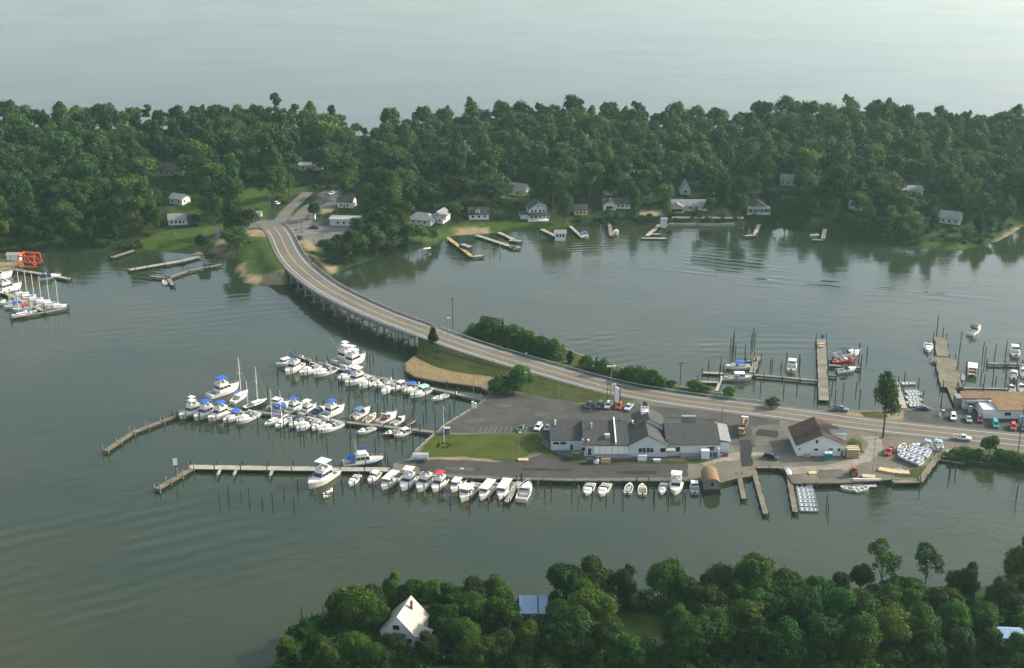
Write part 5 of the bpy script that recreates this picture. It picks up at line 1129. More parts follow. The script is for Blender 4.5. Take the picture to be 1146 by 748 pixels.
for px, w_, z, h in ((652.3, 1.3, 2.5, 1.4), (717.3, 2.1, 2.3, 1.5), (722, 2.1, 2.3, 1.5), (726.8, 2.1, 2.3, 1.5), (740.8, 1.7, 2.3, 1.5)): window(res, (rx(px), -4.9 if px > 700 else fr, z), w_, h)
for px, w_ in ((622.5, 2.0), (630.5, 2.0)): window(res, (rx(px), 0, 2.5), w_, .9)
window(res, (rx(659.5), fr, 1.6), 1.1, 2.4, name='door', m=M_dmetal); window(res, (rx(757.5), -4.2, 2.3), 1.5, 1.7); window(res, (rx(794), -4.2, 2.5), 2.6, 1.4); window(res, (rx(640), 0, 1.1), 1.0, 2.0, name='door', m=M_dmetal)
q = MB(); q.box(((rx(664) + rx(704)) / 2, -4.49, .9), (rx(704) - rx(664), .1, 2.65)); part('terrace_frame', q, M_dmetal, res)
for i in range(6):      # enclosed terrace: pale vinyl panels in front of the middle block
    q = MB(); q.box((rx(667.4 + 6.8 * i), -4.55, .9), (1.85, .12, 2.6)); part('terrace_panel', q, M_trim, res)
for i in range(4):
    q = MB(); q.box((rx(764 + 5.6 * i), -4.26, .7), (1.5, .12, 2.4)); part('terrace_panel', q, M_wall, res)
q = MB(); q.box(((rx(665) + rx(706)) / 2, -5.6, -.1), (rx(706) - rx(665), 2.0, .75)); part('terrace_deck', q, M_walld, res)
q = MB(); q.box(((rx(760) + rx(782)) / 2, -5.2, -.1), (rx(782) - rx(760), 1.9, 1.1)); part('terrace_deck', q, M_concd, res)
q = MB(); q.box((rx(787.5), -5.6, 0), (2.6, 2.6, 2.9)); part('entry_box', q, M_wall, res)
q = MB(); q.box((rx(803.2), -3.4, 0), (.35, 3.4, 2.9)); part('screen_wall', q, M_trim, res)
q = MB(); q.box((rx(776), 12.9, -.1), (4.6, 1.4, 6.6)); part('roof_units', q, M_roofp, res)
# clutter in front of it
def boxy(name, px, py, d, m, label, cat, group=None, z=ZG, rz=0, lid=None, extra=None):
    r = thing(name, at(px, py, z), rz, label, cat, group); q = MB(); q.box((0, 0, 0), d, top=.94); part('body', q, m, r)
    if lid: q = MB(); q.box((0, 0, d[2] + .01), (d[0] * 1.02, d[1] * 1.02, .12)); part('lid', q, lid, r)
    if extra: extra(r, d)
    return r
ROUNDED = lambda r, d: None
boxy('dumpster', 660.5, 518.5, (1.9, 1.6, 1.5), M_green, 'dark green dumpster in front of the restaurant door', 'dumpster', lid=M_dmetal)
boxy('crate', 678, 518, (2.8, 1.2, 1.3), M_wood, 'tan wooden crate in front of the terrace panels', 'crate', lid=M_wallbr)
for i, (px, t) in enumerate(((666.3, 'left'), (668.6, 'right'))):
    r = thing('plastic_drum', at(px, 519, ZG), 0, '%s one of two white drums between dumpster and crate' % t, 'drum', 'white drums'); q = MB(); q.lathe((0, 0, 0), ((0, 0), (.42, 0), (.45, .4), (.42, 1.0 + .4 * i), (.3, 1.1 + .4 * i), (0, 1.15 + .4 * i)), 10); part('body', q, M_trim, r); q = MB(); q.lathe((0, 0, 1.12 + .4 * i), ((0, 0), (.12, 0), (.12, .12), (0, .12)), 8); part('cap', q, M_dmetal, r)
for i, (px, t) in enumerate(((715.3, 'leftmost of three white coolers below the gable windows'), (718.8, 'middle one of three white coolers below the gable windows'), (722.2, 'rightmost of three white coolers below the gable windows'))):
    boxy('cooler', px, 515.5, (.95, .8, 1.7), M_trim, t, 'cooler', 'white coolers at the gable', lid=M_deck)
boxy('storage_bin', 730, 517, (1.1, .7, .7), M_blue, 'small blue bin at the gable wall', 'bin', lid=M_navy)
boxy('storage_bin', 735, 517, (2.4, .7, .8), M_deck, 'long white chest at the gable wall', 'chest', lid=M_trim)
boxy('storage_bin', 797, 510, (2.6, 1.4, 1.0), M_blue, 'blue bin in the covered yard right of the restaurant', 'bin', lid=M_navy)
boxy('storage_bin', 811.5, 510.5, (1.8, 1.2, .9), M_redhull, 'red bin below the bright lean-to roof', 'bin', lid=M_navy)
boxy('storage_bin', 628.5, 508.5, (2.4, 1.2, .9), M_tarp, 'blue grey chest under the left wing windows', 'bin', lid=M_navy)
boxy('storage_bin', 645, 513.5, (2.6, 2.2, 2.1), M_green, 'dark green container beside the left wing door', 'container', lid=M_dmetal)
boxy('picnic_board', 585.5, 515.5, (3.2, 1.6, .35), M_wood, 'pale wooden platform at the lawn corner', 'platform', lid=M_wood)
# brown roofed shop
p = at(918.7, 510.5, ZG); q0 = at(891.5, 511, ZG); q1 = at(945.5, 511, ZG); wS = (q1 - q0).length
r = thing('shop', (p.x, p.y, ZG), 0, 'white block shop with a broad brown shingle roof by the road', 'shop')
W, RF = MB(), MB(); gable(W, RF, wS, 13.5, 3.9, 3.5, 'y', ov=.6); W.v = [(v[0], v[1] + 6.75, v[2]) for v in W.v]; RF.v = [(v[0], v[1] + 6.75, v[2]) for v in RF.v]
part('wall', W, M_wall, r); part('roof', RF, M_roofb, r)
for x, z, w_, h in ((-1.6, 5.0, .9, 1.2), (-1.7, 2.3, 1.2, .8), (3, 2.4, 1.3, .7), (5.6, 2.2, 1.0, 1.0), (-7, 2.6, .5, .7)): window(r, (x, 0, z), w_, h)
window(r, (6.6, 0, 1.1), 1.0, 2.1, name='door', m=M_wallbr)
q = MB(); q.box((wS / 2 - 1.6, 5.2, 3.0), (4.6, 4.2, 2.9)); part('dormer', q, M_wall, r); q = MB(); q.box((wS / 2 - 1.6, 5.2, 5.9), (4.8, 4.4, .15)); part('dormer_roof', q, M_roofp, r)
q = MB(); q.box((-4.5, -.6, 0), (1.8, 1.2, .9)); part('step', q, M_conc, r)
for i, (px, t) in enumerate(((924.0, 'left'), (928.6, 'right'))):
    r = thing('portable_toilet', at(px, 514.3, ZG), 0, '%s one of the two teal portable toilets at the shop front' % t, 'portable toilet', 'portable toilets')
    q = MB(); q.box((0, 0, 0), (1.25, 1.25, 2.25)); part('cabin', q, M_tealp, r); q = MB(); q.box((0, 0, 2.25), (1.32, 1.32, .38), top=.55); part('roof', q, M_trim, r); q = MB(); q.box((0, -.65, .15), (.8, .06, 1.9)); part('door', q, mat('dark teal plastic', (.02, .16, .16), .5), r)
r = thing('pallet_stack', at(953.5, 510.5, ZG), 0, 'big block of pale wooden pallets beside the brown roofed shop', 'pallets')
for i in range(5):
    q = MB()
    for k in range(6): q.box((-1.75 + k * .7, 0, .1 + i * .6), (.62, 3.0, .14))
    for k in (-1.3, 0, 1.3): q.box((0, k, i * .6 - .02 + .04), (4.1, .2, .3), 0); q.box((0, k, i * .6 + .24), (4.1, .9, .3))
    part('pallet', q, M_wood, r)
# boathouse with barrel roof, floating at the quay
p = at(797, 552.5, 0); r = thing('boathouse', p, 0, 'floating boathouse with an arched tan roof and weathered grey front', 'boathouse')
wB, dB, hB, rB = 4.7, 8.6, 2.9, 2.0; arc = [(wB / 2 * math.cos(a), hB + rB * math.sin(a)) for a in [math.pi * k / 10 for k in range(11)]]
prof = [(wB / 2, .5), *arc, (-wB / 2, .5)]
q = MB(); n = len(prof); q.add([(x, 0, z) for x, z in prof] + [(x, dB, z) for x, z in prof], [tuple(range(n)), tuple(range(2 * n - 1, n - 1, -1)), (0, 1, n + 1, n), (n - 2, n - 1, 2 * n - 1, 2 * n - 2)]); part('wall', q, M_walld, r)
q = MB(); k = len(arc); o = [(x * 1.06, hB + (z - hB) * 1.06) for x, z in arc]; q.add([(x, -.3, z) for x, z in arc] + [(x, dB + .3, z) for x, z in arc] + [(x, -.3, z) for x, z in o] + [(x, dB + .3, z) for x, z in o],
    [(i, i + 1, k + i + 1, k + i) for i in range(k - 1)] + [(2 * k + i, 2 * k + i + 1, 3 * k + i + 1, 3 * k + i) for i in range(k - 1)] + [(i, i + 1, 2 * k + i + 1, 2 * k + i) for i in range(k - 1)] + [(k + i, k + i + 1, 3 * k + i + 1, 3 * k + i) for i in range(k - 1)]); part('roof', q, M_rooft, r)
window(r, (-.1, 0, 3.1), .8, 1.3, frame=None); q = MB(); q.box((0, dB / 2, -.4), (wB + .5, dB + .5, .9)); part('float', q, M_bulk, r); q = MB(); q.box((0, -.06, .55), (wB, .1, .9)); part('kick_board', q, M_dmetal, r)
# bait shop complex at the right edge
p = at(1101, 470, ZG); r = thing('bait_shop', (p.x, p.y, ZG), R(-1), 'low tan roofed bait shop with a grey awning and sheds at the right edge', 'shop')
s_ = at(1101, 470, ZG).x / 528.0
def sx(px): return (px - 1101) * s_
q = MB(); q.box((sx(1130), 5.5, 0), (18, 9, 3.4)); part('wall', q, M_wall, r)
q = MB(); a, b = sx(1085), sx(1180); q.add([(a, 9.5, 3.6), (b, 9.5, 3.6), (b, 13.5, 4.6), (a, 13.5, 4.6), (a, 13.5, 4.9), (a, 9.5, 3.9), (b, 9.5, 3.9), (b, 13.5, 4.9)], [(0, 1, 2, 3), (4, 5, 6, 7), (0, 1, 6, 5), (0, 3, 4, 5)]); part('rear_roof', q, M_rooft, r)
q = MB(); q.add([(sx(1115), -.3, 3.5), (sx(1180), -.3, 3.5), (sx(1180), 9.4, 5.0), (sx(1114), 9.4, 5.0), (sx(1115), -.3, 3.7), (sx(1180), -.3, 3.7), (sx(1180), 9.4, 5.2), (sx(1114), 9.4, 5.2)], [(0, 1, 2, 3), (4, 5, 6, 7), (0, 1, 5, 4), (1, 2, 6, 5), (2, 3, 7, 6), (3, 0, 4, 7)]); part('roof', q, M_rooft, r)
q = MB(); q.tube((sx(1087), 7.6, 3.3), (sx(1112.5), 7.6, 3.3), .7, .7, 8); part('awning', q, M_roofp, r)
q = MB(); q.box((sx(1099), 10.5, 0), (7.4, 2.4, 3.2)); part('store_front', q, M_wallg, r); window(r, (sx(1095), 9.3, 1.5), 2.4, 1.6); window(r, (sx(1105), 9.3, 1.5), 2.0, 1.8)
q = MB(); q.box((sx(1095), 14.5, 0), (8.2, 4.2, 2.6)); part('back_shed', q, M_walld, r)
q = MB(); q.box((sx(1141), -1.4, 0), (1.6, 1.6, 2.2)); part('ice_chest', q, M_roofbl, r); window(r, (sx(1128), 1.0, 1.8), 2.2, 1.2)
boxy('vending_machine', 1085.5, 461.5, (1.2, .9, 2.2), M_roofbl, 'pale blue ice machine left of the grey awning', 'ice machine', lid=M_trim)
boxy('fuel_pump', 1052, 466, (.8, .6, 1.5), M_trim, 'white fuel pump left of its twin on the shop lot', 'fuel pump', 'fuel pumps', lid=M_dmetal)
boxy('fuel_pump', 1055.5, 464, (.8, .6, 1.5), M_tarp, 'blue and white fuel pump right of its twin', 'fuel pump', 'fuel pumps', lid=M_trim)
# ------------------------------------------------------------------ boats
def hull_pts(L, B, s0, s1, ti, transom=.88):
    hb = B / 2 * (transom + (1 - transom) * min(1, ti / .35)) if ti < .45 else B / 2 * (1 - ((ti - .45) / .55) ** 2.4)
    x = -L / 2 + L * ti; sh = s0 + (s1 - s0) * ti ** 1.8
    return x, max(hb, .02), sh
def make_hull(k, L, B, s0, s1, mh, mb_, cockpit=(0.05, 0.4), sole=.35, deckm=None, stripe=None, n=14, transom=.88, rail=False, boot=.12):
    """outer shell, deck with a sunk cockpit, as two parts; the bow points along +x, waterline at 0"""
    H_, D = MB(), MB(); rows = []
    ts = [i / n for i in range(n + 1)]
    for t in ts:
        x, hb, sh = hull_pts(L, B, s0, s1, t, transom); rk = L * .07 * t ** 3
        rows.append([(x - rk, 0, -.35), (x - rk * .9, hb * .78, -.12), (x - rk * .8, hb * .86, boot), (x - rk * .3, hb * .94, sh * .62), (x, hb, sh)])
    for a, b in zip(rows[:-1], rows[1:]):
        for s in (-1, 1):
            for j in range(4):
                q = [a[j], b[j], b[j + 1], a[j + 1]]; q = [(p[0], p[1] * s, p[2]) for p in q]
                H_.add(q if s < 0 else q[::-1], [(0, 1, 2, 3)], 1 if j < 2 else (2 if j == 3 and stripe else 0))
    a = rows[0]; H_.add([(p[0], -p[1], p[2]) for p in a] + [(p[0], p[1], p[2]) for p in a[:0:-1]], [tuple(range(9))])
    st = []
    for t in sorted(set(ts + ([cockpit[0], cockpit[1], cockpit[0] - 1e-3, cockpit[1] + 1e-3] if cockpit else []))):
        if t < 0: continue
        x, hb, sh = hull_pts(L, B, s0, s1, t, transom); inn = bool(cockpit) and cockpit[0] <= t <= cockpit[1]; hi = max(hb - .16, hb * .5); zf = sole if inn else sh + .05 * min(1, hb)
        st.append([(x, -hb, sh), (x, -hi, sh + .02), (x, -hi, zf), (x, hi, zf), (x, hi, sh + .02), (x, hb, sh)])
    for a, b in zip(st[:-1], st[1:]):
        for j in range(5): D.add([a[j], a[j + 1], b[j + 1], b[j]], [(0, 1, 2, 3)], 1 if (j == 2 and abs(a[2][2] - sole) < 1e-6 and abs(b[2][2] - sole) < 1e-6) else 0)
    h = k.part('hull', H_, [mh, mb_, stripe or mh]); k.part('deck', D, [deckm or M_deck, M_cock])
    if rail:
        r = MB(); prev = {}
        for t in [.55, .65, .75, .84, .92, .985]:
            x, hb, sh = hull_pts(L, B, s0, s1, t, transom)
            for s in (-1, 1):
                p = (x - .1, s * max(hb - .08, .03), sh); q = (x - .05, s * max(hb - .05, .03), sh + .65); r.tube(p, q, .022, .022, 4)
                if s in prev: r.tube(prev[s], q, .025, .025, 4)
                prev[s] = q
        k.part('bow_rail', r, M_metal)
    return h
def frus(mb, x0, x1, w0, z0, X0, X1, w1, z1, f0=0.0, f1=1.0, out=0.0, m=0):
    l = lambda a, b, f: a + (b - a) * f
    vs = []
    for f in (f0, f1):
        a, b, w, z = l(x0, X0, f) - out, l(x1, X1, f) + out, l(w0, w1, f) / 2 + out, l(z0, z1, f)
        vs += [(a, -w, z), (b, -w * .86, z), (b, w * .86, z), (a, w, z)]
    return mb.add(vs, [(3, 2, 1, 0), (4, 5, 6, 7), (0, 1, 5, 4), (1, 2, 6, 5), (2, 3, 7, 6), (3, 0, 4, 7)], m)
def cabin(k, nm, a, m=M_white, glass=(.45, .85), mull=True):
    c = MB(); frus(c, *a); i = k.part(nm, c, m)
    if glass:
        g = MB(); frus(g, *a, f0=glass[0], f1=glass[1], out=.025); k.part('windows', g, M_glass, i)
        if mull:
            q = MB(); x0, x1, w0, z0, X0, X1, w1, z1 = a
            for f in (0, .34, .68, 1.0):
                for s in (-1, 1):
                    lo, hi = glass; l = lambda u, v, t: u + (v - u) * t
                    def P(t): 
                        xa, xb = l(x0, X0, t), l(x1, X1, t); w = l(w0, w1, t) / 2; return (l(xa, xb, f), s * (w * l(1, .86, f) + .03), l(z0, z1, t))
                    q.tube(P(lo), P(hi), .05, .05, 4)
            k.part('window_posts', q, m, i)
    return i
def canvas(k, nm, x0, x1, w, z, m, leg=None, crown=.18, sub=None, drop=0.0):
    c = MB(); nx, ny = 4, 6; top, bot = [], []
    for i in range(nx + 1):
        for j in range(ny + 1):
            u, v = i / nx, j / ny * 2 - 1; zz = z + crown * (1 - v * v) + .06 * math.sin(math.pi * u) - drop * max(0, abs(v) - .8) / .2
            top.append((x0 + (x1 - x0) * u, v * w / 2, zz)); bot.append((x0 + (x1 - x0) * u, v * w / 2, zz - .05))
    o = len(top); f = []
    for i in range(nx):
        for j in range(ny): a = i * (ny + 1) + j; f += [(a, a + 1, a + ny + 2, a + ny + 1), (o + a + ny + 1, o + a + ny + 2, o + a + 1, o + a)]
    for j in range(ny): f += [(j, j + 1, o + j + 1, o + j), (nx * (ny + 1) + j, nx * (ny + 1) + j + 1, o + nx * (ny + 1) + j + 1, o + nx * (ny + 1) + j)]
    for i in range(nx): a = i * (ny + 1); b = a + ny + 1; f += [(a, b, o + b, o + a), (a + ny, b + ny, o + b + ny, o + a + ny)]
    c.add(top + bot, f); i = k.part(nm, c, m, sub)
    if leg is not None:
        q = MB()
        for x in (x0 + .1, x1 - .1):
            for s in (-1, 1): q.tube((x * .96 + (x0 + x1) * .02, s * (w / 2 - .06), leg), (x, s * (w / 2 - .04), z), .035, .035, 4)
        k.part('canvas_frame', q, M_metal, i)
    return i
def outboard(k, x, z=.5, y=0, m=M_dmetal):
    q = MB(); q.box((x - .3, y, z), (.55, .42, .5), top=.8); q.box((x - .28, y, z - .75), (.28, .16, .8)); k.part('outboard_motor', q, m)
def seats(k, xs, w, z, m=M_trim):
    for x in xs: q = MB(); q.box((x, 0, z), (.5, w, .42)); q.box((x - .22, 0, z + .42), (.1, w, .35)); k.part('seat', q, m)
def fly(top='hard', hullm=M_white):
    def fn(k):
        L, B = 11.0, 3.9; make_hull(k, L, B, 1.15, 1.95, hullm, M_bottom, (0.03, .27), .55, rail=True)
        cabin(k, 'cabin', (-2.4, 2.6, 3.0, 1.2, -2.2, 1.0, 2.7, 3.0), glass=(.45, .88))
        fb = MB(); frus(fb, -2.2, 1.0, 2.75, 3.0, -2.3, .9, 3.0, 3.65); i = k.part('flybridge', fb, M_white)
        q = MB(); q.box((-.7, 0, 3.652), (2.3, 2.4, .02)); k.part('bridge_floor', q, M_cock, i)
        q = MB(); q.box((.2, 0, 3.66), (.6, 1.3, .55), top=.8); q.box((-1.5, 0, 3.66), (.5, 1.9, .5)); k.part('helm_seat', q, M_deck, i)
        if top == 'hard':
            q = MB(); q.box((-.7, 0, 5.35), (3.0, 2.9, .14)); j = k.part('hardtop', q, M_white, i); q = MB()
            for x in (-1.9, .5):
                for s in (-1, 1): q.tube((x, s * 1.35, 3.5), (x, s * 1.3, 5.36), .05, .05, 5)
            k.part('top_frame', q, M_metal, j)
        elif top == 'tower':
            q = MB()
            for x in (-1.9, .6):
                for s in (-1, 1): q.tube((x, s * 1.35, 3.5), (x * .6, s * .9, 6.0), .05, .05, 5)
            k.part('tower', q, M_metal, i); q = MB(); q.box((-.6, 0, 6.0), (1.7, 1.9, .12)); q.box((-.3, 0, 4.9), (2.2, 2.3, .1)); k.part('tower_top', q, M_white, i)
            q = MB()
            for s in (-1, 1): q.tube((-.5, s * 1.9, 1.6), (-3.2, s * 3.2, 7.2), .035, .015, 4)
            k.part('outrigger', q, M_metal)
        else: canvas(k, 'bimini_top', -2.0, .8, 2.7, 5.1, M_blue, 3.6)
        q = MB(); q.box((-4.7, 0, .6), (.5, 2.6, .5)); k.part('stern_bench', q, M_deck)
    return fn
def work(longtop=False, bare=False):
    def fn(k):
        L, B = 11.0, 3.3; make_hull(k, L, B, .85, 1.85, M_white, M_bottom, (0.03, .56), .3, transom=.9)
        cabin(k, 'cabin', (.9, 3.2, 2.3, 1.0, .9, 2.6, 2.1, 2.75), glass=(.5, .9))
        q = MB(); q.box((.9 if bare else -.3 if longtop else .6, 0, 2.76), (3.6 if not longtop else 6.4, 2.5, .13)); t = k.part('cabin_top', q, M_white)
        if longtop:
            q = MB()
            for x in (-3.2, -1.2):
                for s in (-1, 1): q.tube((x, s * 1.2, .9), (x, s * 1.18, 2.78), .05, .05, 5)
            k.part('top_frame', q, M_metal, t)
        q = MB(); q.box((-1.6, 0, .3), (1.6, 1.2, .65)); k.part('engine_box', q, M_deck)
        if bare: q = MB(); q.box((-3.6, .6, .3), (1.0, .8, .7)); q.box((-3.4, -.7, .3), (.8, .8, .6)); k.part('crab_pots', q, M_cock)
        q = MB(); q.tube((.5, .9, 2.8), (.3, 1.0, 5.6), .03, .015, 4); k.part('antenna', q, M_trim)
    return fn
def express(k):
    L, B = 9.4, 3.2; make_hull(k, L, B, 1.0, 1.5, M_white, M_bottom, (0.05, .45), .45, rail=True)
    cabin(k, 'cabin', (-.4, 3.2, 2.3, 1.2, -.2, 1.6, 1.9, 1.95), glass=None)
    w = MB(); frus(w, -.7, .5, 2.6, 1.4, -.6, -.3, 2.3, 2.15); k.part('windscreen', w, M_glass)
    seats(k, (-3.9, -1.6), 2.0, .45)
    q = MB(); q.tube((-1.5, -1.35, 1.1), (-1.8, -1.2, 2.6), .06, .06, 5); q.tube((-1.5, 1.35, 1.1), (-1.8, 1.2, 2.6), .06, .06, 5); q.beam((-1.8, -1.2, 2.7), (-1.8, 1.2, 2.7), .3, .12); k.part('radar_arch', q, M_white)
def express_canvas(k): express(k); canvas(k, 'bimini_top', -2.9, .3, 2.5, 2.65, M_blue, 1.2)
def enclosed(k): express(k); canvas(k, 'cockpit_cover', -4.3, .2, 2.7, 1.95, M_navy, None, .45, drop=.7)
def cuddy(k):
    L, B = 7.2, 2.5; make_hull(k, L, B, .8, 1.2, M_white, M_bottom, (0.06, .55), .3)
    cabin(k, 'cuddy_cabin', (.2, 2.3, 1.8, .95, .3, 1.5, 1.5, 1.5), glass=None)
    w = MB(); frus(w, -.1, .8, 2.0, 1.1, 0, .2, 1.7, 1.7); k.part('windscreen', w, M_glass); seats(k, (-2.6, -.9), 1.6, .3); outboard(k, -3.5, .75)
def cuddy_top(k): cuddy(k); canvas(k, 'bimini_top', -2.0, .4, 2.0, 2.1, M_blue, .9)
def pilot(k):
    L, B = 7.4, 2.7; make_hull(k, L, B, .85, 1.35, M_white, M_bottom, (0.05, .45), .3)
    cabin(k, 'wheelhouse', (-.4, 1.9, 2.0, .95, -.5, 1.2, 1.8, 2.45), glass=(.45, .9)); q = MB(); q.box((.2, 0, 2.46), (2.3, 2.1, .1)); k.part('roof', q, M_white); seats(k, (-2.7,), 1.8, .3); outboard(k, -3.6, .8)
def skiff(k):
    L, B = 6.2, 2.2; make_hull(k, L, B, .65, .95, M_white, M_bottom, (0.06, .78), .2); q = MB(); q.box((-.2, 0, .2), (.7, .8, .95), top=.85); c = k.part('console', q, M_white)
    w = MB(); w.box((.05, 0, 1.15), (.06, .7, .4)); k.part('windscreen', w, M_glass, c); seats(k, (-1.4, 1.3), 1.2, .2); outboard(k, -3.0, .6)
def open_tan(k):
    L, B = 6.4, 2.3; make_hull(k, L, B, .7, .95, M_cream, M_bottom, (0.06, .8), .25, deckm=M_cream); seats(k, (-1.8, -.3), 1.6, .25, M_tan); q = MB(); q.box((.6, 0, .25), (.5, 1.6, .8)); k.part('dash', q, M_cream); outboard(k, -3.1, .7)
def covered(k):
    L, B = 6.8, 2.4; make_hull(k, L, B, .75, 1.05, M_darkhull, M_bottom, (0.06, .5), .4); canvas(k, 'boat_cover', -3.2, 2.2, 2.2, .95, M_black, None, .55, drop=.3)
    q = MB(); q.side([(2.1, .98), (3.1, 1.1), (2.1, 1.5)], 1.2); k.part('cover_peak', q, M_black)
def sail(two=False, cover=M_blue):
    def fn(k):
        L, B = 9.6, 3.0; make_hull(k, L, B, .95, 1.2, M_white, M_bottom, (0.06, .33), .5, transom=.6, n=16, rail=False)
        cabin(k, 'cabin_trunk', (-1.6, 2.2, 1.9, 1.05, -1.5, 1.9, 1.6, 1.6), glass=(.3, .75), mull=False)
        q = MB(); q.tube((.7, 0, 1.0), (.7, 0, 13.2), .14, .1, 7); m = k.part('mast', q, M_mast); q = MB(); q.beam((.7, -.8, 8.2), (.7, .8, 8.2), .08, .05); k.part('spreader', q, M_mast, m)
        q = MB(); q.tube((.6, 0, 2.5), (-3.3, 0, 2.6), .07, .07, 6); k.part('boom', q, M_mast)
        q = MB(); q.tube((.55, 0, 2.68), (-3.2, 0, 2.74), .24, .13, 7); k.part('sail_cover', q, cover)
        q = MB(); 
        for p in ((4.7, 0, 1.3), (-4.6, 0, 1.0), (.5, 1.4, 1.1), (.5, -1.4, 1.1)): q.tube((.7, 0, 13.0), p, .018, .018, 3)
        k.part('rigging', q, M_metal)
        if two: q = MB(); q.tube((-3.2, 0, 1.0), (-3.2, 0, 9.6), .09, .06, 6); k.part('mizzen_mast', q, M_mast)
    return fn
def trawler(k):
    L, B = 11.5, 3.8; make_hull(k, L, B, 1.25, 2.1, M_bluehull, M_bottom, (0.04, .3), .8, stripe=M_white, rail=True)
    cabin(k, 'cabin', (-2.3, 2.0, 3.0, 1.4, -2.2, 1.4, 2.8, 3.2), glass=(.4, .85)); fb = MB(); frus(fb, -1.6, 1.1, 2.5, 3.2, -1.7, 1.0, 2.7, 3.9); i = k.part('flybridge', fb, M_white)
    canvas(k, 'bimini_top', -1.7, .9, 2.6, 5.3, M_navy, 3.8, sub=i); canvas(k, 'stern_canvas', -4.8, -2.4, 2.9, 2.9, M_blue, 1.3, drop=.5); q = MB(); q.tube((-1.9, 0, 3.2), (-2.2, 0, 8.0), .05, .03, 5); k.part('mast', q, M_mast)
def jon(k):
    L, B = 5.0, 1.75; H_ = MB(); st = []
    for t in (0, .25, .5, .75, .9, 1.0):
        hb = B / 2 * (1 if t < .6 else 1 - .45 * ((t - .6) / .4) ** 2); x = -L / 2 + L * t; up = .18 * max(0, t - .7) / .3
        st.append([(x, -hb, .58 + up * .4), (x, -hb * .82, .02 + up), (x, hb * .82, .02 + up), (x, hb, .58 + up * .4), (x, hb - .1, .58 + up * .4), (x, hb * .78, .1 + up), (x, -hb * .78, .1 + up), (x, -hb + .1, .58 + up * .4)])
    for a, b in zip(st[:-1], st[1:]):
        for j in range(8): H_.add([a[j], a[(j + 1) % 8], b[(j + 1) % 8], b[j]], [(0, 1, 2, 3)], 1 if j == 5 else 0)
    for s in (st[0], st[-1]): H_.add(s[:4], [(0, 1, 2, 3)])
    k.part('hull', H_, [M_alu, M_alud])
    for x in (-1.8, -.5, .8, 1.75): q = MB(); q.box((x, 0, .34), (.36, B * .8, .08)); k.part('bench', q, M_alu)
def dinghy(k): make_hull(k, 4.6, 1.8, .55, .8, M_white, M_white, (0.08, .85), .15, n=10, transom=.85); seats(k, (-.9,), 1.3, .15); q = MB(); q.box((.7, 0, .45), (.3, 1.5, .05)); k.part('thwart', q, M_deck)
def overturned(k):
    q = MB(); rows = []
    for i in range(9):
        t = i / 8; hb = .85 * (.8 + .2 * min(1, t / .4)) if t < .5 else .85 * (1 - ((t - .5) / .5) ** 2.2); hb = max(hb, .03); x = -2.3 + 4.6 * t; rows.append([(x, -hb, 0), (x, -hb * .9, .35), (x, 0, .62), (x, hb * .9, .35), (x, hb, 0)])
    for a, b in zip(rows[:-1], rows[1:]):
        for j in range(4): q.add([a[j], a[j + 1], b[j + 1], b[j]], [(0, 1, 2, 3)])
    q.add(rows[0], [(0, 1, 2, 3, 4)]); k.part('hull', q, M_white); q = MB(); q.box((0, 0, .58), (4.0, .07, .1)); k.part('keel', q, M_deck)
def houseboat(k):
    q = MB()
    for s in (-1, 1): q.tube((-4, s * 1.3, .25), (4, s * 1.3, .25), .45, .45, 8); 
    k.part('pontoons', q, M_alu); q = MB(); q.box((0, 0, .6), (8.4, 3.4, .2)); k.part('deck', q, M_tan); q = MB()
    for x in (-2.6, 2.6):
        for s in (-1, 1): q.tube((x, s * 1.5, .8), (x, s * 1.5, 3.0), .05, .05, 5)
    k.part('top_frame', q, M_metal); q = MB(); q.box((0, 0, 3.0), (6.0, 3.5, .14)); k.part('canopy', q, M_cream); q = MB()
    for s in (-1, 1): q.box((0, s * 1.6, .8), (7.6, .06, .7))
    k.part('fence', q, M_wally); seats(k, (-2, 1.6), 2.4, .8, M_seat); outboard(k, -4.2, .6)
BK = {'fly': (fly('hard'), 11.0), 'flytower': (fly('tower'), 11.0), 'flybim': (fly('bim'), 11.0), 'work': (work(), 11.0), 'worktop': (work(True), 11.0), 'workbare': (work(False, True), 11.0), 'express': (express, 9.4), 'expressc': (express_canvas, 9.4),
      'enclosed': (enclosed, 9.4), 'cuddy': (cuddy, 7.2), 'cuddyc': (cuddy_top, 7.2), 'pilot': (pilot, 7.4), 'skiff': (skiff, 6.2), 'opentan': (open_tan, 6.4), 'covered': (covered, 6.8), 'sail': (sail(), 9.6), 'ketch': (sail(True), 9.6), 'trawler': (trawler, 11.5),
      'jon': (jon, 5.0), 'dinghy': (dinghy, 4.6), 'overturned': (overturned, 4.6), 'houseboat': (houseboat, 8.4)}
PILES = []; VR = random.Random(21)
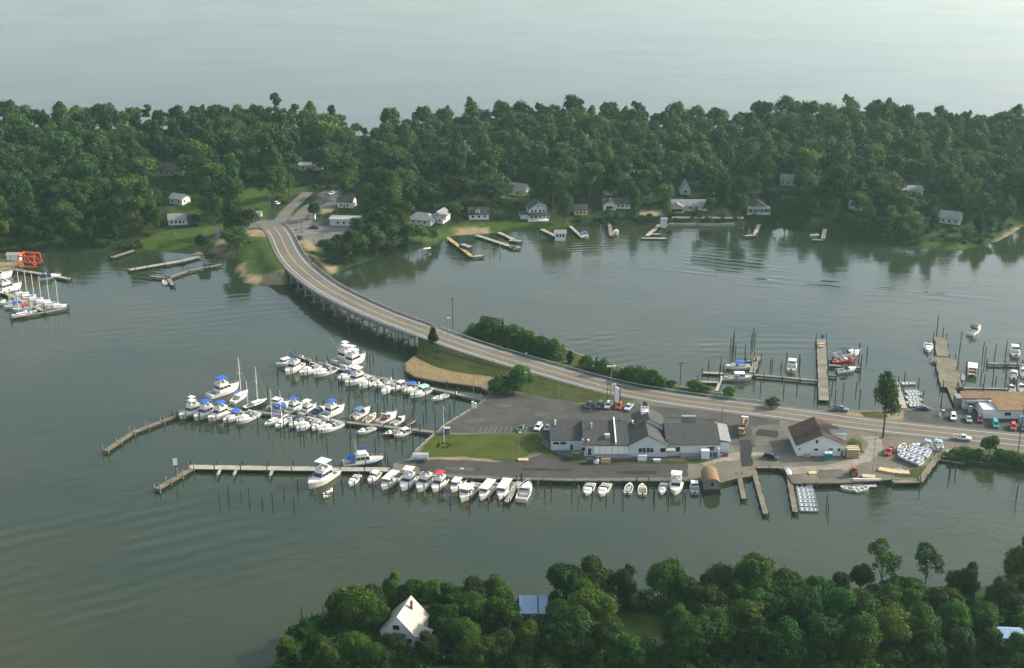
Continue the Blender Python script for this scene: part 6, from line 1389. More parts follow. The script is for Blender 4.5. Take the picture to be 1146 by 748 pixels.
def boat(kind, bow, stern, label, L=None, mats=None, z=0.0, piles=True, group='boats moored in the creek', cat='boat', name=None, wd=1.0):
    a, b = at(*bow, z), at(*stern, z); d = a - b; fn, L0 = BK[kind]; ln = L or min(max(d.length, L0 * .72), L0 * 1.25); ln *= 1.0 if 'ashore' in group or kind in ('jon', 'houseboat') else 1.10; wd *= 1.06; s = ln / L0; c = a - d.normalized() * ln / 2
    nm = name or {'sail': 'sailboat', 'ketch': 'sailboat', 'jon': 'skiff', 'skiff': 'motorboat', 'dinghy': 'dinghy', 'overturned': 'dinghy', 'houseboat': 'pontoon_boat'}.get(kind, 'motorboat')
    if not (mats and 'hull' in mats) and kind not in ('jon', 'houseboat', 'trawler', 'covered', 'overturned'):
        q = VR.random(); mats = dict(mats or {})
        if q < .38: mats['hull'] = [M_white2 if q < .26 else M_white3, None, None]
        if VR.random() < .3: mats['deck'] = [M_white2, None]
    r = place('boat ' + kind, fn, nm, (c.x, c.y, z), math.atan2(d.y, d.x), label, {'sailboat': 'sailboat', 'skiff': 'skiff', 'dinghy': 'dinghy'}.get(nm, cat), group, (s, s * wd, s), mats)
    r.rotation_euler.x = R(random.uniform(-1, 1)); mark(c, label)
    if piles:
        u = d.normalized(); n = Vector((-u.y, u.x, 0)); q = a + u * random.uniform(.3, 1.2)
        for sd in (-1, 1): PILES.append((q + n * sd * (L0 * s * .2 + .5), label))
    return r
C = lambda m, t='bimini_top': {t: m}
# long row along the quay
boat('fly', (345, 549), (368, 534.5), 'largest white yacht with a hardtop on the lower dock', L=12.6)
boat('cuddy', (391, 546), (399.5, 536), 'slim white runabout beside the largest yacht', L=7)
boat('cuddyc', (412, 542.5), (421, 534), 'small white cruiser in third place on the row', L=7, mats=C(M_cream))
boat('worktop', (427, 550.5), (443, 536.5), 'white workboat whose antennas stand against the dock end', L=10.6)
boat('fly', (449, 551.5), (461.5, 537.5), 'cruiser with a dark windscreen left of the black topped', L=10)
boat('flybim', (467, 553), (479.5, 540), 'cruiser under a black bimini on the quay row', L=10.4, mats=C(M_black))
boat('flybim', (484, 553), (495, 541), 'cruiser under a red bimini on the quay row', L=9.4, mats=C(M_redc))
boat('work', (505, 553), (515.5, 541), 'white cabin boat right of the red topped cruiser', L=9.6)
boat('workbare', (515.5, 564.5), (533.5, 544), 'long open workboat with a bare working deck', L=12)
boat('worktop', (537, 562), (552, 545), 'left of two hardtop workboats by the finger dock', L=11)
boat('worktop', (558, 561.5), (569, 545), 'right of two hardtop workboats by the finger dock', L=11)
boat('express', (592, 544), (581.5, 566), 'express cruiser backed in beside the narrow finger dock', L=10.4)
boat('cuddy', (655.5, 556.5), (661.5, 544.5), 'left of two white cabin boats at the restaurant quay', L=7.4, wd=1.15)
boat('cuddy', (671.5, 557.5), (679, 545.5), 'right of two white cabin boats at the restaurant quay', L=7.8, wd=1.1)
boat('skiff', (705.5, 543), (701.5, 556), 'white skiff with a dark open cockpit', L=6.4)
boat('opentan', (718.5, 544), (719, 557), 'tan open boat right of the dark cockpit skiff', L=6.6)
boat('cuddy', (739.5, 555.5), (743.5, 544), 'small cruiser with reddish gear left of the red bottomed', L=7)
boat('fly', (755, 556), (758, 539), 'chunky cruiser with a red bottom by the boathouse', L=9.6, mats={'hull': [None, M_redbot, None]}, wd=1.1)
boat('pilot', (776.5, 542), (777.5, 554), 'little pilothouse boat beside the floating boathouse', L=6.6)
boat('trawler', (429.5, 518), (393.5, 521.5), 'navy hulled trawler behind the long lower dock', L=11.8)
# upper dock, outer group
boat('work', (309, 411.5), (328, 406), 'outermost boat of the upper dock with blue canvas', L=9, piles=False)
boat('flybim', (319.5, 421), (339, 408), 'cruiser with navy cockpit canvas second from the end', L=10.5, mats=C(M_navy))
boat('express', (335, 422), (357, 412), 'low express cruiser third from the upper dock end', L=10)
boat('express', (351, 423.5), (373, 416), 'low express cruiser fourth from the upper dock end', L=10)
boat('flytower', (402, 397), (374, 408), 'far one of two tall sportfishers behind upper dock', L=12)
boat('flytower', (409.5, 401.5), (383, 413), 'near one of two tall sportfishers behind upper dock', L=12)
boat('enclosed', (378.5, 428), (394, 419), 'dark canvassed boat starting the upper inner group', L=8.6)
boat('fly', (386, 433.5), (408, 424.5), 'hardtop cruiser leading the upper inner group', L=10.5)
boat('express', (402, 436.5), (420, 428), 'second express boat in the upper inner group', L=9)
boat('cuddy', (418.5, 435.5), (432, 430), 'small cuddy boat in the upper inner group', L=7.4)
boat('express', (427.5, 443), (442, 431.5), 'cruiser in the middle of the upper inner group', L=9)
boat('cuddyc', (439, 439.5), (452.5, 432), 'cream topped boat in the upper inner group', L=7.6, mats=C(M_cream))
boat('expressc', (450.5, 442.5), (464, 435), 'boat under a small blue bimini in upper group', L=8.4)
boat('expressc', (459, 447), (479.5, 438.5), 'cruiser under pale green canvas near the slope', L=9.6, mats=C(M_teal))
boat('skiff', (483, 450), (498.5, 444.5), 'lone white runabout nearest the dock head', L=6.8)
# middle dock, camera side
boat('flytower', (200.5, 470.5), (221, 461.5), 'cream flybridge cruiser leftmost on the middle dock', L=10.6)
boat('flybim', (217, 472.5), (237, 462), 'left one of two cruisers under bright blue biminis', L=10.6)
boat('flybim', (232.5, 473.5), (252.5, 464), 'right one of two cruisers under bright blue biminis', L=10.6)
boat('expressc', (249.5, 475), (267, 466.5), 'white cruiser with a blue bow hatch cover', L=9)
boat('express', (264.5, 476.5), (285, 467), 'low white cruiser ending the first middle group', L=9.6)
boat('sail', (296, 478.5), (313, 469.5), 'left of two sailboats bows out on the middle dock', L=8.2)
boat('sail', (308, 481), (325, 470), 'right of two sailboats bows out on the middle dock', L=8.4, mats={'sail_cover': M_cream})
boat('cuddyc', (324, 480), (338, 471), 'small boat with a navy top beside the sailboats', L=7.2, mats=C(M_navy))
boat('express', (331.5, 484.5), (352, 474.5), 'long white cruiser middle of the second group', L=9.6)
boat('cuddy', (349, 483.5), (361, 474.5), 'small cuddy between two white cruisers', L=7)
boat('express', (356.5, 486.5), (378, 478), 'white cruiser with dark portholes ending second group', L=9.4)
boat('cuddy', (399, 487.5), (415.5, 482), 'lone white runabout on the middle dock', L=6.8)
boat('cuddy', (429, 489.5), (443, 485), 'red striped runabout near the middle dock foot', L=6.6, mats={'hull': [M_redhull, None, None]})
boat('cuddyc', (441, 491), (455, 485.5), 'white boat overlapping the red striped runabout', L=6.8, mats=C(M_cream))
# middle dock, far side
boat('flybim', (268, 434.5), (238, 444.5), 'motor yacht with blue canvas beside the tall mast', L=12, piles=False)
boat('sail', (277.5, 440), (259.5, 453), 'white sailboat with the tallest white mast', L=10, piles=False)
boat('ketch', (299.5, 449.5), (279, 457), 'dark hulled ketch with two masts', L=9.4, mats={'hull': [M_darkhull, None, None], 'sail_cover': M_navy}, piles=False)
boat('pilot', (317, 450), (302, 459.5), 'white boat with a dark wheelhouse door near ketch', L=7.6)
boat('enclosed', (326, 452), (310, 461), 'boat under a crumpled blue cockpit cover', L=8.4, mats={'cockpit_cover': M_blue})
boat('flybim', (342, 454), (323.5, 462), 'flybridge boat with a narrow blue bimini', L=8.8)
boat('fly', (354.5, 456), (339, 464), 'small cream flybridge cruiser on the far side', L=8)
boat('enclosed', (367.5, 457.5), (351.5, 466.5), 'boat under a rounded navy cockpit cover', L=8.8)
boat('flybim', (386, 458), (362.5, 468), 'cruiser enclosed in the brightest blue canvas', L=10.2)
boat('cuddyc', (414.5, 459.5), (391.5, 472), 'long runabout with a teal blue cover', L=9, mats=C(M_tarp))
boat('opentan', (420.5, 465), (410, 473.5), 'cream open boat left of the red seated one', L=7)
boat('express', (444.5, 464.5), (424, 475), 'bowrider with dark red seats', L=9, mats={'seat': M_redc})
boat('cuddy', (453.5, 468.5), (439, 477.5), 'white runabout left of the black covered boat', L=7)
boat('covered', (466.5, 470.5), (452.5, 478.5), 'boat wholly wrapped in a black cover', L=6.8)
# right hand basin
boat('cuddyc', (811, 413), (836, 412.5), 'white and blue cabin boat with a blue bimini', L=8.6)
boat('workbare', (842, 426), (812, 425.5), 'long grey workboat tied below the blue topped boat', L=10.4, mats={'hull': [M_metal, None, None]})
boat('pilot', (887, 407), (884.5, 420), 'boxy white cabin boat showing its brown stern', L=8.6, mats={'deck': [M_seat, M_cock]})
boat('expressc', (963, 396.5), (931, 401), 'white cruiser with navy canvas by the broad pier', L=10.4, mats=C(M_navy))
boat('opentan', (957, 404), (929, 408), 'red hulled boat below the navy canvassed cruiser', L=9.4, mats={'hull': [M_redhull, None, None], 'deck': [M_redhull, M_cock]}, wd=.8)
boat('cuddyc', (958, 414.5), (934.5, 418), 'white runabout with a dark folded top', L=7.6, mats=C(M_black))
boat('cuddy', (1038.5, 396), (1039, 378), 'white launch bow on beside the brown pier end', L=8.6, piles=False)
boat('skiff', (1043.5, 401), (1044.5, 412), 'small dark decked skiff behind the white launch', L=5.4, mats={'deck': [M_alud, M_darkhull]}, piles=False)
boat('expressc', (1096, 368), (1081.5, 379), 'lone cruiser under way with a dark bimini', L=9.4, mats=C(M_black), piles=False)
boat('houseboat', (1088, 413), (1087, 432), 'yellow fenced pontoon boat under a cream canopy', L=8)
boat('skiff', (1076, 420), (1074, 431), 'grey skiff squeezed left of the pontoon boat', L=5.6, mats={'hull': [M_alud, None, None]})
boat('pilot', (1134, 391), (1138, 405), 'white pilothouse boat behind the right edge catwalk', L=8.4)
boat('cuddyc', (1133.5, 417), (1135, 431), 'grey topped runabout behind the bait shop', L=7.2, mats=C(M_metal))
boat('express', (1145, 414), (1148, 430), 'white boat cut by the right picture edge', L=8)
boat('cuddy', (1131.5, 433), (1133, 444), 'white boat backed in below the grey topped runabout', L=6.4)
boat('cuddy', (1142, 432), (1147, 445), 'white cabin boat at the bait shop roof', L=7)
for i, (px, py, t) in enumerate(((1016, 430.5, 'single skiff'), (1020, 439.5, 'first of the crowded skiffs'), (1023, 442.5, 'second of the crowded skiffs'), (1020.5, 446, 'third of the crowded skiffs'), (1024, 449, 'fourth of the crowded skiffs'), (1021.5, 452, 'fifth of the crowded skiffs'), (1025, 455, 'nearest of the crowded skiffs'))):
    boat('jon', (px + 8.5, py - .3), (px - 8.5, py + .3), 'white aluminium ' + t + (' at the plain dock end' if i == 0 else ' counting from the water end'), L=5.2, piles=False, group='rental skiffs at the plain dock', mats={'hull': [M_white, M_alud], 'bench': M_white})
for i, (px, py) in enumerate(((900.5, 546), (902, 550), (903, 554.2), (904, 558.2), (904.5, 562.4), (905.5, 567), (906.5, 572))):
    boat('jon', (px + 9, py + .3), (px - 9, py - .3), '%s of seven aluminium skiffs beside the ramp dock' % ('farthest', 'second from the bulkhead', 'third from the bulkhead', 'middle', 'third from the open water', 'second from the open water', 'nearest')[i], L=5.4, piles=False, group='aluminium skiffs by the ramp')
boat('dinghy', (940, 547.5), (957, 549.5), 'grey skiff on the left along the floating dock', L=5.2, mats={'hull': [M_alu, None, None]}, piles=False, z=.02)
boat('dinghy', (973, 547), (957.5, 551), 'pale blue skiff on the right along the floating dock', L=5.2, mats={'hull': [M_roofbl, None, None]}, piles=False)
boat('overturned', (881, 525), (884.5, 534), 'white overturned dinghy at the head of the ramp dock', L=4.4, z=1.25, piles=False)
# far shore boats
boat('cuddyc', (652, 262), (657, 268), 'boat under a blue canvas at a far pier', L=7, piles=False, group='boats at the far shore piers')
boat('opentan', (690, 259), (688, 266), 'cream boat beside the short straight far pier', L=6.8, piles=False, group='boats at the far shore piers')
boat('dinghy', (183, 315.5), (187, 321), 'small white boat at the bent dark pier', L=5, piles=False, group='boats at the far shore piers')
boat('dinghy', (906, 264.5), (913, 264), 'small dinghy at the grey far pier', L=4.4, piles=False, group='boats at the far shore piers')
boat('dinghy', (215, 287), (222, 285), 'yellow dinghy drawn up at the cove pier', L=4.6, piles=False, group='boats at the far shore piers', mats={'hull': [M_wally, None, None]})
# left boatyard
boat('enclosed', (69, 310.5), (53, 312.5), 'boat with navy cover at the upper boatyard dock', L=8.6, piles=False, group='boats of the left boatyard')
boat('flytower', (25, 322), (-6, 330), 'big white cruiser behind the boatyard sailboats', L=13, piles=False, group='boats of the left boatyard')
boat('fly', (15, 309), (-14, 314), 'tall white yacht cut by the left picture edge', L=13, piles=False, group='boats of the left boatyard')
for i, (px, py, t) in enumerate(((23, 333, 'first'), (31, 336, 'second'), (39, 339, 'third'), (47, 341.5, 'fourth'), (56, 344, 'fifth'), (66, 346.5, 'outermost'))):
    boat('sail', (px + 10, py - 3.5), (px - 9, py - .5), '%s sailboat of the boatyard upper row from the left' % t, L=8.2, piles=False, group='boats of the left boatyard', mats={'sail_cover': (M_blue, M_cream, M_navy)[i % 3]})
for i, (k, px, py, t, mm) in enumerate((('express', 4, 341, 'leftmost white boat in the lower boatyard row', None), ('cuddyc', 13, 345, 'blue topped boat in the lower boatyard row', None), ('cuddyc', 23, 348, 'red topped boat in the lower boatyard row', C(M_redc)), ('sail', 20, 354.5, 'long white sailboat in the lower boatyard row', None), ('cuddy', 32, 351, 'small white boat innermost in the lower boatyard row', None))):
    boat(k, (px - 9, py + 1.5), (px + 9, py - 1.5), t, piles=False, group='boats of the left boatyard', mats=mm, L=8 if k != 'cuddy' else 6)
# boats laid up in the boat yard
for k, bow, st, t, L_, mm in (('dinghy', (1012, 499), (1006, 510), 'white open boat on the gravel beside the red jeep', 6.2, None), ('jon', (1006, 511), (1027, 519), 'longest aluminium boat in the laid up stack', 8.4, None), ('jon', (1008, 508), (1030, 515.5), 'second aluminium boat in the laid up stack', 7.6, None), ('jon', (1016, 505), (1036, 511), 'third aluminium boat in the laid up stack', 7.0, None), ('jon', (1018, 501.5), (1038, 507), 'farthest aluminium boat in the laid up stack', 7.0, None),
        ('cuddy', (1020, 499.5), (1032, 501.5), 'white hull behind the laid up stack', 6, None), ('cuddyc', (1036, 494), (1040, 503), 'left of two boats under pale blue covers', 6.2, C(M_roofbl)), ('cuddyc', (1047.5, 494), (1053, 504.5), 'right of two boats under pale blue covers', 6.8, C(M_roofbl)), ('overturned', (1043, 497.5), (1047.5, 507), 'grey upturned boat between the pale blue covers', 5, {'hull': M_metal})):
    boat(k, bow, st, t, L=L_, mats=mm, z=ZG + .45 if k != 'overturned' else ZG + .1, piles=False, group='boats laid up ashore')

# ------------------------------------------------------------------ vehicles
def wheels(k, xs, w, r=.36, t=.24):
    for x in xs:
        for s in (-1, 1):
            q = MB(); q.tube((x, s * (w / 2 - t), r), (x, s * (w / 2 + .01), r), r, r, 12); i = k.part('wheel', q, M_tyre); q = MB(); q.tube((x, s * (w / 2), r), (x, s * (w / 2 + .03), r), r * .6, r * .55, 8); k.part('rim', q, M_metal, i)
def lights(k, xf, xr, w, z):
    for s in (-1, 1):
        q = MB(); q.box((xf, s * (w / 2 - .3), z), (.08, .34, .16)); k.part('headlight', q, M_lamp); q = MB(); q.box((xr, s * (w / 2 - .2), z + .1), (.06, .22, .2)); k.part('tail_light', q, M_redhull)
def car(style, paint):
    def fn(k):
        w = 1.85; q = MB()
        if style == 'sedan': L, body, gl, rf = 4.7, [(-2.35, .35), (-2.35, .85), (-1.5, .98), (1.0, .95), (2.2, .78), (2.35, .55), (2.35, .3)], (-1.75, 1.15, -1.1, .35, .95, 1.42), 1.42
        elif style == 'suv': L, body, gl, rf = 4.8, [(-2.4, .4), (-2.4, 1.05), (-1.6, 1.1), (1.0, 1.08), (2.25, .98), (2.4, .7), (2.4, .38)], (-2.3, 1.25, -2.0, .5, 1.08, 1.78), 1.78
        elif style == 'van': L, body, gl, rf = 5.0, [(-2.5, .4), (-2.5, 1.2), (1.4, 1.2), (2.3, 1.0), (2.5, .7), (2.5, .38)], (-2.45, 1.8, -2.35, 1.0, 1.2, 1.95), 1.95
        else: L, body, gl, rf = 5.6, [(-2.8, .5), (-2.8, .85), (2.0, .9), (2.65, .95), (2.8, .75), (2.8, .45)], (-.6, 1.3, -.35, .75, 1.05, 1.8), 1.8
        q.side(body, w)
        if style == 'pickup':
            for s in (-1, 1): q.box((-1.75, s * (w / 2 - .05), .8), (2.1, .1, .38))
            q.box((-2.76, 0, .8), (.09, w - .02, .38)); q.side([(-.72, .8), (-.72, 1.12), (1.2, 1.1), (2.7, 1.0), (2.76, .8)], w - .01)
        i = k.part('body', q, paint)
        x0, x1, X0, X1, z0, z1 = gl; g = MB(); frus(g, x0, x1, w * .96, z0 - .06, X0, X1, w * .76, z1 - .05); k.part('windows', g, M_glass, i)
        t = MB(); frus(t, X0 - .03, X1 + .05, w * .79, z1 - .06, X0 + .05, X1 - .08, w * .7, z1 + .02)
        for x, X in ((x0 + .02, X0), (x1 - .02, X1), ((x0 + x1) / 2 - .1, (X0 + X1) / 2 - .1)):
            for s in (-1, 1): t.tube((x, s * w * .47, z0 - .05), (X, s * w * .38, z1 - .04), .05, .05, 4)
        k.part('roof', t, paint, i); wheels(k, (-L / 2 + .95, L / 2 - .95), w, .36 if style != 'pickup' else .4); lights(k, L / 2, -L / 2, w, .62)
        b = MB(); b.box((L / 2, 0, .32), (.14, w * .96, .2)); b.box((-L / 2, 0, .34), (.14, w * .96, .2)); k.part('bumper', b, M_dmetal)
        if style == 'pickup': b = MB(); b.box((-1.75, 0, .855), (2.0, w - .22, .03)); k.part('load_bed', b, M_dmetal)
    return fn
P_ = lambda n, c: mat('car paint ' + n, c, .25, .03, .3, spec=.6)
PAINT = {'white': P_('white', (.72, .72, .70)), 'black': P_('black', (.012, .013, .018)), 'green': P_('green', (.012, .06, .05)), 'red': P_('red', (.40, .02, .025)), 'dred': P_('dark red', (.14, .012, .015)), 'grey': P_('grey', (.22, .24, .25)), 'silver': P_('silver', (.42, .45, .46)), 'teal': P_('teal', (.02, .30, .30)), 'navy': P_('navy', (.012, .02, .06)), 'slate': P_('slate', (.10, .14, .16))}
def vehicle(style, paint, front, back, label, z=ZG + .035, group='parked vehicles', cat=None, far=False):
    a, b = at(*front, z), at(*back, z); c = a.lerp(b, .5); d = a - b
    if far: c.z = float(far_h(c.x, c.y)[0]) + .12
    r = place('car %s %s' % (style, paint), car(style, PAINT[paint]), 'pickup_truck' if style == 'pickup' else 'parked_van' if style == 'van' else 'parked_car', c, math.atan2(d.y, d.x), label, cat or ('pickup' if style == 'pickup' else 'van' if style == 'van' else 'car'), group); mark(c, label.split(' facing')[0]); return r
vehicle('suv', 'black', (657, 458), (661.5, 452.5), 'dark blue car at the left of the roadside five')
vehicle('suv', 'green', (668.5, 458), (673, 452.5), 'dark green car second of the roadside five')
vehicle('suv', 'white', (679, 458.5), (682.5, 453), 'white car in the middle of the roadside five')
vehicle('suv', 'red', (691.5, 459), (694, 453.8), 'red car fourth of the roadside five')
vehicle('pickup', 'silver', (701.5, 460.5), (706, 454.8), 'pale pickup at the right of the roadside five')
vehicle('sedan', 'green', (581.5, 483.5), (586.5, 478.5), 'green sedan by the lawn, left of the three')
vehicle('suv', 'white', (600.5, 483), (604.5, 477.5), 'white car by the lawn, middle of the three')
vehicle('sedan', 'slate', (611.5, 483.2), (614, 478), 'grey car by the lawn, nearest the restaurant')
vehicle('suv', 'black', (870.5, 515), (855, 511.8), 'black car standing at the head of the boat ramp')
vehicle('pickup', 'slate', (949, 461), (931.5, 458.5), 'slate pickup waiting on the road shoulder by pier')
vehicle('sedan', 'navy', (1041.5, 459), (1025.5, 458.5), 'dark blue sedan beside the crowded skiffs')
vehicle('suv', 'white', (1067, 472.5), (1066.5, 465), 'white car on the bait shop lot')
vehicle('sedan', 'grey', (1085, 474), (1083, 468), 'small grey car on the bait shop lot')
vehicle('suv', 'dred', (1097, 474.5), (1096, 467.5), 'dark red car before the grey awning')
vehicle('van', 'teal', (1115, 480.5), (1112.5, 473), 'bright teal van on the bait shop lot')
vehicle('suv', 'red', (1134, 483.5), (1133.5, 476), 'red car before the bait shop wall')
vehicle('sedan', 'black', (1146, 484), (1144, 477), 'dark car cut by the right edge of the lot')
vehicle('pickup', 'white', (1085, 493.2), (1068.5, 491), 'white pickup driving on the road', z=1.3, group=None)
vehicle('pickup', 'red', (992, 511), (997.5, 503.5), 'red jeep like truck in the boat yard', group=None)
vehicle('sedan', 'black', (356, 260.5), (349, 260), 'dark car on the paved lot by the junction', group='vehicles on the far shore', far=True)
vehicle('van', 'silver', (248, 269.5), (244, 266), 'pale van parked beside the cove shed', group='vehicles on the far shore', far=True)
vehicle('pickup', 'white', (369, 223), (376, 221), 'white truck by the dark roofed cottage', group='vehicles on the far shore', far=True)
vehicle('sedan', 'white', (312, 234), (308, 232), 'white car on the side road lawn', group='vehicles on the far shore', far=True)
# the long crane truck beside the restaurant
a = at(828, 492, ZG); b = at(834, 473, ZG); d = a - b
r = thing('crane_truck', a.lerp(b, .5), math.atan2(d.y, d.x), 'long yellow and black crane truck beside the restaurant', 'truck')
q = MB(); q.box((0, 0, .75), (11.5, 1.4, .35)); part('chassis', q, M_dmetal, r)
for x in (-4.4, -3.1, 3.6):
    for s in (-1, 1): q = MB(); q.tube((x, s * .85, .55), (x, s * 1.2, .55), .55, .55, 12); part('wheel', q, M_tyre, r)
q = MB(); frus(q, 3.4, 5.7, 2.3, 1.1, 3.6, 5.2, 2.1, 2.9); i = part('cab', q, mat('yellow paint', (.22, .15, .03), .5), r); g = MB(); frus(g, 3.4, 5.7, 2.3, 1.1, 3.6, 5.2, 2.1, 2.9, .5, .88, .03); part('windows', g, M_glass, i)
q = MB(); q.box((-2.2, 0, 1.1), (6.0, 2.3, .9)); q.box((1.6, 0, 1.1), (1.6, 2.0, 1.9)); part('bed', q, M_dmetal, r)
q = MB()
for s in (-1, 1): q.box((-2.2, s * 1.16, 1.2), (6.0, .08, .9))
q.beam((1.4, 0, 3.3), (-4.8, 0, 2.9), .5, .45); part('boom', q, MATS['yellow paint'], r)
q = MB(); q.box((-5.2, 0, 1.1), (.9, 2.2, 1.9)); part('tailboard', q, M_alu, r)
# red dock tractor
r = thing('tractor', at(955, 531.5, ZG), R(80), 'red and dark tractor parked at the gravel yard bulkhead', 'tractor')
q = MB(); q.box((.8, 0, .7), (2.0, 1.1, 1.0), top=.9); part('bonnet', q, M_redhull, r); q = MB(); q.box((-.7, 0, .7), (1.6, 1.6, .9)); part('body', q, M_redhull, r); q = MB(); frus(q, -1.4, .1, 1.6, 1.5, -1.3, 0, 1.4, 2.7); part('cab', q, M_glass, r); q = MB(); q.box((-.65, 0, 2.7), (1.6, 1.7, .14)); part('cab_roof', q, M_dred if 'M_dred' in globals() else M_redbot, r)
for x, rr in ((-.8, .75), (1.3, .5)):
    for s in (-1, 1): q = MB(); q.tube((x, s * .75, rr), (x, s * 1.15, rr), rr, rr, 12); part('wheel', q, M_tyre, r)
# orange travel lift at the left boatyard
r = thing('boat_lift', at(34, 298.5, ZG), R(-8), 'tall orange travelling boat lift at the left boatyard', 'boat lift')
for s in (-1, 1):
    q = MB()
    for x in (-4.2, 4.2): q.tube((x, s * 3.2, .6), (x * .86, s * 3.0, 5.7), .32, .28, 6)
    q.beam((-4.4, s * 3.2, 1.1), (4.4, s * 3.2, 1.1), .55, .5); q.beam((-3.9, s * 3.0, 5.9), (3.9, s * 3.0, 5.9), .55, .6); q.tube((-4.0, s * 3.1, 1.2), (0, s * 3.0, 5.4), .2, .2, 5); q.tube((4.0, s * 3.1, 1.2), (0, s * 3.0, 5.4), .2, .2, 5); part('side_frame', q, M_orange, r)
    for x in (-4.2, 4.2): q = MB(); q.tube((x, s * 3.0, .6), (x, s * 3.45, .6), .6, .6, 10); part('wheel', q, M_tyre, r)
q = MB(); q.beam((-3.7, -3.1, 6.1), (-3.7, 3.1, 6.1), .55, .6); part('cross_beam', q, M_orange, r)
q = MB()
for x in (-2, 2): q.tube((x, -3, 5.6), (x, -.8, 2.6), .06, .06, 4); q.tube((x, 3, 5.6), (x, .8, 2.6), .06, .06, 4); q.beam((x, -.9, 2.6), (x, .9, 2.6), .5, .08)
part('sling', q, M_dmetal, r)
vehicle('van', 'white', (12, 291.5), (19, 291), 'white van behind the orange boat lift', group='vehicles on the far shore')

# ------------------------------------------------------------------ poles, signs, small things
def pole(name, base, top_py, label, cat, r=.16, arm=None, m=M_pilel, group=None, z=ZG, far=False):
    p = on_far(*base) if far else at(*base, z); px = base[0]; k = 1.0
    h = 8.0
    for _ in range(12): q = pix((p.x, p.y, p.z + h)); h *= (base[1] - top_py) / max(.1, base[1] - q[1])
    t = thing(name, p, 0, label, cat, group); mb = MB(); mb.tube((0, 0, -.6), (0, 0, h), r, r * .7, 7); part('shaft', mb, m, t); return t, h
for base, tp, lab, arms in (((507, 381.5), 333, 'tall utility pole with crossarm at the thicket left end', 2), ((761, 432.5), 405, 'utility pole by the water left of the low docks', 1), ((683, 455), 410, 'tallest pole with floodlights beside the white sign', 3), ((679.5, 454), 424, 'dark pole left of the floodlight pole', 0), ((501.5, 388.5), 356, 'street lamp pole at the end of the bridge', 4),
        ((530, 456), 420, 'pale pole behind the dock head posts', 0), ((587, 439.5), 417, 'short pale pole beside the corner tree', 4), ((625.5, 446), 428, 'thin metal post on the grassy bank', 0), ((807.5, 472.5), 455, 'dark thin pole behind the restaurant right wing', 0), ((976, 531), 484, 'thin tall pole on the gravel yard', 0), ((1139.5, 505), 452, 'tall thin pole at the right edge of the road', 1), ((580.5, 507), 484, 'pale lamp post at the lawn right end', 4), ((574, 514), 502, 'short stake at the lawn corner', 0), ((796.8, 520), 502, 'thin tall mast beside the boathouse', 0), ((516, 536), 524.5, 'small white topped lamp on the quay', 4)):
    t, h = pole('utility_pole' if arms in (1, 2, 3) else 'lamp_post' if arms == 4 else 'pole', base, tp, lab, 'pole', .17 if arms else .11, m=M_pile if 'dark' in lab or arms in (1, 2) else M_pilel, group='poles along the road')
    q = MB()
    if arms in (1, 2): q.box((0, 0, h - .8), (2.4, .14, .16)); part('crossarm', q, M_pile, t)
    if arms == 3:
        q.box((0, 0, h - .4), (3.0, .16, .16)); part('crossarm', q, M_metal, t)
        for x in (-1.2, -.4, .4, 1.2): f = MB(); f.box((x, -.25, h - .2), (.5, .4, .5)); part('floodlight', f, M_trim, t)
    if arms == 4: q.box((.35, 0, h - .1), (1.0, .32, .2)); part('lamp_head', q, M_trim, t)
for px, py, tp, lab in ((285, 250, 231, 'pole at the left of the far junction'), (302, 236, 217, 'pole at the far side road'), (338, 262, 246, 'dark pole at the right of the far junction'), (351, 275, 266, 'short dark pole on the sandy lot by far bridge end'), (357, 276, 268, 'stout dark post beside the short dark pole'), (226, 189, 176, 'thin pole in the wood behind the cove'), (197, 269, 255, 'white pole on the cove lawn'), (125, 192, 176, 'pale pole deep in the left wood'), (303, 286, 280, 'small white post at the bridge guardrail'), (285, 258, 252, 'white post at the far junction lawn')):
    pole('pole', (px, py), tp, lab, 'pole', .12, m=M_pilel if 'dark' not in lab else M_pile, group='poles on the far shore', far=True)
t, h = pole('flagpole', (497, 496), 454, 'white flagpole with a limp flag on the lawn', 'flagpole', .09, m=M_trim)
q = MB(); q.add([(0, 0, h - .2), (.5, .1, h - .5), (.75, 0, h - 1.6), (.2, .1, h - 2.0), (0, 0, h - 1.7), (0.02, .04, h - .2), (.52, .14, h - .5), (.77, .04, h - 1.6), (.22, .14, h - 2.0), (.02, .04, h - 1.7)], [(0, 1, 2, 3, 4), (9, 8, 7, 6, 5)]); part('flag', q, mat('faded flag', (.5, .25, .26), .8), t)
for i in range(7):
    a = i * .9; p = at(497, 499, ZG) ; tree('bush%d' % (i % 3), Vector((p.x + 1.9 * math.cos(a), p.y + 1.9 * math.sin(a), ZG)), .17, '%s tuft of the flower ring round the flagpole' % ('front', 'right front', 'right', 'right back', 'back', 'left back', 'left')[(i + 5) % 7], 'flowers round the flagpole', 'flowers', 'flower_tuft')
r = thing('sign', at(690.5, 455.5, ZG), R(-62), 'tall blank white roadside sign on dark posts', 'sign'); q = MB(); q.box((0, 0, 1.6), (3.2, .3, 5.6)); part('panel', q, M_trim, r)
q = MB()
for s in (-1.65, 1.65): q.box((s, 0, -.3), (.22, .34, 7.8))
part('post', q, M_pile, r)
p0 = on_far(331.5, 263); r = thing('stop_sign', p0, R(20), 'small red octagonal sign at the far junction', 'sign'); q = MB(); q.tube((0, 0, 0), (0, 0, 2.0), .05, .05, 5); part('post', q, M_metal, r); q = MB(); q.tube((0, .03, 2.45), (0, -.03, 2.45), .55, .55, 8); part('plate', q, M_redhull, r)
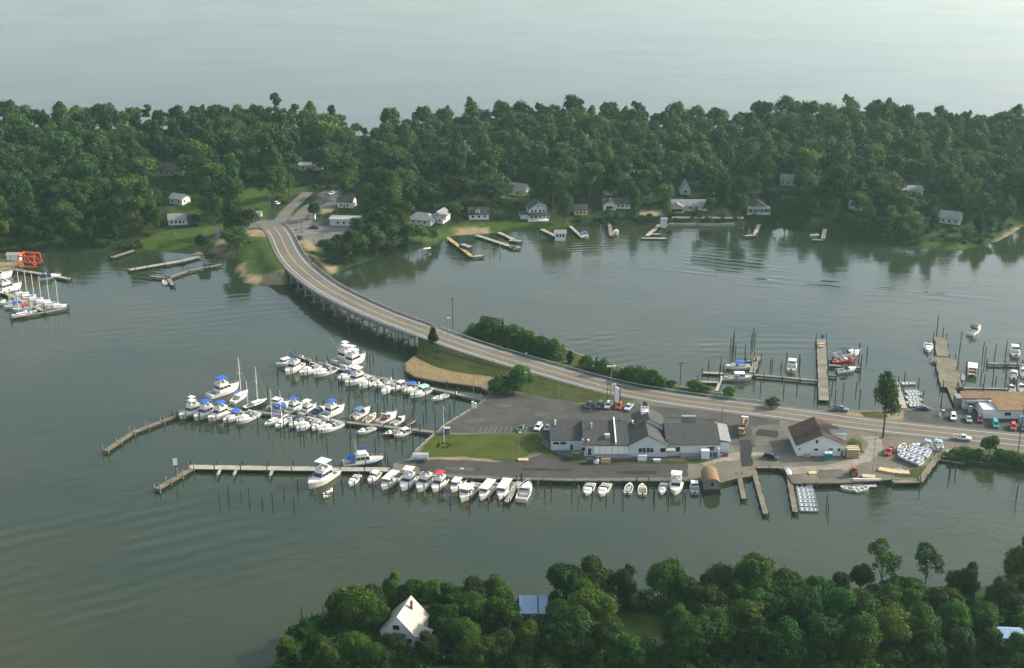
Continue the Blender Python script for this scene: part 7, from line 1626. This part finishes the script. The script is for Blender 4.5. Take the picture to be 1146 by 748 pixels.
for px, py, lab in ((669.3, 436, 'small white road sign on the marina shoulder'), (686, 435, 'left of two little white signs by the tall sign'), (688.5, 434.5, 'right of two little white signs by the tall sign'), (589, 400, 'white topped marker behind the guardrail'), (634, 407, 'small green sign at the stout cedar'), (570.5, 388, 'small green sign in front of the thicket'), (663.5, 414, 'white marker post by the slim cedar')):
    p = at(px, py, 1.6); r = thing('road_sign', p, R(-30), lab, 'sign', 'small road signs'); q = MB(); q.tube((0, 0, -1), (0, 0, 1.3), .05, .05, 5); part('post', q, M_metal, r); q = MB(); q.box((0, -.05, 1.1), (1.5 if 'green' in lab else .7, .05, .5 if 'green' in lab else .9)); part('plate', q, M_rail if 'green' in lab else M_trim, r)
# channel marker on the oblique dock arm
r = thing('channel_marker', at(197.5, 536, 0), R(20), 'white square marker board on a post at the oblique dock', 'marker'); q = MB(); q.tube((0, 0, -2), (0, 0, 6.4), .13, .1, 6); part('post', q, M_pile, r); q = MB(); q.box((0, -.15, 4.7), (1.3, .08, 2.3)); part('board', q, M_trim, r)
# fuel tank at the foot of the lower dock
r = thing('fuel_tank', at(470.5, 516, ZG), R(0), 'silver horizontal fuel tank on a cradle behind the quay', 'tank'); q = MB(); q.tube((-2.4, 0, 1.5), (2.4, 0, 1.5), 1.25, 1.25, 16); part('vessel', q, M_metal, r); q = MB()
for x in (-1.6, 1.6): q.box((x, 0, -.05), (.4, 2.2, .9))
part('cradle', q, M_concd, r); q = MB(); q.tube((2.7, -.4, 0), (2.7, -.4, 3.8), .09, .09, 5); part('pipe', q, M_tan, r)
for i, (px, t) in enumerate(((529, 'left white post of the pair at the dock head'), (532, 'right white post of the pair at the dock head'))):
    r = thing('power_post', at(px, 457, ZG), 0, t, 'post', 'white posts'); q = MB(); q.box((0, 0, 0), (.7, .7, 2.3 - .5 * i)); part('housing', q, M_trim, r); q = MB(); q.box((0, 0, 2.31 - .5 * i), (.85, .85, .15)); part('cap', q, M_cream, r)
boxy('ice_box', 500.5, 485, (2.0, 1.4, 1.9), M_tarp, 'blue grey box at the lawn and lot corner', 'box', lid=M_metal)
boxy('ice_box', 498, 486, (.9, .9, 1.3), M_blue, 'bright blue bin beside the blue grey box', 'bin', lid=M_navy)
boxy('crate', 920, 378.5, (1.1, 1.1, 1.2), M_blue, 'blue barrel crate at the end of the broad pier', 'crate', z=1.1, lid=M_navy)
for i, py in enumerate((386.2, 388.8)): boxy('fish_box', 919, py, (1.7, 1.1, .45), M_wood, ('far' if i == 0 else 'near') + ' one of two tan boxes on the broad pier', 'box', 'tan boxes on pier', z=1.1, lid=M_wood)
for i, (px, py, d, t, rz) in enumerate(((993, 528, (5.2, 2.4, .5), 'left tan plywood stack on the gravel yard', -25), (1003, 528, (4.4, 2.6, .35), 'grey tarped stack between two tan ones', 20), (1010, 530, (4.0, 2.2, .45), 'right tan plywood stack near the walkway', -5), (972, 535, (3.8, 2.0, .6), 'pale plank platform at the bulkhead', -12), (909, 530, (2.4, 1.8, .2), 'yellowish pallet lying alone on the gravel', 15))):
    boxy('board_stack', px, py, d, M_wood if 'tan' in t.split()[:2] or 'yellowish' in t or 'pale' in t else M_metal, t, 'boards', 'stacks of boards', rz=R(rz), lid=M_wood if 'grey' not in t else M_concd)
boxy('timber_beam', 970, 538, (8.4, .6, .5), M_trim, 'long white beam lying along the bulkhead', 'beam', rz=R(-2), lid=M_deck)
boxy('floating_cradle', 1063.5, 507.5, (2.6, 1.8, .8), M_roofbl, 'pale blue grey float on the bank by the walkway', 'float', rz=R(35), lid=M_metal)
q0 = at(521, 281, 1.1); r = thing('boat_cover', (q0.x, q0.y, .9), R(-48), 'green canvas boat lift cover on the new yellow pier', 'boat lift'); q = MB(); q.side([(-3, 2.6), (3, 2.6), (3, 2.75), (-3, 2.75)], 3.0); q.side([(-3, 1.4), (3, 1.4), (3, 2.6), (-3, 2.6)], .1, y0=-1.45); part('canopy', q, M_green, r); q = MB()
for x in (-2.8, 2.8):
    for s in (-1, 1): q.tube((x, s * 1.4, -2.5), (x, s * 1.4, 2.6), .1, .1, 5)
part('post', q, M_pile, r); q = MB(); q.side([(-3.1, 2.76), (3.1, 2.76), (2.6, 3.1), (-2.6, 3.1)], 2.6); part('canopy_top', q, M_roofp, r)
for px, py, t in ((478, 278.5, 'upturned white rowing boat at the reedy bank'), (345, 285, 'small white boat on the sandy lot by the bridge')):
    p = on_far(px, py); place('boat overturned', overturned, 'dinghy', p, .4, t, 'dinghy', 'boats at the far shore piers', .8)

# ------------------------------------------------------------------ mooring pilings standing free in the water
def PK(k): q = MB(); q.tube((0, 0, -3), (0, 0, 3.3), .2, .17, 7); k.part('shaft', q, M_pile)
def PK2(k): q = MB(); q.tube((0, 0, -3), (0, 0, 3.3), .19, .16, 7); k.part('shaft', q, M_pilel)
pts_seen = []
def piling(p, near, hgt=1.0, pale=False):
    if any((p - q).xy.length < 1.1 for q in pts_seen): return
    if sdf(G_out, np.array([p.x]), np.array([p.y]))[0] > -.3: return
    pts_seen.append(p)
    lab = None
    for q, t in sorted(MARKS_M, key=lambda m: (m[0] - p).xy.length)[:12]:
        for head in ('piling', 'tall piling' if hgt > 1.15 else 'short piling' if hgt < .85 else 'plain piling', 'lone piling'):
            s = '%s %s the %s' % (head, relation(p, q), t)
            if s not in TAKEN and len(s.split()) <= 16: lab = s; break
        if lab: break
    TAKEN.add(lab)
    r = place('pile2' if pale else 'pile', PK2 if pale else PK, 'mooring_piling', (p.x, p.y, 0), random.uniform(0, 6), lab or 'weathered piling in the water', 'piling', 'mooring pilings', (1, 1, hgt)); r.rotation_euler.x = R(random.uniform(-1.5, 1.5)); r.rotation_euler.y = R(random.uniform(-1.5, 1.5))
for p, t in PILES: piling(Vector((p.x, p.y, 0)), t, random.uniform(.7, 1.25), random.random() < .12)
for px, py, h in [(x + random.uniform(-2, 2), 560 + random.uniform(-6, 6), random.uniform(.7, 1.2)) for x in range(244, 340, 12)] + [(300, 449, 1.8), (383, 543, 1.0), (373, 556, .9), (600, 548, 1), (610, 557, .9), (617, 552, 1), (640, 555, 1.2), (650, 556, 1), (687, 552, 1), (697, 562, 1), (732, 562, 1.1), (748, 563, 1), (767, 563, 1.1), (784, 555, 1), (925, 567, 1.2), (927, 575, 1), (1137, 560, 1.6), (1064, 524, 1.2), (1062, 535, 1), (1069, 531, 1), (1029, 545, 1.2),
        (344, 412, 1.3), (355, 410, 1.4), (367, 409, 1.2), (390, 417, 1), (414, 407, 1.2), (440, 424, 1.2), (455, 428, 1.1), (500, 437, 1.2), (512, 439, 1), (477, 462, 1.2), (487, 468, 1.1), (497, 456, 1.2), (503, 462, 1), (508, 452, 1.1), (463, 462, 1.1), (390, 452, 1.2), (430, 455, 1.1), (470, 485, 1), (392, 497, 1.3), (420, 502, 1.1), (450, 502, 1), (462, 497, 1), (366, 500, .9), (340, 492, 1),
        (817, 396, 2.0), (819, 401, 1.8), (821, 393, 2.2), (823, 398, 1.6), (820.5, 388, 2.0), (834, 396, 1.2), (841, 386, 1.4), (843, 380, 1.5), (845, 382, 1.1), (862, 414, 1.2), (864, 412, 1.3), (874, 414, 1), (895, 412, 1.2), (892, 436, 1), (877, 440, 1), (851, 436, 1), (912, 440, 1.5), (915, 444, 1.1), (866, 452, .9), (961, 405, 2.0), (963, 418, 1.4), (944, 440, 1.3), (962, 451, 1.6), (958, 437, 1), (980, 445, .9), (931, 436, 1), (935, 446, 1),
        (1048, 376, 2.6), (1055, 377, 1.2), (1073, 400, 3.2), (1053, 455, 3.0), (1012, 428, 1.2), (1028, 432, 1), (1033, 446, 1), (1102, 403, 1.6), (1100, 396, 1.5), (1113, 401, 1.7), (1125, 402, 1.6), (1111, 426, 1.3), (1101, 431, 1.2), (1114, 431, 1), (1125, 427, 1.1), (1098, 423, 1), (805, 425, 1.8), (793, 415, 1.2),
        (338, 693, 1.2), (350, 700, 1.2), (362, 694, 1.3), (55, 306, 2.6), (61, 306, 2.4), (76, 310, 1), (530, 284, 1.2), (548, 283, 1.3), (560, 283, 1.2), (672, 262, 1.5), (832, 258, 1.4), (838, 262, 1), (152, 305, 1.2), (172, 307, 1), (205, 306, 1), (235, 302, 1)]:
    piling(at(px, py, 0), '', h, py < 300)
import os
if os.environ.get('DUMP'):
    for k in list(USED)[::17]: print('LAB', k, USED[k])
print('LABELS', len(USED), 'DUP', {k: len(v) for k, v in USED.items() if len(v) > 1}, 'LONG', [k for k in USED if len(k.split()) > 16 or len(k.split()) < 4][:20], 'PILES', len(pts_seen), N_PILES[0])
